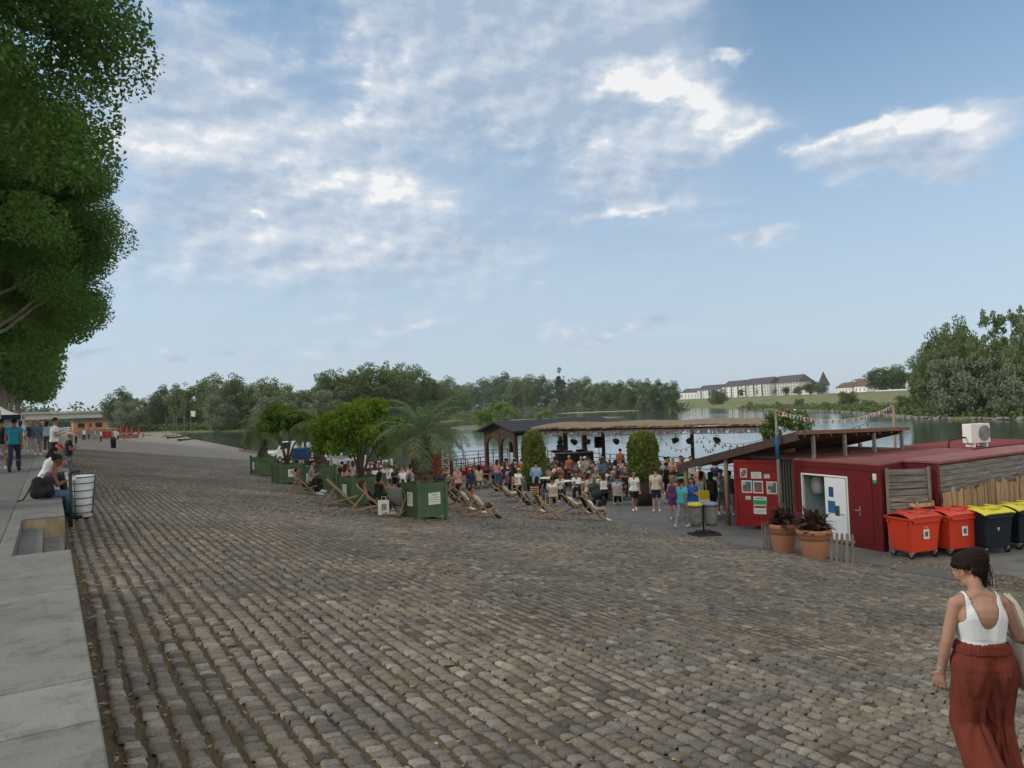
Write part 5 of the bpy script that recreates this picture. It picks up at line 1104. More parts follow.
# ------------------------------------------------------------ people
_th = np.linspace(0, PI, 9); _ph = np.linspace(0, 2*PI, 14, endpoint=False)
_SV = np.array([[math.sin(t)*math.cos(p), math.sin(t)*math.sin(p), math.cos(t)] for t in _th[1:-1] for p in _ph]+[[0, 0, 1], [0, 0, -1]])
_SF = [(i*14+j, (i+1)*14+j, (i+1)*14+(j+1) % 14, i*14+(j+1) % 14) for i in range(6) for j in range(14)]+[(98, j, (j+1) % 14) for j in range(14)]+[(99, 84+(j+1) % 14, 84+j) for j in range(14)]
def v3(*a): return np.array(a, float)
def nrm(v): return v/np.linalg.norm(v)
def fuse(parts, voxel, smooth=3, fac=.5):
    """one closed skin round capsules (p0, p1, r0, r1) and ellipsoids ('e', centre, radii, 3x3 axes)"""
    V, Fc = [], []
    def add(vs, fs): b = len(V); V.extend(vs); Fc.extend([tuple(b+i for i in f) for f in fs])
    for p in parts:
        if isinstance(p[0], str):
            ax = p[3] if len(p) > 3 else np.eye(3); add((_SV*np.array(p[2]))@ax+p[1], _SF)
        else:
            p0, p1, r0, r1 = p; add(_SV*r0+p0, _SF); add(_SV*r1+p1, _SF); d = p1-p0; L = np.linalg.norm(d)
            if L > 1e-4:
                d = d/L; u = np.cross(d, (0, 0, 1) if abs(d[2]) < .9 else (1, 0, 0)); u = nrm(u); w_ = np.cross(d, u); n = 14
                ring = [u*math.cos(2*PI*k/n)+w_*math.sin(2*PI*k/n) for k in range(n)]
                add([p0+q*r0 for q in ring]+[p1+q*r1 for q in ring], [(k, (k+1) % n, n+(k+1) % n, n+k) for k in range(n)]+[tuple(range(n))[::-1], tuple(range(n, 2*n))])
    me = bpy.data.meshes.new('tmp'); me.from_pydata([tuple(v) for v in V], [], Fc); o = bpy.data.objects.new('tmp', me); COL.objects.link(o)
    r = o.modifiers.new('r', 'REMESH'); r.mode = 'VOXEL'; r.voxel_size = voxel; r.use_smooth_shade = True
    s = o.modifiers.new('s', 'SMOOTH'); s.factor = fac; s.iterations = smooth
    dg = bpy.context.evaluated_depsgraph_get(); out = bpy.data.meshes.new_from_object(o.evaluated_get(dg)); bpy.data.objects.remove(o); bpy.data.meshes.remove(me)
    return out
def arrays(me):
    n = len(me.vertices); V = np.empty(n*3, np.float32); me.vertices.foreach_get('co', V); N = np.empty(n*3, np.float32); me.vertices.foreach_get('normal', N)
    m = len(me.polygons); ls = np.empty(m, np.int32); me.polygons.foreach_get('loop_start', ls); li = np.empty(len(me.loops), np.int32); me.loops.foreach_get('vertex_index', li)
    F4 = li[ls[:, None]+np.arange(4)[None]]
    return V.reshape(-1, 3).astype(float), N.reshape(-1, 3).astype(float), F4
def seg_label(V, bones):
    best = np.full(len(V), 1e9); lab = np.zeros(len(V), int); T = np.zeros(len(V))
    for i, (nm, p0, p1, r0, r1) in enumerate(bones):
        d = p1-p0; L2 = max(d@d, 1e-9); t = np.clip(((V-p0)@d)/L2, 0, 1); q = np.linalg.norm(V-(p0+t[:, None]*d), axis=1)-(r0+(r1-r0)*t); k = q < best
        best[k] = q[k]; lab[k] = i; T[k] = t[k]
    return lab, T
def skeleton(P):
    g = lambda k, d: P.get(k, d)
    hip = v3(0, g('hy', 0), g('hz', .93)); s = nrm(v3(0, *g('spine', (0.0, 1)))); tw = g('twist', 0.0); x = v3(math.cos(tw), math.sin(tw), 0); xh = v3(1, 0, 0); fem = g('fem', False)
    sw = .165 if fem else .185; B = []; hw = .085 if fem else .08; pr = .118 if fem else .108
    fw = nrm(np.cross(s, x))*-1.0; fw = fw if fw[1] > 0 or abs(s[1]) > .9 else -fw
    B.append(('pelvis', hip-xh*hw, hip+xh*hw, pr, pr))
    w_ = hip+s*.17; c = hip+s*.36; nb = hip+s*.515
    for sg in (-1, 1):
        B.append(('belly', hip+xh*sg*.06+s*.05, w_+x*sg*.045, pr*.95, .090 if fem else .10)); B.append(('chest', w_+x*sg*.045, c+x*sg*.075, .090 if fem else .10, .098 if fem else .108))
        B.append(('chest', c+x*sg*.07, hip+s*.455+x*sg*(sw-.065), .10, .058)); B.append(('neck_root', nb+s*.01, hip+s*.462+x*sg*(sw-.03), .045, .05))
    hd = nrm(v3(*g('head', (0, .12, 1)))); fc = v3(*g('face', (0, 1, 0))); fc = nrm(fc-hd*(fc@hd)); ear = np.cross(fc, hd)
    hb = nb+nrm(s*.5+hd*.5)*.085
    B.append(('neck', nb-s*.03, hb+hd*.01, .054, .050)); hc = hb+hd*.115
    B.append(('head', hc+hd*.015-fc*.018, hc+fc*.012+hd*.005, .092, .084)); B.append(('head', hc+fc*.022-hd*.02, hc+fc*.045-hd*.085, .070, .040))
    for sg, arm in ((-1, g('armL', ((-.1, 0, -1), (-.05, .2, -1)))), (1, g('armR', ((.1, 0, -1), (.05, .2, -1))))):
        sh = hip+s*.455+x*sg*sw; u = nrm(v3(*arm[0])); f = nrm(v3(*arm[1])); el = sh+u*.285; wr = el+f*.25; nm = 'L' if sg < 0 else 'R'
        B.append(('uarm'+nm, sh, el, .050 if not fem else .045, .037)); B.append(('farm'+nm, el, el+f*.09, .037, .038)); B.append(('farm'+nm, el+f*.09, wr, .038, .025))
        hdir = nrm(f+(v3(*arm[2]) if len(arm) > 2 else v3(0, 0, 0))); side = np.cross(hdir, u); side = nrm(side) if np.linalg.norm(side) > .15 else nrm(np.cross(hdir, v3(1, 0, 0))); side = side if side[1] > 0 else -side; pn = np.cross(hdir, side)*sg*1.0
        pn = pn if pn[0]*sg < 0 else -pn                      # palm faces the body
        for k in (-.024, 0, .024): B.append(('hand', wr+hdir*.01+side*k*.6, wr+hdir*.085+side*k, .016, .014))
        for k, (o_, l) in enumerate(((.036, .070), (.012, .078), (-.012, .073), (-.035, .058))):
            b_ = wr+hdir*.088+side*o_; m_ = b_+nrm(hdir+side*o_*2.5)*l*.5; e_ = m_+nrm(hdir+pn*.6)*l*.55; B.append(('finger', b_-hdir*.01, m_, .0095, .009)); B.append(('finger', m_, e_, .009, .0078))
        tb = wr+hdir*.03+side*.03; m_ = tb+nrm(side+hdir*.8+pn*.4)*.038; e_ = m_+nrm(side*.35+hdir+pn*.4)*.032; B.append(('finger', tb, m_, .013, .0105)); B.append(('finger', m_, e_, .0105, .009))
    A = {}
    for sg, leg in ((-1, g('legL', ((-.05, 0, -1), (0, -.05, -1)))), (1, g('legR', ((.05, 0, -1), (0, -.05, -1))))):
        h_ = hip+xh*sg*hw+v3(0, 0, -.02); t_ = nrm(v3(*leg[0])); k_ = nrm(v3(*leg[1])); kn = h_+t_*.42; an = kn+k_*.40; nm = 'L' if sg < 0 else 'R'
        B.append(('thigh'+nm, h_, kn, .094 if fem else .085, .056)); B.append(('shin'+nm, kn, kn+k_*.14, .054, .056)); B.append(('shin'+nm, kn+k_*.14, an, .056, .036))
        ft = v3(*(leg[2] if len(leg) > 2 else (sg*.15, 1, -.12))); ft = nrm(ft); dn = nrm(k_-ft*(k_@ft)); heel = an+dn*.045-ft*.03; B.append(('foot', heel, an+dn*.055+ft*.13, .036, .030)); B.append(('foot', an+dn*.055+ft*.12, an+dn*.062+ft*.19, .030, .022)); A[nm] = (an, ft, dn)
    return dict(B=B, hc=hc, hd=hd, fc=fc, ear=ear, A=A, hip=hip, s=s, x=x, nb=nb, w=w_, c=c)
def body_mesh(S, voxel, detail=False):
    parts = [(p0, p1, r0, r1) for (_, p0, p1, r0, r1) in S['B']]; hc, hd, fc, ear = S['hc'], S['hd'], S['fc'], S['ear']
    parts.append((hc+fc*.092+hd*.012, hc+fc*.112-hd*.028, .008, .013)); parts.append((hc+fc*.085+hd*.03-ear*.035, hc+fc*.085+hd*.03+ear*.035, .012, .012)); parts.append((hc+fc*.082-hd*.098, hc+fc*.080-hd*.10, .020, .020)); parts.append((hc+fc*.094-hd*.058-ear*.012, hc+fc*.094-hd*.058+ear*.012, .011, .011))
    for sg in (-1, 1): parts.append(('e', hc+ear*sg*.086-hd*.015-fc*.005, (.010, .018, .030), np.array([ear, fc, hd])))
    return fuse(parts, voxel, 2 if voxel > .01 else 3)
def shell(Bm, mask, off, name):
    V, N, F4 = Bm; keep = mask[F4].all(1); F_ = F4[keep]; ids = np.unique(F_); mp = np.full(len(V), -1); mp[ids] = np.arange(len(ids))
    W = V[ids]+N[ids]*(off[ids] if hasattr(off, '__len__') else off)[:, None] if hasattr(off, '__len__') else V[ids]+N[ids]*off
    return np_mesh(name, W, mp[F_], None, True)
POSES = {
 'stand': dict(armL=((-.14, -.02, -1), (-.03, .22, -1)), armR=((.14, .02, -1), (.05, .3, -1)), legL=((-.06, .02, -1), (-.02, -.06, -1)), legR=((.07, .05, -1), (.02, -.08, -1))),
 'stand2': dict(spine=(.02, 1), twist=.15, head=(.08, .15, 1), face=(.4, 1, -.1), armL=((-.2, .15, -1), (.85, .75, .15)), armR=((.2, .1, -1), (-.9, .8, .05)), legL=((-.02, .0, -1), (-.02, -.04, -1)), legR=((.16, .12, -1), (.04, -.12, -1))),
 'hold': dict(spine=(.03, 1), head=(0, .3, 1), face=(0, 1, -.5), armL=((-.12, .08, -1), (.40, .75, .55)), armR=((.14, .0, -1), (-.45, .85, .25)), legL=((-.06, .06, -1), (-.02, -.1, -1)), legR=((.09, -.02, -1), (.0, -.05, -1))),
 'walk': dict(spine=(.06, 1), armL=((-.12, .35, -1), (0, .6, -1)), armR=((.12, -.35, -1), (.0, -.05, -1)), legL=((-.03, -.25, -1), (0, -.55, -1), (0, 1, -.5)), legR=((.03, .38, -1), (0, -.02, -1), (.1, 1, .1)), hz=.915),
 'sit': dict(hz=.50, spine=(.12, 1), head=(0, .25, 1), armL=((-.16, .30, -1), (.40, .9, .05)), armR=((.16, .25, -1), (-.35, .85, .45)), legL=((-.12, 1, -.02), (0, .05, -1)), legR=((.12, 1, -.02), (0, -.08, -1))),
 'sit2': dict(hz=.50, spine=(.28, 1), twist=.25, head=(.1, .25, 1), face=(.5, 1, 0), armL=((-.25, .7, -.8), (.5, .8, .2)), armR=((.25, .2, -1), (-.1, 1, -.2)), legL=((-.2, 1, -.02), (0, -.2, -1)), legR=((.25, 1, -.02), (0, .12, -1))),
 'edge': dict(hz=.09, spine=(.35, 1), head=(0, .45, 1), face=(0, 1, -.5), armL=((-.14, .32, -1), (.45, .75, .25)), armR=((.14, .25, -1), (-.45, .75, .35)), legL=((-.1, 1, -.05), (0, -.05, -1)), legR=((.1, 1, -.05), (0, .08, -1))),
 'lounge': dict(hz=.36, hy=.02, spine=(-.75, .85), head=(0, -.25, 1), face=(0, 1, .2), armL=((-.3, .35, -.8), (.35, .9, .0)), armR=((.3, .35, -.8), (-.2, 1, -.1)), legL=((-.12, 1, .32), (-.02, .55, -1), (0, 1, -.1)), legR=((.16, 1, .42), (.02, .25, -1), (0, 1, -.05))),
}
VARS = {'f': True, 'm': False}
PCACHE = {}
def proto(pose, fem):
    k = (pose, fem)
    if k in PCACHE: return PCACHE[k]
    S = skeleton(dict(POSES[pose], fem=fem)); me = body_mesh(S, .0125); Bm = arrays(me); lab, T = seg_label(Bm[0], S['B']); nm = np.array([b[0] for b in S['B']])[lab]
    D = dict(S=S, body=me, arr=Bm, nm=nm, T=T); me.materials.append(None); PCACHE[k] = D; return D
def garment(D, kind):
    if kind in D: return D[kind]
    V, N, F4 = D['arr']; nm, T, S = D['nm'], D['T'], D['S']; rel = (V-S['hip'])@S['s']
    torso = np.isin(nm, ['pelvis', 'belly', 'chest', 'neck_root']); ua = np.char.startswith(nm.astype(str), 'uarm'); fa = np.char.startswith(nm.astype(str), 'farm'); th_ = np.char.startswith(nm.astype(str), 'thigh'); sh_ = np.char.startswith(nm.astype(str), 'shin')
    if kind == 'tee': mask = (torso & (rel > -.04) & (rel < .525)) | (ua & (T < .55)); off = .014+.006*(rel < .15)
    elif kind == 'long': mask = (torso & (rel > -.06) & (rel < .53)) | ua | fa; off = np.full(len(V), .016)
    elif kind == 'tank': mask = (torso & (rel > -.03) & (rel < .44)); off = np.full(len(V), .010)
    elif kind == 'shorts': mask = (torso & (rel < .05)) | (th_ & (T < .82)) | (np.isin(nm, ['pelvis', 'belly']) & (rel < .07)); off = .012+.018*T*th_
    elif kind == 'trousers': mask = (np.isin(nm, ['pelvis', 'belly']) & (rel < .07)) | th_ | (sh_ & ~((T > .93) & (nm == nm))); off = .012+.014*sh_
    elif kind == 'skirt': mask = (np.isin(nm, ['pelvis', 'belly']) & (rel < .09)) | (th_ & (T < .7)); off = .02+.05*T*th_
    me = shell(D['arr'], mask, off, kind); me.materials.append(None); D[kind] = me; return me
def hair_mesh(D, kind):
    k = 'hair_'+kind
    if k in D: return D[k]
    S = D['S']; hc, hd, fc, ear = S['hc'], S['hd'], S['fc'], S['ear']; ax = np.array([ear, fc, hd]); P = []
    if kind in ('short', 'cap'): P = [('e', hc-fc*.026+hd*.028, (.096, .104, .090), ax)]
    elif kind == 'long': P = [('e', hc-fc*.024+hd*.026, (.100, .108, .094), ax), (hc-fc*.07-hd*.02, hc-fc*.085-hd*.20, .075, .05), (hc-fc*.05+ear*.06-hd*.03, hc-fc*.06+ear*.06-hd*.17, .04, .03), (hc-fc*.05-ear*.06-hd*.03, hc-fc*.06-ear*.06-hd*.17, .04, .03)]
    elif kind == 'bun': P = [('e', hc-fc*.024+hd*.026, (.098, .106, .092), ax), (hc-fc*.10+hd*.06, hc-fc*.11+hd*.06, .045, .045)]
    if kind == 'cap': P = [('e', hc-fc*.004+hd*.045, (.098, .108, .078), ax), (hc+fc*.09+hd*.045-ear*.03, hc+fc*.15+hd*.03-ear*.02, .014, .010), (hc+fc*.09+hd*.045+ear*.03, hc+fc*.15+hd*.03+ear*.02, .014, .010), (hc+fc*.09+hd*.045, hc+fc*.16+hd*.03, .014, .010)]
    me = fuse(P, .010, 2); me.materials.append(None); D[k] = me; return me
def shoe_mesh(D, side):
    k = 'shoe'+side
    if k in D: return D[k]
    an, ft, dn = D['S']['A'][side]; me = fuse([(an+dn*.045-ft*.03, an+dn*.062+ft*.13, .044, .038), (an+dn*.062+ft*.12, an+dn*.066+ft*.205, .038, .028), (an+dn*.0, an+dn*.04, .044, .046)], .010, 2); me.materials.append(None); D[k] = me; return me
SKIN = {'pale': M('pale skin', (.44, .25, .18), .55, .06, 6), 'tan': M('tanned skin', (.31, .16, .105), .55, .06, 6), 'brown': M('brown skin', (.16, .085, .055), .55, .06, 6)}
CLR = dict(white=(.66, .67, .68), grey=(.26, .27, .28), black=(.018, .018, .022), navy=(.022, .03, .065), blue=(.08, .20, .45), skyblue=(.28, .42, .60), turquoise=(.06, .38, .44), teal=(.015, .20, .30), red=(.40, .03, .03), pink=(.42, .16, .20), salmon=(.48, .24, .20), green=(.05, .13, .08), beige=(.42, .36, .28), yellow=(.55, .45, .06), purple=(.12, .04, .13), denim=(.07, .12, .20), brown=(.12, .07, .05), cream=(.52, .48, .40), striped=(.40, .42, .46), darkgrey=(.07, .07, .075), royal=(.02, .10, .42), olive=(.10, .11, .06), rust=(.30, .10, .05))
def cloth(c): return M(c+' cloth', CLR[c], .85, .12, 9, .25, 30)
HAIRC = dict(black=(.012, .010, .010), brown=(.045, .028, .018), blond=(.24, .16, .08), grey=(.28, .27, .26), red=(.14, .04, .02), white=(.6, .6, .6))
def hairm(c): return M(c+' hair', HAIRC[c], .6, .3, 25, .5, 90, spec=.1)
def use(o, mat): o.material_slots[0].link = 'OBJECT'; o.material_slots[0].material = mat
def person(label, loc, az_, pose='stand', fem=False, skin='pale', top=('tee', 'white'), bot=('trousers', 'denim'), hair=('short', 'brown'), shoes='white', group=None, s=1.0):
    """az_: compass direction faced, degrees from the quay direction towards the river"""
    D = proto(pose, fem); t = thing('person', label, 'person', loc, -R(az_), group, s=s)
    o = obj('body', D['body'], None, t); use(o, SKIN[skin])
    for g_, nm in ((top, {'tee': 'shirt', 'long': 'long_sleeved_top', 'tank': 'vest_top'}), (bot, {'shorts': 'shorts', 'trousers': 'trousers', 'skirt': 'skirt'})):
        if g_: o = obj(nm[g_[0]], garment(D, g_[0]), None, t); use(o, cloth(g_[1]))
    o = obj('cap' if hair[0] == 'cap' else 'hair', hair_mesh(D, hair[0]), None, t); use(o, hairm(hair[1]) if hair[0] != 'cap' else cloth(hair[1]))
    if shoes:
        for sd_ in 'LR': o = obj('shoe', shoe_mesh(D, sd_), None, t); use(o, cloth(shoes))
    return t
def gp(px, py): 
    q = at(px, py)
    return q if q.x > XP else ats(px, py)
CAMAZ = 32.1
# ---- promenade
G1 = 'people on the promenade'
person('man in teal shirt and dark trousers walking away along the promenade', at(14.5, 471.5, 0), 8, 'walk', False, 'brown', ('tee', 'teal'), ('trousers', 'navy'), ('short', 'black'), 'black', G1, 1.0)
person('person in black top and beige shorts cut by the left picture edge', at(1, 470, 0), 30, 'walk', False, 'tan', ('tee', 'black'), ('shorts', 'beige'), ('short', 'black'), 'white', G1)
person('man in blue shirt and patterned shorts walking behind the standing man', at(38, 456, 0), 5, 'walk', False, 'tan', ('tee', 'denim'), ('shorts', 'grey'), ('short', 'blond'), 'white', G1, .98)
person('man in white tee looking at his hands at the promenade edge', at(54.5, 467, 0), 75, 'hold', False, 'tan', ('tee', 'white'), ('trousers', 'black'), ('short', 'brown'), 'black', G1, .98)
person('man in black tee and jeans with white cap standing on the cobbles', ats(69, 479), 80, 'hold', False, 'tan', ('tee', 'black'), ('trousers', 'denim'), ('cap', 'cream'), 'white', G1, .98)
person('seated person in white top with dark hair on the coping', at(44, 482, 0)+Vector((.0, .9, 0)), 80, 'edge', True, 'tan', ('tee', 'white'), ('trousers', 'black'), ('long', 'black'), 'white', G1)
person('seated person with red cap behind the white-topped one', at(50, 476, 0)+Vector((.0, 1.6, 0)), 80, 'edge', False, 'pale', ('tee', 'red'), ('trousers', 'grey'), ('cap', 'red'), 'white', G1)
person('seated person in dark vest and jeans eating beside the bin', at(52, 498, 0)+Vector((-.14, .15, 0)), 85, 'edge', True, 'brown', ('tank', 'purple'), ('trousers', 'denim'), ('bun', 'black'), 'black', G1)
for i, (px, py, az_, c, b, sc, ps) in enumerate([(21, 451, 20, 'white', 'beige', 1, 'stand'), (27, 449, 190, 'turquoise', 'black', 1, 'walk'), (31, 452, 10, 'navy', 'grey', .95, 'stand'), (43, 448, 190, 'black', 'black', 1, 'stand'), (47, 452, 30, 'skyblue', 'darkgrey', .95, 'hold'), (24, 446, 0, 'red', 'denim', 1, 'walk'), (35, 446, 180, 'royal', 'darkgrey', 1, 'walk'), (12, 447, 185, 'grey', 'navy', 1, 'stand')]):
    person('distant person in %s top on the promenade, %s from the left there' % ({'skyblue': 'light blue', 'royal': 'bright blue'}.get(c, c), ordinal(sorted([21, 27, 31, 43, 47, 24, 35, 12]).index(px))), at(px, py, 0), az_, ps, i % 2 == 0, 'pale', ('tee', c), (('trousers', 'shorts')[i % 2], b), (('long', 'short')[i % 2], ('brown', 'black', 'blond')[i % 3]), 'white', G1, sc)
# backpack and food things
p = at(43, 500, 0); t = thing('backpack', 'black backpack standing on the coping beside the seated person', 'backpack', p+Vector((.0, .12, .0)), .4); me = fuse([(v3(-.12, 0, .14), v3(-.10, 0, .36), .12, .10), (v3(.10, 0, .14), v3(.08, 0, .36), .12, .10), (v3(-.06, -.10, .14), v3(.06, -.10, .2), .08, .07)], .012, 3); obj('bag', me, cloth('black'), t)
MB().tube([(-.06, .02, .44), (0, .02, .50), (.06, .02, .44)], .010, 6).build('handle', cloth('black'), t); MB().tube([(-.12, .1, .4), (-.2, .18, .15), (-.3, .15, .02), (-.42, .1, .01)], .014, 6).build('strap', cloth('black'), t)
t = thing('takeaway_box', 'white takeaway box held by the seated person', 'food box', at(52, 498, 0)+Vector((.33, .14, .36)), .2); MB().box((0, 0, 0), (.18, .14, .06), taper=.85).build('box', WHT, t); MB().box((-.08, 0, .07), (.012, .15, .12)).build('lid', WHT, t)
# wire bin with clear bag on the cobbles, and the green post
p = ats(82, 519); t = thing('litter_bin', 'round wire litter bin with white plastic bag on the cobbles', 'litter bin', p+Vector((.0, .25, .02)), s=.87); GRP = M('dark green paint', (.015, .035, .03), .5, .1)
MB().lathe([(.17, .06), (.22, .10), (.24, .4), (.29, .92), (.30, 1.0), (.28, 1.02), (.2, .9), (.0, .85)], 26).build('bag', M('white bag plastic', (.62, .65, .69), .4, .35, 5, 1.5, 9), t); MB().lathe([(.05, 0), (.24, 0), (.24, .06), (.05, .06)], 20).build('base', M('pale concrete base', (.4, .4, .38), .9), t)
for k, z in enumerate((.12, .30, .48, .66, .84, .99)):
    r_ = .235+.075*z; MB().tube([(r_*math.cos(a_*PI/10), r_*math.sin(a_*PI/10), z) for a_ in range(21)], .010, 5).build('ring', GRP, t)
for k in range(3): a_ = k*PI/1.5; MB().tube([(.235*math.cos(a_), .235*math.sin(a_), .05), (.318*math.cos(a_), .318*math.sin(a_), 1.0)], .008, 5).build('bar', GRP, t)
p = ats(71, 527); t = thing('steel_post', 'dark green post standing before the litter bin', 'post', p); MB().tube([(0, 0, -.1), (0, 0, 1.02)], .035, 10).build('shaft', GRP, t); MB().tube([(0, 0, 1.0), (0, 0, 1.05), (.16, .1, 1.06)], .02, 8).build('arm', GRP, t)
# marquee tents beside the far promenade
def marquee(x, y, w_, h, pk, label, rz=0):
    t = thing('marquee', label, 'marquee', (x, y, 0), rz, 'white marquees beside the promenade'); q = MB(); n = 6; 
    q.v = []; 
    for i in range(n+1):
        v = i/n; r_ = w_/2*(1-v)**1.0+.02; z = h+(pk-h)*(v**1.6)
        q.v += [(-r_, -r_, z), (r_, -r_, z), (r_, r_, z), (-r_, r_, z)]
    for i in range(n):
        for j in range(4): q.f.append((i*4+j, i*4+(j+1) % 4, (i+1)*4+(j+1) % 4, (i+1)*4+j)); q.sm.append(False)
    q.build('canopy', WHT, t)
    for sx, sy in ((-1, -1), (1, -1), (1, 1), (-1, 1)): MB().tube([(sx*w_/2, sy*w_/2, 0), (sx*w_/2, sy*w_/2, h)], .03, 6).build('leg', WHT, t)
    q = MB()
    for k in range(4):
        a_ = [(-1, -1), (1, -1), (1, 1), (-1, 1)]; q.bar((a_[k][0]*w_/2, a_[k][1]*w_/2, h-.15), (a_[(k+1) % 4][0]*w_/2, a_[(k+1) % 4][1]*w_/2, h-.15), .03, .3)
    q.build('valance', cloth('navy'), t); MB().box((0, w_/2, h/2-.1), (w_, .03, h-.3)).build('side_wall', WHT, t)
marquee(-4.2, 44, 4.2, 2.3, 3.6, 'white peaked marquee with navy valance at the left edge'); marquee(-3.5, 60, 4.0, 2.2, 3.4, 'second white peaked marquee farther along the promenade'); marquee(-3.2, 72, 3.0, 2.2, 3.0, 'third white marquee with closed side, farthest along')
# ---- far left end of the quay: kiosk, parasols, barriers
def fl(px, py): return ats(px, py)
p = fl(77, 447); p = Vector((5.2, 215, quay_z(5.2))); t = thing('wooden_kiosk', 'tan wooden kiosk with two dark hatches at the far quay end', 'kiosk', p, .1); KW = wood('kiosk timber', (.34, .22, .13))
MB().box2((0, 0, 0), (7.5, 4, 3.0)).build('wall', KW, t); MB().box2((-.3, -.5, 3.0), (7.8, 4.3, 3.2)).build('roof', WM_, t); [MB().box((x, -.03, 2.0), (1.5, .08, 1.1)).build('hatch', BLK, t) for x in (1.7, 5.6)]; MB().box((3.7, -.05, 2.0), (.6, .05, 1.0)).build('sign', RED, t)
MB().box((3.7, -.6, .9), (7.5, .6, .1)).build('counter', KW, t)
for i, (px, py, hgt) in enumerate([(139, 437.5, 2.6), (132, 437, 2.5), (127, 437, 2.4), (121, 437, 2.4)]):
    p = fl(px, py); t = thing('closed_parasol', 'folded red parasol at the far terrace, %s from the right' % ordinal(i), 'parasol', p, 0, 'folded red parasols at the far quay'); sc = 1.7; MB().tube([(0, 0, 0), (0, 0, 1.6)], .05, 6).build('pole', BLK, t); MB().lathe([(.05, 1.0), (.32, 1.1), (.30, 1.8), (.18, 2.5), (.03, 3.2)], 10).build('canopy', cloth('red'), t)
p = fl(108, 440); 
for i, (px, py, w_, h_, c, nm, lb) in enumerate([(103, 438.5, 3.2, 1.7, 'red', 'market_stall', 'small red covered stall at the far quay'), (90, 439, 3.4, 1.3, 'grey', 'market_stall', 'grey barrier covered stall left of the red one'), (112, 438, 2.0, 2.0, 'cream', 'market_stall', 'cream topped stall among the far terrace'), (146, 437.5, 2.2, .9, 'olive', 'market_stall', 'low olive covered counter near the closed parasols'), (124, 438.5, 6.0, 1.2, 'rust', 'market_stall', 'long rust coloured terrace barrier')]):
    p = fl(px, py); t = thing(nm, lb, 'stall', p, -.3, 'stalls at the far end of the quay'); MB().box((0, 0, h_*.4), (w_, 1.2, h_*.8)).build('counter', cloth(c), t); MB().box((0, 0, h_*1.02), (w_+.3, 1.6, .08)).build('top', cloth(c), t)
for i, (px, py, c) in enumerate([(84, 441, 'white'), (89, 440, 'pink'), (95, 441, 'skyblue'), (101, 442, 'white'), (107, 440, 'red'), (113, 440, 'grey'), (118, 440, 'white'), (124, 440, 'navy'), (130, 439, 'black'), (136, 439, 'white'), (143, 438, 'red'), (150, 438, 'green'), (76, 444, 'pink'), (71, 443, 'salmon')]):
    person('tiny figure in %s at the far quay terrace, %s from the left there' % (c, ordinal(sorted([84, 89, 95, 101, 107, 113, 118, 124, 130, 136, 143, 150, 76, 71]).index(px))), fl(px, py), 40*i, ('stand', 'hold', 'walk')[i % 3], i % 2 == 0, 'pale', ('tee', c), ('trousers', ('black', 'denim', 'grey')[i % 3]), ('short', 'brown'), None, 'people at the far quay terrace')
p = fl(113.5, 448); t = thing('black_bin', 'black round litter bin alone on the far cobbles', 'litter bin', p); MB().lathe([(.24, 0), (.27, .9), (.30, .95), (.2, 1.15), (.03, 1.2)], 16).build('body', BLK, t); MB().lathe([(.31, .88), (.32, .95), (.30, .97)], 16).build('rim', DGY, t)
# boat masts by the far shore and moored boats
def boat(px, py, L_, label, mt, rz, mast=0, z=ZW):
    p = at(px, py, z); t = thing('boat', label, 'boat', p, rz, 'boats moored along the quay'); n = 10; V = []
    for i in range(n+1):
        u_ = -1+2*i/n; w_ = L_*.16*(1-abs(u_)**2.6)**.6+.03; V += [(u_*L_/2, -w_, .45+.25*u_*u_), (u_*L_/2*.94, -w_*.6, -.1), (u_*L_/2*.94, w_*.6, -.1), (u_*L_/2, w_, .45+.25*u_*u_)]
    q = MB(); q.add(V, [(i*4+j, (i+1)*4+j, (i+1)*4+j+1, i*4+j+1) for i in range(n) for j in range(3)]); q.build('hull', mt, t); MB().box((0, 0, .22), (L_*.8, L_*.22, .04)).build('deck', WG, t)
    for k in range(mast): MB().tube([(-1+k*1.2, 0, .2), (-1+k*1.2+.15, 0, 7.5-k)], [.09, .04], 6).build('mast', WG, t)
    return t
boat(176, 438.5, 9, 'dark moored river barge with two masts on the left shore', M('tarred hull', (.05, .045, .04), .8), .9, 2); boat(187, 441, 7, 'long low boat with a single mast nearer on the left shore', M('tarred hull', (.05, .045, .04), .8), .8, 1); boat(168, 437, 6, 'small tan boat behind the two masted barges', KW, .9, 1)
p = at(191, 441, ZW); t = thing('flag', 'pale flag hanging on a pole by the moored boats', 'flag', p); MB().tube([(0, 0, 0), (.1, 0, 7.6)], .05, 6).build('pole', WG, t); q = MB(); q.add([(.1, 0, 7.5), (1.2, .2, 7.3), (1.1, .1, 5.9), (.1, 0, 6.1)], [(0, 1, 2, 3)]); q.build('cloth', cloth('white'), t)
boat(350, 463, 4.5, 'small white boat moored behind the round tree', WHT, .3); boat(376, 467, 4.2, 'white boat moored nearer the big palm', WHT, .2); boat(338, 458, 5.0, 'pale motor boat moored beside the vans', M('pale hull', (.5, .55, .6), .4), .4)
t = person('person sitting low by the waterline left of the farthest palm', at(246, 450.5, -3.75), 200, 'sit', False, 'pale', ('tee', 'black'), ('shorts', 'grey'), ('short', 'black'), None, None, .9); t.location.z -= .45
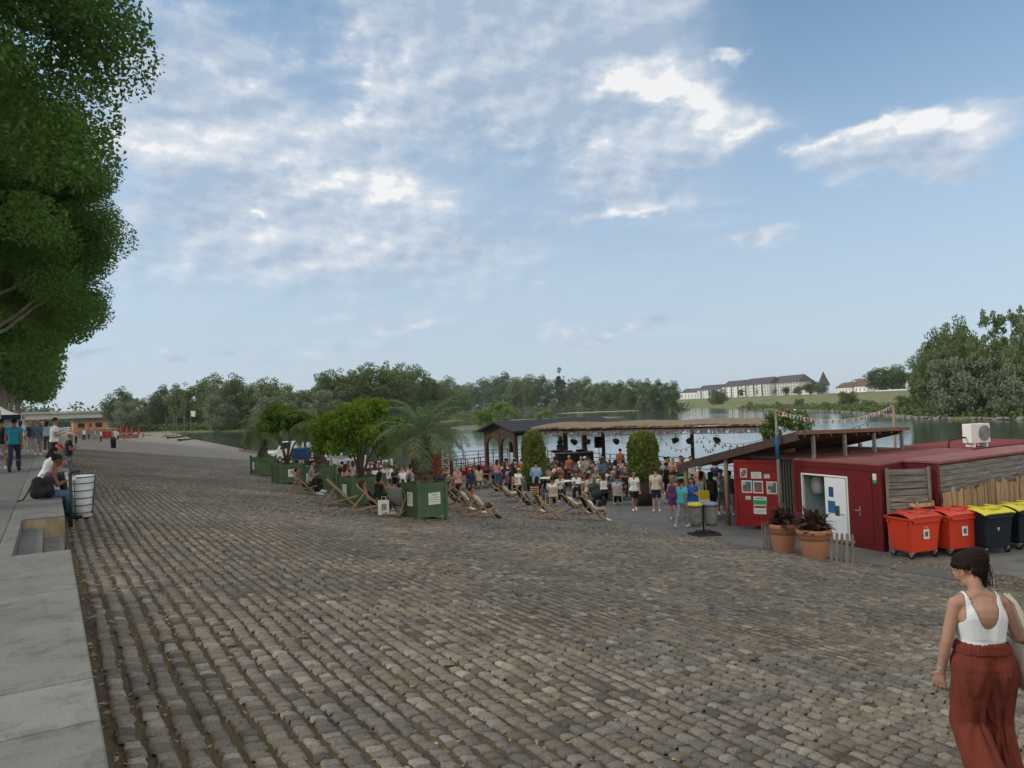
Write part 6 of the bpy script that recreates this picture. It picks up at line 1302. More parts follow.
t = thing('canoe', 'dark small boat pulled up on the far shore edge', 'boat', ats(223, 446), .5); q = MB(); q.v = []; q.add([(-2, -.35, .5), (2, -.35, .5), (2.5, 0, .6), (2, .35, .5), (-2, .35, .5), (-1.7, -.2, 0), (1.8, -.2, 0), (1.8, .2, 0), (-1.7, .2, 0)], [(0, 1, 6, 5), (1, 2, 6), (2, 3, 7, 6), (3, 4, 8, 7), (4, 0, 5, 8), (5, 6, 7, 8)]); q.build('hull', BLK, t)
# ---- vans parked on the slope
def van(p, rz, label, rear=False, L_=5.2, W_=1.95, H_=2.35, body=WHT, group='white vans parked by the river'):
    t = thing('parked_van', label, 'van', p, rz, group); sl = -SL                        # local x forward
    q = MB(); prof = [(-L_/2, .42), (L_/2-.1, .42), (L_/2, .6), (L_/2-.02, 1.05), (L_/2-.75, 1.25), (L_/2-1.35, 2.0 if rear else 1.95), (L_/2-1.6, H_*.93), (L_/2-1.9, H_), (-L_/2+.05, H_), (-L_/2, H_-.1)]
    n = len(prof); W2 = W_/2
    q.add([(x, -W2*(1 if z < 1.3 else .95), z) for x, z in prof]+[(x, W2*(1 if z < 1.3 else .95), z) for x, z in prof], [tuple(range(n))[::-1], tuple(range(n, 2*n))]+[(i, (i+1) % n, n+(i+1) % n, n+i) for i in range(n)]); q.build('body', body, t, bevel=.05)
    G = M('van glass', (.03, .035, .04), .12, .1)
    q = MB(); q.add([(L_/2-.72, -W2*.86, 1.30), (L_/2-.72, W2*.86, 1.30), (L_/2-1.33, W2*.82, 1.98), (L_/2-1.33, -W2*.82, 1.98)], [(0, 1, 2, 3)]); o = q.build('windscreen', G, t, (.035, 0, .02))
    for s in (-1, 1):
        q = MB(); q.prism([(L_/2-1.0, 1.32), (L_/2-1.45, 1.95), (L_/2-2.2, 1.95), (L_/2-2.2, 1.32)], -.01, .01); o = q.build('side_window', G, t, (0, s*(W2*.965+.012), 0)); o.rotation_euler = (PI/2, 0, 0)
        for x in (-L_/2+.95, L_/2-.95):
            w_ = MB().tube([(x, s*(W2-.12), .33), (x, s*(W2+.01), .33)], .33, 20).build('wheel', BLK, t); MB().tube([(x, s*(W2+.012), .33), (x, s*(W2+.02), .33)], .19, 16).build('rim', STEEL, w_)
        MB().box((-L_/2-.01, s*(W2-.13), 1.05), (.05, .16, .55)).build('tail_light', M('tail light red', (.5, .02, .02), .25), t); MB().box((L_/2-.03, s*(W2-.28), .85), (.08, .3, .2)).build('headlight', M('headlight', (.55, .56, .56), .2), t)
        MB().box((L_/2-1.25, s*(W2+.12), 1.45), (.1, .2, .28)).build('mirror', BLK, t)
    q = MB(); q.box((-L_/2-.02, 0, .5), (.12, W_*.96, .18)); q.build('bumper', DGY, t); MB().box((L_/2+.01, 0, .52), (.12, W_*.94, .24)).build('bumper', DGY, t)
    MB().box((-L_/2-.012, 0, 1.35), (.015, .02, 1.6)).build('door_gap', DGY, t); [MB().box((-L_/2-.015, s*.42, 1.75), (.02, .6, .5)).build('rear_window', G, t) for s in (-1, 1)]
    MB().box((-L_/2-.02, .25, .95), (.02, .5, .12)).build('number_plate', WHT, t)
    return t
p = ats(325, 466); v = van(Vector((p.x, p.y+2.5, p.z)), R(78), 'white van seen from behind with red tail lights, behind the dark palm trunk', True); v.rotation_euler = (0, R(0), R(78))
p = ats(279, 463); van(Vector((p.x+.6, p.y+1.2, p.z)), R(215), 'small white van with its cab towards the camera side, left of the blue load', False, 4.6, 1.8, 1.95)
p = ats(298, 466); t = thing('covered_trailer', 'trailer with a blue tarpaulin load between the two white vans', 'trailer', p+Vector((.6, 1, 0)), R(20)); MB().box((0, 0, .55), (1.8, 1.5, .15)).build('bed', DGY, t); MB().box((0, 0, 1.1), (1.3, 1.3, .95)).build('tarpaulin', M('blue tarpaulin', (.012, .05, .13), .6, .3, 3, .8, 6), t, bevel=.08)
for s in (-1, 1): MB().tube([(0, s*.78, .3), (0, s*.9, .3)], .3, 16).build('wheel', BLK, t)
# ------------------------------------------------------------ deck chairs, tables and the crowd
from mathutils import Quaternion
def on_slope(t, x, az_):
    if x < XP: q = Matrix.Rotation(math.atan(SL), 4, 'Y') @ Matrix.Rotation(-R(az_), 4, 'Z'); t.rotation_euler = q.to_euler()
    else: t.rotation_euler = (0, 0, -R(az_))
DW = wood('beech wood', (.38, .26, .155), stretch=(1, 14, 1), var=.2); PRC = {}
def deck_parts(c, striped=False):
    if c in PRC: return PRC[c]
    q = MB(); w_ = .29
    for s in (-1, 1): q.bar((s*w_, -.62, .92), (s*w_, .52, .03), .045, .028, (1, 0, 0))
    q.tube([(-w_-.02, -.62, .92), (w_+.02, -.62, .92)], .016, 8); q.tube([(-w_-.02, .50, .05), (w_+.02, .50, .05)], .016, 8); fr1 = q.mesh('back_frame', DW); q = MB()
    for s in (-1, 1): q.bar((s*(w_-.045), -.62, .03), (s*(w_-.045), .50, .40), .045, .028, (1, 0, 0))
    q.tube([(-w_-.02, .50, .40), (w_+.02, .50, .40)], .016, 8); fr2 = q.mesh('seat_frame', DW); q = MB()
    pr_ = [MB().bar((s*(w_+.035), -.30, .66), (s*(w_+.035), -.66, .10), .035, .022, (1, 0, 0)).mesh('prop', DW) for s in (-1, 1)]
    q = MB(); 
    for y, z in ((-.60, .05),): q.tube([(-w_-.02, y, z), (w_+.02, y, z)], .016, 8)
    rails = q.mesh('crossbar', DW); n = 14; V = []
    for k in range(n+1):
        u_ = k/n; y = -.62+1.12*u_; z = .92*(1-u_)+.40*u_-.42*math.sin(PI*u_)**1.1*(1-.25*u_); V += [(-w_+.035, y, z), (w_-.035, y, z)]
    sl = np_mesh('sling', V, [(2*k, 2*k+1, 2*k+3, 2*k+2) for k in range(n)], None, True)
    if striped:
        m, nt, out = newmat('striped canvas'); g = NT(nt); x_ = g.n('ShaderNodeSeparateXYZ', {0: g.n('ShaderNodeTexCoord').outputs['Object']}).outputs[0]; f = g.math('GREATER_THAN', g.math('SINE', g.math('MULTIPLY', x_, 70)), .1)
        p = g.n('ShaderNodeBsdfPrincipled', {'Base Color': g.mix(f, (.30, .27, .30), (.10, .09, .14)), 'Roughness': .9}); nt.links.new(p.outputs[0], out.inputs[0]); sl.materials.append(m)
    else: sl.materials.append(cloth(c))
    PRC[c] = (fr1, fr2, pr_[0], pr_[1], rails, sl); return PRC[c]
def deckchair(loc, az_, c, label):
    t = thing('deck_chair', label, 'deck chair', loc, 0, 'wooden deck chairs', s=.93); on_slope(t, loc.x, az_)
    for nm, me in zip(('back_frame', 'seat_frame', 'prop', 'prop', 'crossbar', 'sling'), deck_parts(c, c == 'purple')):
        o = obj(nm, me, None, t)
        if nm == 'sling': o.modifiers.new('s', 'SOLIDIFY').thickness = .004
    return t
def lounger_person(ch, loc, az_, label, **k):
    t = person(label, loc, az_, 'lounge', s=.95, **k); on_slope(t, loc.x, az_); return t
DC = 'people lying in deck chairs'
dk = [(304, 494, 110, 'cream', 'faded wooden deck chair beside the palm planter with notice, a person behind it', dict(fem=False, skin='tan', top=('tee', 'darkgrey'), bot=('trousers', 'black'), hair=('short', 'black'))),
      (342, 506, 112, 'brown', 'empty wooden deck chair in front of the palm planter', None),
      (372, 513, 112, 'purple', 'deck chair with dark striped canvas beside the woman in black', dict(fem=True, skin='tan', top=('tank', 'black'), bot=('trousers', 'black'), hair=('long', 'brown'))),
      (399, 515, 48, 'grey', 'grey canvas deck chair standing left of the nearest planter', None),
      (456, 509, 108, 'darkgrey', 'deck chair right behind the nearest planter with a dark-clad person', dict(fem=False, skin='tan', top=('tee', 'black'), bot=('trousers', 'black'), hair=('short', 'black'))),
      (467, 512, 110, 'grey', 'grey canvas deck chair, middle of the three right of the nearest planter', dict(fem=True, skin='tan', top=('tee', 'beige'), bot=('shorts', 'beige'), hair=('long', 'black'))),
      (480, 517, 110, 'grey', 'grey canvas deck chair of the man in navy shorts', dict(fem=False, skin='tan', top=('tee', 'beige'), bot=('shorts', 'navy'), hair=('short', 'brown'), shoes='black')),
      (497, 496, 112, 'black', 'black canvas deck chair farthest left in the second row', dict(fem=False, skin='pale', top=('tee', 'navy'), bot=('shorts', 'beige'), hair=('short', 'brown'))),
      (510, 502, 110, 'black', 'black canvas deck chair with a person in beige', dict(fem=True, skin='pale', top=('tee', 'beige'), bot=('trousers', 'cream'), hair=('long', 'brown'))),
      (528, 511, 112, 'black', 'black canvas deck chair with a person with dark hair, left of the olive one', dict(fem=True, skin='tan', top=('tank', 'black'), bot=('shorts', 'denim'), hair=('long', 'black'))),
      (548, 519, 110, 'olive', 'wide olive grey deck chair nearest the viewer in the middle', None),
      (575, 514, 110, 'black', 'black canvas deck chair with a person in pale shirt, left of the last', dict(fem=False, skin='pale', top=('tee', 'cream'), bot=('shorts', 'grey'), hair=('short', 'brown'))),
      (593, 520, 108, 'black', 'black canvas deck chair farthest right, its sitter stretching bare legs', dict(fem=False, skin='pale', top=('tee', 'white'), bot=('shorts', 'grey'), hair=('short', 'blond')))]
for px, py, az_, c, lb, pk in dk:
    loc = gp(px, py); ch = deckchair(loc, az_, c, lb)
    if pk: lounger_person(ch, loc, az_, 'person lying in the ' + {456: 'dark chair just right of the nearest planter', 467: 'middle of the three chairs right of the planter', 480: 'chair nearest the viewer right of the planter, in navy shorts', 510: 'black chair of the second row, dressed in beige', 528: 'black chair left of the olive chair, in a black top', 575: 'black chair second from the right', 593: 'farthest right chair with bare legs out', 372: 'striped chair behind the woman in black', 497: 'farthest left black chair, in navy', 304: 'faded chair by the palm planter, dark-clad'}[px], group=DC, **pk)
def seated(label, px, py, az_, **k):
    loc = gp(px, py); pose = k.pop('pose', 'sit'); dz = k.pop('dz', 0); t = person(label, loc+Vector((0, 0, dz)), az_, pose, **k); return t
# people around the planters
seated('woman in black dress with long dark hair sitting beside the striped chair', 379, 509, 60, fem=True, skin='tan', top=('tank', 'black'), bot=('skirt', 'black'), hair=('long', 'black'), dz=-.08)
MB_ = MB().box((0, 0, .2), (.5, .5, .4)); tag(MB_.build('stool', WG, None, gp(379, 508)), 'low wooden stool under the woman in black', 'stool')
p = gp(384, 514.5); t = thing('paper_bag', 'white printed paper bag on the cobbles beside the grey chair', 'bag', p, R(-30)); q = MB(); q.box((0, 0, .22), (.34, .16, .44), taper=1.0); q.build('bag', WHT, t); MB().box((.02, -.083, .24), (.16, .004, .20)).build('print', M('faint ink', (.25, .27, .30)), t); MB().tube([(-.07, 0, .43), (-.06, 0, .55), (.06, 0, .55), (.07, 0, .43)], .008, 5).build('handle', WHT, t)
seated('person in grey top with black hair sitting behind the faded chair', 311, 492, 110, fem=False, top=('tee', 'grey'), bot=('trousers', 'black'), hair=('short', 'black'))
seated('person in pink and white beside the planter behind the empty chair', 345, 497, 60, fem=True, top=('tank', 'salmon'), bot=('trousers', 'pink'), hair=('long', 'brown'))
# picnic tables
PT = wood('picnic timber', (.15, .095, .06), stretch=(14, 1, 1))
def picnic_meshes():
    q = MB()
    for k in range(5): q.box((0, -.3+.15*k, .735), (1.8, .135, .035))
    top = q.mesh('tabletop', PT); q = MB(); [q.box((0, -.70+.14*k, .43), (1.8, .13, .035)) for k in range(2)]; b1 = q.mesh('bench', PT); q = MB(); [q.box((0, .56+.14*k, .43), (1.8, .13, .035)) for k in range(2)]; b2 = q.mesh('bench', PT); legs = []
    for x in (-.65, .65):
        q = MB(); q.bar((x, -.62, .0), (x, -.22, .72), .04, .08); q.bar((x, .62, .0), (x, .22, .72), .04, .08); q.bar((x, -.75, .40), (x, .75, .40), .04, .09); legs.append(q.mesh('leg_frame', PT))
    return [('tabletop', top), ('bench', b1), ('bench', b2), ('leg_frame', legs[0]), ('leg_frame', legs[1])]
PMS = picnic_meshes()
rc = random.Random(5)
def rnd_person(label, loc, az_, pose, group):
    fem = rc.random() < .55; top = rc.choice(['white', 'black', 'navy', 'salmon', 'grey', 'beige', 'green', 'denim', 'rust', 'brown', 'black', 'black', 'striped', 'darkgrey', 'brown', 'navy', 'white', 'black', 'darkgrey']); bot = rc.choice(['black', 'denim', 'navy', 'beige', 'grey'])
    return top, fem, person(label % {'darkgrey': 'dark grey', 'skyblue': 'light blue', 'denim': 'dark blue'}.get(top, top), loc, az_, pose, fem, rc.choice(['pale', 'tan', 'tan', 'pale', 'brown']), (rc.choice(['tee', 'tank', 'tee', 'long']) if fem else 'tee', top), (rc.choice(['trousers', 'shorts']), bot), (rc.choice(['long', 'bun', 'long']) if fem else rc.choice(['short', 'short', 'cap']), rc.choice(['black', 'brown', 'brown', 'grey', 'black'])), rc.choice(['white', 'black']), group, rc.uniform(.95, 1.03))
# patch: caps need a cloth colour
_hm = hairm
def table(px, py, az_, where, seats='abcdef', dx=0):
    loc = gp(px, py); t = thing('picnic_table', 'brown picnic table ' + where, 'picnic table', loc, 0, 'picnic tables of the terrace'); t.rotation_euler = (0, 0, -R(az_-90))
    for nm, me in PMS: obj(nm, me, None, t)
    d = Vector((math.sin(R(az_)), math.cos(R(az_)), 0)); n = Vector((d.y, -d.x, 0))
    for ch in seats:
        k = 'abcdef'.index(ch); side = -1 if k < 3 else 1; u_ = (k % 3-1)*.58+rc.uniform(-.08, .08)
        q = loc+d*u_+n*side*.64; face = math.degrees(math.atan2(-n.x*side, -n.y*side))+rc.uniform(-15, 15)
        rnd_person('person in %s' + ', %s, at the table %s' % (['near bench left', 'near bench middle', 'near bench right', 'far bench left', 'far bench middle', 'far bench right'][k], where), q-Vector((0, 0, .035)), face, rc.choice(['sit', 'sit', 'sit2']), 'people seated on the terrace')
    for j in range(3):                                     # glasses and cups on top
        g_ = loc+d*rc.uniform(-.7, .7)+n*rc.uniform(-.2, .2)+Vector((0, 0, .754)); c_ = rc.choice([(.45, .28, .06), (.5, .5, .5), (.35, .05, .03)])
        o = MB().lathe([(.028, 0), (.036, .13), (.033, .13), (.026, .01)], 10).build('cup', M('drink %.2f' % c_[0], c_, .25, .05), None, g_); tag(o, '%s cup on the picnic table %s' % (['first', 'middle', 'last'][j], where), 'cup', 'cups on the picnic tables')
for px, py, az_, w_, st in [(616, 499, 120, 'nearest the round hedge', 'abdef'), (646, 489, 118, 'behind the round hedge', 'def'), (588, 489, 120, 'right of the bistro tables', 'abcef'), (560, 482, 122, 'behind the bistro tables', 'abcdef'), (531, 479, 120, 'left of the slim hedge', 'bde'), (603, 482, 120, 'third in the middle row', 'abcdef'), (632, 482, 120, 'rightmost in the middle row', 'abdf'), (580, 476, 120, 'before the stage podium', 'abdef'), (612, 475, 120, 'by the right speaker', 'acdf'), (505, 484, 115, 'at the left end by arches', 'abdef'), (523, 489, 118, 'beside the man in light blue', 'ade'),
                           (372, 487, 100, 'behind the round tree planter', 'abcdef'), (398, 484, 100, 'behind the big palm', 'abdf'), (352, 483, 95, 'left of the round tree trunk', 'bcde'), (440, 494, 100, 'hidden behind the nearest planter', 'ade'), (420, 478, 100, 'by the plain red board', 'bdf'), (458, 490, 110, 'behind the grey deck chairs', 'bef'), (655, 477, 115, 'by the railing behind the hedge', 'abdef'), (678, 482, 115, 'by the railing near the awning', 'bcef'),
                           (548, 487, 121, 'just behind the left bistro table', 'abcdef'), (574, 485, 119, 'in the thick of the crowd', 'abcdef'), (600, 495, 120, 'beside the pushchair', 'abcdef'), (515, 478, 118, 'under the arches of the pavilion', 'abcdef'), (545, 477, 120, 'behind the slim hedge', 'abcdef'), (628, 491, 121, 'left of the round hedge tub', 'abcf'), (384, 480, 100, 'far behind the striped chair', 'abcdef'), (410, 489, 98, 'left behind the nearest planter', 'abcdef'), (487, 487, 112, 'before the red gondola bench', 'abdf')]:
    table(px, py, az_, w_, st)
# bistro tables with white tops
for i, (px, py, lb) in enumerate([(546, 492, 'round white bistro table left of the other, behind the white-shirted sitter'), (565, 496, 'round pale bistro table in the middle of the terrace'), (581, 498, 'white square-topped table right beside the bistro tables')]):
    t = thing('bistro_table', lb, 'bistro table', gp(px, py), i, 'white bistro tables'); MB().lathe([(.02, .72), (.40, .72), (.41, .735), (.40, .75), (.02, .75)], 22).build('tabletop', WHT, t); q = MB(); q.tube([(0, 0, .02), (0, 0, .72)], .025, 8); q.build('leg', BLK, t); MB().lathe([(.02, 0), (.24, 0), (.2, .03), (.03, .05)], 16).build('foot', BLK, t)
def chair(loc, az_, label):
    t = thing('terrace_chair', label, 'chair', loc, -R(az_), 'terrace chairs'); q = MB(); q.box((0, 0, .44), (.42, .42, .03)); q.build('seat', WP, t); q = MB(); [q.box((0, -.21, .62+.1*k), (.40, .02, .06)) for k in range(3)]; q.build('backrest', WP, t)
    for sx in (-1, 1):
        MB().bar((sx*.19, .19, 0), (sx*.19, .19, .43), .03, .03).build('leg', WP, t); MB().bar((sx*.19, -.21, 0), (sx*.19, -.21, .88), .03, .03).build('leg', WP, t)
for i, (px, py, az_, c, b, fem, lb) in enumerate([(553, 506, 25, 'white', 'black', False, 'person in white shirt with back to the viewer, leaning by the olive chair'), (518, 493, 75, 'white', 'denim', False, 'man in white tee and white cap leaning over a table'), (560, 500, 200, 'white', 'black', True, 'woman in white top facing the viewer at the bistro table'), (577, 498, 215, 'white', 'black', True, 'dark-haired woman in white top right of the bistro tables'), (588, 501, 150, 'cream', 'navy', True, 'person in cream top seated right of the white square table'), (537, 505, 60, 'black', 'denim', True, 'person in black beside the olive deck chair'), (618, 505, 40, 'skyblue', 'navy', False, 'man in pale blue tee with back to the viewer on a chair')]):
    loc = gp(px, py); chair(loc, az_, 'pale slatted terrace chair under a sitter, %s from the left' % ordinal(sorted([553, 518, 560, 577, 588, 537, 618]).index(px))); person(lb, loc+Vector((0, 0, -.03)), az_, 'sit', fem, 'tan', ('tee', c), ('trousers', b), (('cap', 'cream') if i == 1 else ('long', 'black') if fem else ('short', 'brown')), 'white', 'people seated on the terrace')
# standing people
ST = 'people standing on the terrace'
std = [(537, 499, 25, 'stand2', False, 'skyblue', 'shorts', 'beige', 'short', 'black', 'tall man in light blue shirt and beige shorts, back to the viewer', 'pale', 'long', 1.04),
       (635, 511, 212, 'walk', True, 'white', 'shorts', 'black', 'bun', 'brown', 'girl in white top and dark shorts walking towards the viewer', 'tan', 'tee', .96),
       (657, 512, 50, 'stand', False, 'cream', 'shorts', 'navy', 'short', 'brown', 'man in pale tee and navy shorts with back turned by the round hedge', 'pale', 'tee', 1.03),
       (683, 528, 80, 'walk', False, 'turquoise', 'trousers', 'grey', 'short', 'black', 'man in turquoise shirt and grey trousers, striding', 'tan', 'tee', 1.0),
       (694, 525, 250, 'hold', True, 'royal', 'trousers', 'white', 'long', 'brown', 'woman in bright blue top and white trousers by the bag stand', 'pale', 'tee', .98),
       (674, 520, 60, 'stand2', True, 'purple', 'skirt', 'purple', 'long', 'blond', 'young woman in purple dress behind the turquoise man', 'pale', 'tank', .95),
       (712, 520, 40, 'stand', True, 'black', 'trousers', 'black', 'long', 'black', 'tall dark figure in black under the awning', 'pale', 'long', 1.02),
       (703, 517, 60, 'stand2', True, 'grey', 'trousers', 'black', 'long', 'brown', 'person in grey beside the dark figure, yellow bag in front', 'pale', 'tee', 1.0),
       (722, 514, 200, 'hold', False, 'white', 'shorts', 'grey', 'short', 'brown', 'man in white shirt between the awning posts', 'pale', 'tee', 1.0),
       (731, 516, 70, 'stand', True, 'darkgrey', 'shorts', 'grey', 'bun', 'black', 'person in dark grey right by the second awning post', 'tan', 'tee', .98),
       (701, 506, 210, 'hold', False, 'salmon', 'trousers', 'navy', 'short', 'brown', 'man in salmon shirt at the bar counter', 'tan', 'tee', 1.0),
       (716, 500, 100, 'stand2', False, 'navy', 'trousers', 'navy', 'short', 'black', 'person in navy at the far side of the bar', 'pale', 'tee', 1.0),
       (689, 500, 140, 'stand', False, 'cream', 'trousers', 'beige', 'short', 'grey', 'person in cream top queuing under the awning edge', 'pale', 'tee', 1.0),
       (742, 503, 220, 'stand2', False, 'skyblue', 'trousers', 'denim', 'cap', 'black', 'person in light blue deep inside the bar', 'tan', 'tee', 1.0),
       (668, 503, 110, 'stand', False, 'black', 'shorts', 'black', 'short', 'black', 'man in black behind the pale tee man', 'tan', 'tee', 1.02),
       (667, 495, 120, 'stand2', True, 'grey', 'trousers', 'black', 'bun', 'black', 'person in grey with dark hair by the hedge', 'pale', 'tee', 1.04),
       (681, 494, 100, 'hold', False, 'brown', 'trousers', 'black', 'cap', 'black', 'man in brown with dark cap seen over the awning edge', 'tan', 'tee', 1.05),
       (692, 492, 200, 'stand', False, 'striped', 'trousers', 'navy', 'short', 'black', 'man in pale striped tee behind the awning edge', 'tan', 'tee', 1.0),
       (603, 492, 30, 'stand2', True, 'denim', 'skirt', 'denim', 'long', 'brown', 'woman in blue grey dress standing among the tables', 'pale', 'tee', 1.0),
       (586, 488, 20, 'stand', False, 'grey', 'trousers', 'black', 'cap', 'cream', 'man in pale grey tee standing among the middle tables', 'pale', 'tee', .96),
       (621, 478, 60, 'stand2', False, 'rust', 'trousers', 'black', 'short', 'black', 'man in rust shirt standing near the railing', 'tan', 'tee', 1.0),
       (498, 489, 60, 'stand', True, 'salmon', 'trousers', 'denim', 'long', 'brown', 'woman in salmon vest and jeans at the left end of the terrace', 'pale', 'tank', .93),
       (549, 484, 70, 'stand2', True, 'green', 'trousers', 'black', 'long', 'brown', 'person in green right of the light blue man', 'pale', 'tee', .85),
       (570, 483, 40, 'stand', False, 'rust', 'trousers', 'black', 'short', 'grey', 'person in rust standing before the stage desk', 'tan', 'tee', .9)]
for px, py, az_, ps, fem, c, bk_, b, hk, hc_, lb, sk, tk, s in std:
    person(lb, gp(px, py), az_, ps, fem, sk, (tk, c), (bk_, b), (hk, hc_), 'white', ST, s)
# yellow tote carried at the bar
p = gp(700, 519.5); t = thing('yellow_tote', 'bright yellow tote bag with white base hanging by the bag stand', 'bag', p+Vector((-.1, -.35, .68)), -R(30)); MB().box((0, 0, .22), (.40, .10, .44)).build('bag', M('yellow fabric', (.62, .52, .03), .8, .06), t, bevel=.02); MB().box((0, -.0, .05), (.405, .106, .12)).build('base', WHT, t); MB().tube([(-.1, 0, .43), (-.08, 0, .75), (.08, 0, .75), (.1, 0, .43)], .012, 6).build('strap', M('yellow fabric', (.62, .52, .03)), t)
# a black pushchair-like bundle beside the far right chair
p = gp(597, 506); t = thing('pushchair', 'dark pushchair with patterned hood parked among the tables', 'pushchair', p, .5); me = fuse([(v3(-.15, 0, .55), v3(.15, 0, .55), .20, .20), (v3(-.12, .12, .78), v3(.12, .12, .82), .18, .18)], .02, 3); obj('hood', me, M('patterned dark cloth', (.03, .045, .04), .9, .9, 18), t)
q = MB(); [q.tube([(s*.22, -.25, .12), (s*.22, .28, .95)], .014, 6) for s in (-1, 1)]; [q.tube([(s*.22, .25, .12), (s*.22, -.2, .55)], .014, 6) for s in (-1, 1)]; q.tube([(-.22, .28, .95), (.22, .28, .95)], .02, 6); q.build('frame', BLK, t)
for x in (-.24, .24):
    for y in (-.25, .25): MB().tube([(x-.02, y, .12), (x+.02, y, .12)], .12, 14).build('wheel', BLK, t)

# ------------------------------------------------------------ the woman in the foreground
WP_ = dict(fem=True, hz=.935, spine=(.03, 1), twist=.05, head=(-.16, .72, 1), face=(-.62, .80, -.8),
           armL=((-.24, .02, -1), (-.10, .22, -1), (.05, .05, -.2)), armR=((.34, .0, -1), (.25, 1, -.1)), legL=((-.05, .12, -1), (.02, -.80, -1), (0, .8, -.9)), legR=((.05, .16, -1), (0, -.10, -1)))
S = skeleton(WP_); base = ats(985, 790); base = Vector((5.28, 2.61, quay_z(5.28)+.01)); AZW = 36
WS = .905
t = thing('person', 'woman in white vest top and rust red trousers walking past in the foreground', 'person', base, -R(AZW), s=WS); t.scale = (WS*1.07, WS*1.05, WS)
S['B'] = [b for b in S['B']]
extra = []
hc, hd, fc, ear = S['hc'], S['hd'], S['fc'], S['ear']; parts = [(p0, p1, r0, r1) for (_, p0, p1, r0, r1) in S['B']]
parts += [(hc+fc*.090+hd*.016, hc+fc*.113-hd*.026, .007, .0115), (hc+fc*.103-hd*.030-ear*.010, hc+fc*.103-hd*.030+ear*.010, .008, .008), (hc+fc*.080+hd*.030-ear*.036, hc+fc*.080+hd*.030+ear*.036, .013, .013), (hc+fc*.078-hd*.100, hc+fc*.076-hd*.102, .019, .019), (hc+fc*.093-hd*.055-ear*.013, hc+fc*.093-hd*.055+ear*.013, .009, .009), (hc+fc*.090-hd*.066-ear*.011, hc+fc*.090-hd*.066+ear*.011, .0095, .0095)]
for sg in (-1, 1): parts += [('e', hc+ear*sg*.088-hd*.018-fc*.008, (.009, .017, .030), np.array([ear, fc, hd])), (hc+fc*.060-hd*.030+ear*sg*.035, hc+fc*.066-hd*.045+ear*sg*.030, .030, .026)]
s_, x_ = S['s'], S['x']; hip = S['hip']
fw = nrm(np.cross(x_, s_))*1.0; fw = fw if fw[1] > 0 else -fw
for sg in (-1, 1): parts += [(hip+s_*.33+x_*sg*.075+fw*.07, hip+s_*.31+x_*sg*.08+fw*.09, .062, .055), (hip+s_*.40-fw*.03+x_*sg*.09, hip+s_*.30-fw*.035+x_*sg*.085, .07, .06)]   # bust, shoulder blades
parts = [p_ for p_ in parts if not (len(p_) == 4 and not isinstance(p_[0], str) and p_[2] == .07 and p_[3] == .06)]
axt = np.array([x_, fw, s_]); parts += [('e', hip+s_*.37-fw*.012, (.158, .098, .125), axt), ('e', hip+s_*.455-fw*.005, (.115, .070, .060), axt)]
bm_ = fuse(parts, .0055, 6); bm_.materials.append(None)
V, N, F4 = arrays(bm_); lab, T = seg_label(V, S['B']); nm = np.array([b[0] for b in S['B']])[lab].astype(str); rel = (V-hip)@s_
under = (np.char.startswith(nm, 'thigh') | np.char.startswith(nm, 'shin') & (T < .9) | np.isin(nm, ['pelvis'])) | (np.isin(nm, ['belly']) & (rel < .10))
V = V-N*(.022*under*np.clip((.13-rel)/.05, 0, 1))[:, None]; bm_.vertices.foreach_set('co', V.astype(np.float32).ravel()); bm_.update(); o = obj('body', bm_, None, t)
# skin with fine tone variation
sk = M('warm skin', (.33, .185, .135), .48, .16, 14, .3, 160); use(o, sk)
V, N, F4 = arrays(bm_); lab, T = seg_label(V, S['B']); nm = np.array([b[0] for b in S['B']])[lab]
rel = (V-hip)@s_; xl = (V-hip)@x_; yl = (V-hip)@fw
torso = np.isin(nm, ['pelvis', 'belly', 'chest', 'neck_root']) | (np.char.startswith(nm.astype(str), 'uarm') & (rel > .40) & (np.abs(xl) < .17))
scoop = np.where(yl < 0, .285, .33); ax_ = np.abs(xl)
neck = scoop+np.clip(ax_/.088, 0, 3)**2.6*.20
arm = np.interp(rel, [.25, .30, .36, .42, .52], [.30, .172, .138, .126, .118])
mask = torso & (rel > .06) & (rel < np.minimum(neck, .56)) & (ax_ < arm)
from_n = 3
top_me = shell((V, N, F4), mask, .0045+.004*np.sin(rel*60+xl*20)*(rel < .2), 'vest'); top_me.materials.append(M('white ribbed cotton', (.62, .65, .68), .85, .03, 9, .35, 160)); o = obj('vest_top', top_me, None, t); md = o.modifiers.new('s', 'SOLIDIFY'); md.thickness = .004; md.offset = 1; sm_ = o.modifiers.new('sm', 'SMOOTH'); sm_.iterations = 4; sm_.factor = .5
# trousers: loose linen, gathered at the waistband
(aL, fL, dL), (aR, fR, dR) = S['A']['L'], S['A']['R']; hipL = hip-v3(.085, 0, .02); hipR = hip+v3(.085, 0, -.02)
kn = {n_: [b for b in S['B'] if b[0] == 'thigh'+n_][0][2] for n_ in 'LR'}
tp = []
for n_, h_, a_ in (('L', hipL, aL), ('R', hipR, aR)):
    k_ = kn[n_]; tp += [(h_, k_, .122, .104), (k_, k_+(a_-k_)*.92, .104, .118), (h_-v3(0, .02, .02), h_+(k_-h_)*.3-v3(0, .02, 0), .120, .11)]
for sg in (-1, 1): tp += [(hip+x_*sg*.078, hip+s_*.06+x_*sg*.064, .140, .130), (hip+s_*.06+x_*sg*.064, hip+s_*.11+x_*sg*.056, .128, .120)]
tr = fuse(tp, .0065, 26, .5); V, N, F4 = arrays(tr); rel = (V-hip)@s_; d_ = V-hip
th_ = np.arctan2(d_@x_, -(d_@fw))
leg = np.where(V[:, 0] < 0, 0, 1)
axis = np.where(leg[:, None] == 0, hipL, hipR); thl = np.arctan2(V[:, 0]-axis[:, 0], V[:, 1]-axis[:, 1])
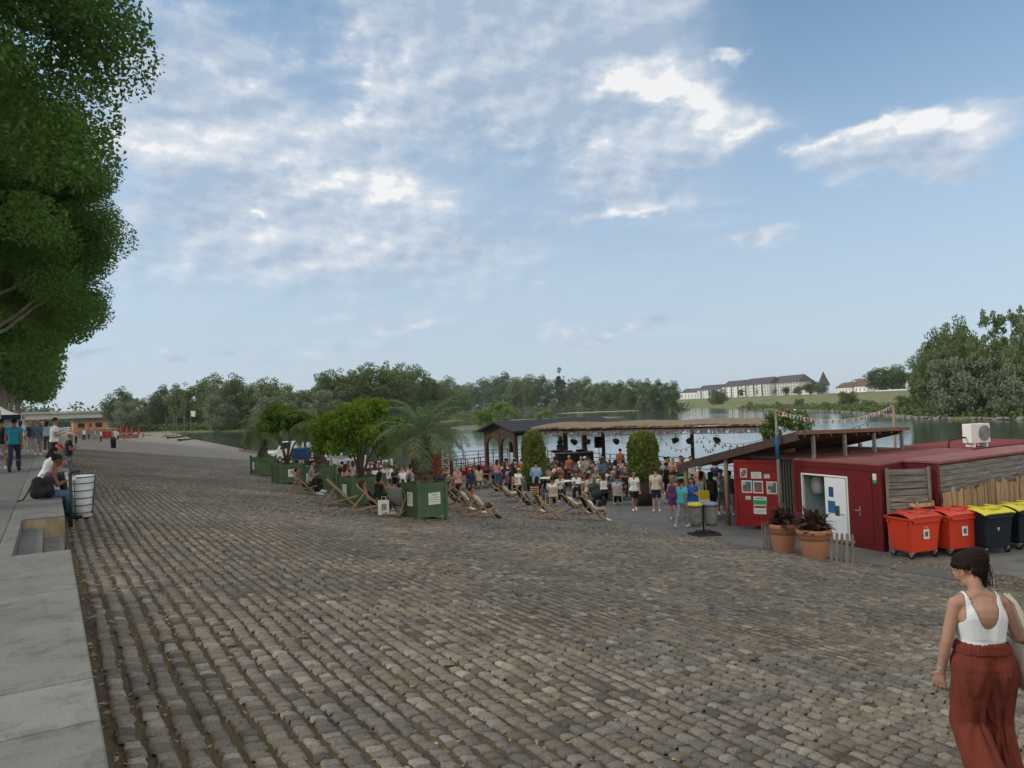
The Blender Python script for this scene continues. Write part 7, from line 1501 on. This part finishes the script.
def sn(a, b, sc, sd): return vnoise(a+50, b+50, sc, sd)-.5
amp = np.clip((.08-rel)/.12, 0, 1)
disp = .0032*np.sin(th_*30+sn(th_, rel*2, 3, 1)*5)*np.exp(-np.abs(rel-.11)/.06) + amp*(.030*sn(thl*1.6+V[:, 2]*1.5, V[:, 2]*1.2, 1.6, 3)+.018*sn(thl*2.6-V[:, 2]*3, V[:, 2]*2.6+V[:, 0]*3, 1.6, 5)+.005*sn(thl*7, V[:, 2]*9, 1.4, 7))
kz = np.where(leg == 0, kn['L'][2], kn['R'][2]); near = np.exp(-((V[:, 2]-kz)/.10)**2); disp += near*.010*sn(thl*1.3+V[:, 2]*9, V[:, 2]*16-thl*1.5, 1.2, 8)
V = V+N*disp[:, None]; keep = ~(((rel > .205)))
tr2 = np_mesh('trousers', V, F4, None, True); tr2.materials.append(M('rust linen', (.15, .034, .022), .9, .2, 7, .8, 220)); obj('trousers', tr2, None, t)
q = fuse([(hip+s_*.10+x_*-.058, hip+s_*.10+x_*.058, .128, .128), (hip+s_*.15+x_*-.052, hip+s_*.15+x_*.052, .119, .119)], .007, 2); V, N, F4 = arrays(q); r_ = (V-hip)@s_; k = (r_ > .10) & (r_ < .165); th_ = np.arctan2((V-hip)@x_, -((V-hip)@fw)); wb = shell((V, N, F4), k, .004+.003*np.sin(th_*44), 'wb'); wb.materials.append(M('rust linen', (.255, .060, .030))); o = obj('waistband', wb, None, t); o.modifiers.new('s', 'SOLIDIFY').thickness = .004
for sd_, (an, ft, dn) in S['A'].items():
    me = fuse([(an+dn*.050-ft*.03, an+dn*.062+ft*.13, .040, .036), (an+dn*.062+ft*.12, an+dn*.066+ft*.20, .036, .026)], .007, 3); me.materials.append(M('tan sandal leather', (.22, .13, .08), .6)); obj('shoe', me, None, t)
# hair: skull mass and a gathered ponytail of strands
axh = np.array([ear, fc, hd]); HM = M('dark brown hair', (.016, .009, .007), .5, .5, 40, .8, 150, spec=.12)
hp = [('e', hc-fc*.022+hd*.026, (.099, .106, .094), axh), (hc-fc*.055+hd*.01, hc-fc*.06-hd*.045, .072, .050)]
for sg in (-1, 1): hp.append((hc+ear*sg*.075+fc*.02+hd*.03, hc+ear*sg*.078-fc*.03-hd*.01, .030, .030))
tail0 = hc-fc*.105+hd*.050; hp += [(hc-fc*.06+hd*.06, tail0, .062, .040)]
def bez(a, b, c, n): return [a*(1-t_)**2+b*2*t_*(1-t_)+c*t_*t_ for t_ in np.linspace(0, 1, n)]
rgt = v3(.0, 0, 0); tl = bez(tail0, tail0-fc*.07+hd*.035, tail0-fc*.030-v3(0, .01, .225), 9)
for k in range(8): r0, r1 = [.036, .050, .057, .058, .056, .051, .043, .031, .012][k:k+2]; hp.append((tl[k], tl[k+1], r0, r1))
hm_ = fuse(hp, .006, 4); V, N, F4 = arrays(hm_); loc_ = (V-hc)@axh.T; an_ = np.arctan2(loc_[:, 0], loc_[:, 2]+.02)
V = V+N*(.0035*np.sin(an_*38+sn(an_*3, loc_[:, 1]*10, 2, 2)*5)+.006*sn(an_*4, loc_[:, 1]*9, 3, 4))[:, None]
hm2 = np_mesh('hair', V, F4, HM, True); obj('hair', hm2, None, t)
q = MB(); rr = random.Random(3)
for k in range(110):                                        # loose strands along tail and crown
    o_ = v3(rr.gauss(0, .015), rr.gauss(0, .015), rr.gauss(0, .01)); pts = [tl[i]+o_*(1+.14*i)+v3(rr.gauss(0, .003), rr.gauss(0, .003), 0) for i in range(1, 9)]+[tl[8]+o_*1.1-v3(0, 0, rr.uniform(.0, .03))]
    q.tube([tuple(p_) for p_ in pts], [.0016]*8+[.0004], 4)
for k in range(26):
    continue
    a_ = rr.uniform(-1, 1); p0 = hc+ear*a_*.08+hd*.05*rr.uniform(.2, 1.9)-fc*rr.uniform(.02, .1); p0 = hc+nrm(p0-hc)*.112; q.tube([tuple(p0), tuple(p0-fc*.02+v3(rr.gauss(0, .01), 0, .006)), tuple(p0-fc*.05+v3(rr.gauss(0, .015), 0, -.01))], .0007, 4)
q.build('hair_strands', HM, t)
MB().tube([tuple(tail0+hd*.0+v3(.032*math.cos(a_), 0, .032*math.sin(a_))) for a_ in np.linspace(0, 6.28, 14)], .006, 6).build('hair_band', cloth('black'), t)
# face details
for sg in (-1, 1):
    e_ = hc+fc*.082-hd*.004+ear*sg*.032; me = fuse([('e', e_, (.013, .011, .011), axh)], .004, 1); me.materials.append(M('eye white', (.7, .68, .66), .3, .02)); obj('eye', me, None, t); MB().tube([tuple(e_+fc*.009), tuple(e_+fc*.0125)], .006, 10).build('iris', M('iris brown', (.04, .02, .012), .2), t)
    MB().tube([tuple(hc+fc*.094+hd*.022+ear*sg*.018), tuple(hc+fc*.096+hd*.028+ear*sg*.034), tuple(hc+fc*.082+hd*.020+ear*sg*.052)], .0028, 5).build('eyebrow', HM, t)
MB().tube([tuple(hc+fc*.101-hd*.060-ear*.020), tuple(hc+fc*.105-hd*.059), tuple(hc+fc*.101-hd*.060+ear*.020)], .0042, 6).build('lips', M('lip tone', (.32, .12, .10), .45), t)
gl = MB()
for sg in (-1, 1):
    c_ = hc+fc*.104-hd*.004+ear*sg*.030; gl.tube([tuple(c_+ear*.023*math.cos(a_)+hd*.020*math.sin(a_)) for a_ in np.linspace(0, 6.2832, 17)], .0014, 5); gl.tube([tuple(c_+ear*sg*.023), tuple(hc+ear*sg*.083+fc*.06-hd*.002), tuple(hc+ear*sg*.092-fc*.005-hd*.004)], .0013, 5)
gl.tube([tuple(hc+fc*.106-ear*.008), tuple(hc+fc*.109), tuple(hc+fc*.106+ear*.008)], .0013, 5)
o = gl.build('glasses', M('thin gold wire', (.45, .35, .18), .3, .05, metal=.8), None, base, 0); o.rotation_euler = (0, 0, -R(AZW)); o.scale = (WS*1.07, WS*1.05, WS); tag(o, 'thin wire glasses worn by the woman in the foreground', 'glasses')
e_ = hc-ear*.094-hd*.055-fc*.008; o = MB().tube([tuple(e_+hd*.010*math.cos(a_)+fc*.010*math.sin(a_)) for a_ in np.linspace(0, 6.28, 12)], .0016, 5).build('earring', M('thin gold wire', (.45, .35, .18)), None, base); o.rotation_euler = (0, 0, -R(AZW)); o.scale = (WS*1.07, WS*1.05, WS); tag(o, 'small ring earring in the left ear of the foreground woman', 'earring')
# bracelets on the left wrist
fa = [b for b in S['B'] if b[0] == 'farmL'][1]; wr = fa[2]; fd = nrm(fa[2]-fa[1]); u1 = nrm(np.cross(fd, v3(0, 1, 0))); u2 = np.cross(fd, u1)
for k in range(3):
    c_ = wr-fd*(.004+.014*k); o = MB().tube([tuple(c_+(u1*math.cos(a_)+u2*math.sin(a_))*(.0315+.001*k)+fd*.004*math.sin(a_+k)) for a_ in np.linspace(0, 6.2832, 20)], .0025, 6).build('bracelet', M('silver beads', (.45, .46, .48), .35, .2, metal=.7), None, base); o.rotation_euler = (0, 0, -R(AZW)); o.scale = (WS*1.07, WS*1.05, WS); tag(o, '%s bracelet on the left wrist of the foreground woman' % ['lowest', 'middle', 'uppermost'][k], 'bracelet', 'bracelets on one wrist')
# canvas tote on the right shoulder
shR = [b for b in S['B'] if b[0] == 'uarmR'][0][1]; tt = thing('tote_bag', 'cream canvas tote bag hanging from the right shoulder of the foreground woman', 'tote bag', base, -R(AZW), s=WS); tt.scale = (WS*1.07, WS*1.05, WS)
CV = M('cream canvas', (.42, .385, .32), .92, .08, 6, .4, 90); cx_, cy_ = .285, -.02; zt, zb_ = 1.115, .735; V = []; Fq = []; n = 24; m = 10
for j in range(m+1):
    v_ = j/m; z = zt+(zb_-zt)*v_; wd_ = .16+.02*math.sin(PI*v_)-.03*(1-v_)**3; dp = .020+.055*math.sin(PI*min(1, v_*.95+.05))**.7
    for k in range(n):
        a_ = 2*PI*k/n; fold = .012*(1-v_)*math.sin(5*a_+1)+.006*math.sin(9*a_+6*v_); V.append((cx_+(dp+fold)*math.cos(a_)*1.0, cy_+wd_*math.copysign(abs(math.sin(a_))**.8, math.sin(a_)), z+.01*math.sin(3*a_)*(v_ > .9)-(.03*(1-v_)*(1-abs(math.sin(a_))))))
for j in range(m):
    for k in range(n): Fq.append((j*n+k, j*n+(k+1) % n, (j+1)*n+(k+1) % n, (j+1)*n+k))
me = bpy.data.meshes.new('bag'); me.from_pydata(V, [], Fq+[tuple(m*n+k for k in range(n))[::-1]]); me.polygons.foreach_set('use_smooth', [True]*len(me.polygons)); me.update(); obj('bag', me, CV, tt)
top_ = shR+v3(.0, 0, .056)
for sx in (-.028, .028):
    pts = [v3(cx_+sx, cy_-.075, zt-.06), v3(cx_+sx*.8, cy_-.065, zt+.06), top_+v3(.055, -.050, -.05), top_+v3(.015+sx*.4, -.012, .006), top_+v3(.055, .045, -.05), v3(cx_+sx*.8, cy_+.06, zt+.06), v3(cx_+sx, cy_+.075, zt-.06)]
    q = MB()
    for a_, b_ in zip(pts[:-1], pts[1:]): q.bar(tuple(a_), tuple(b_), .004, .024, (1, 0, .3))
    q.build('strap', CV, tt)
# ------------------------------------------------------------ the air over the river
m, nt_, out = newmat('river air'); pv = nt_.nodes.new('ShaderNodeVolumePrincipled')
pv.inputs['Color'].default_value = (.86, .93, 1, 1); pv.inputs['Density'].default_value = .00009; pv.inputs['Anisotropy'].default_value = .2
nt_.links.new(pv.outputs[0], out.inputs['Volume'])
q = MB(); q.box2((-1000, -400, -7), (1550, 1550, 45)); o = q.build('haze', m); tag(o, 'thin summer haze lying over the river and the quay', 'haze', kind='stuff')
scene.cycles.volume_bounces = 0
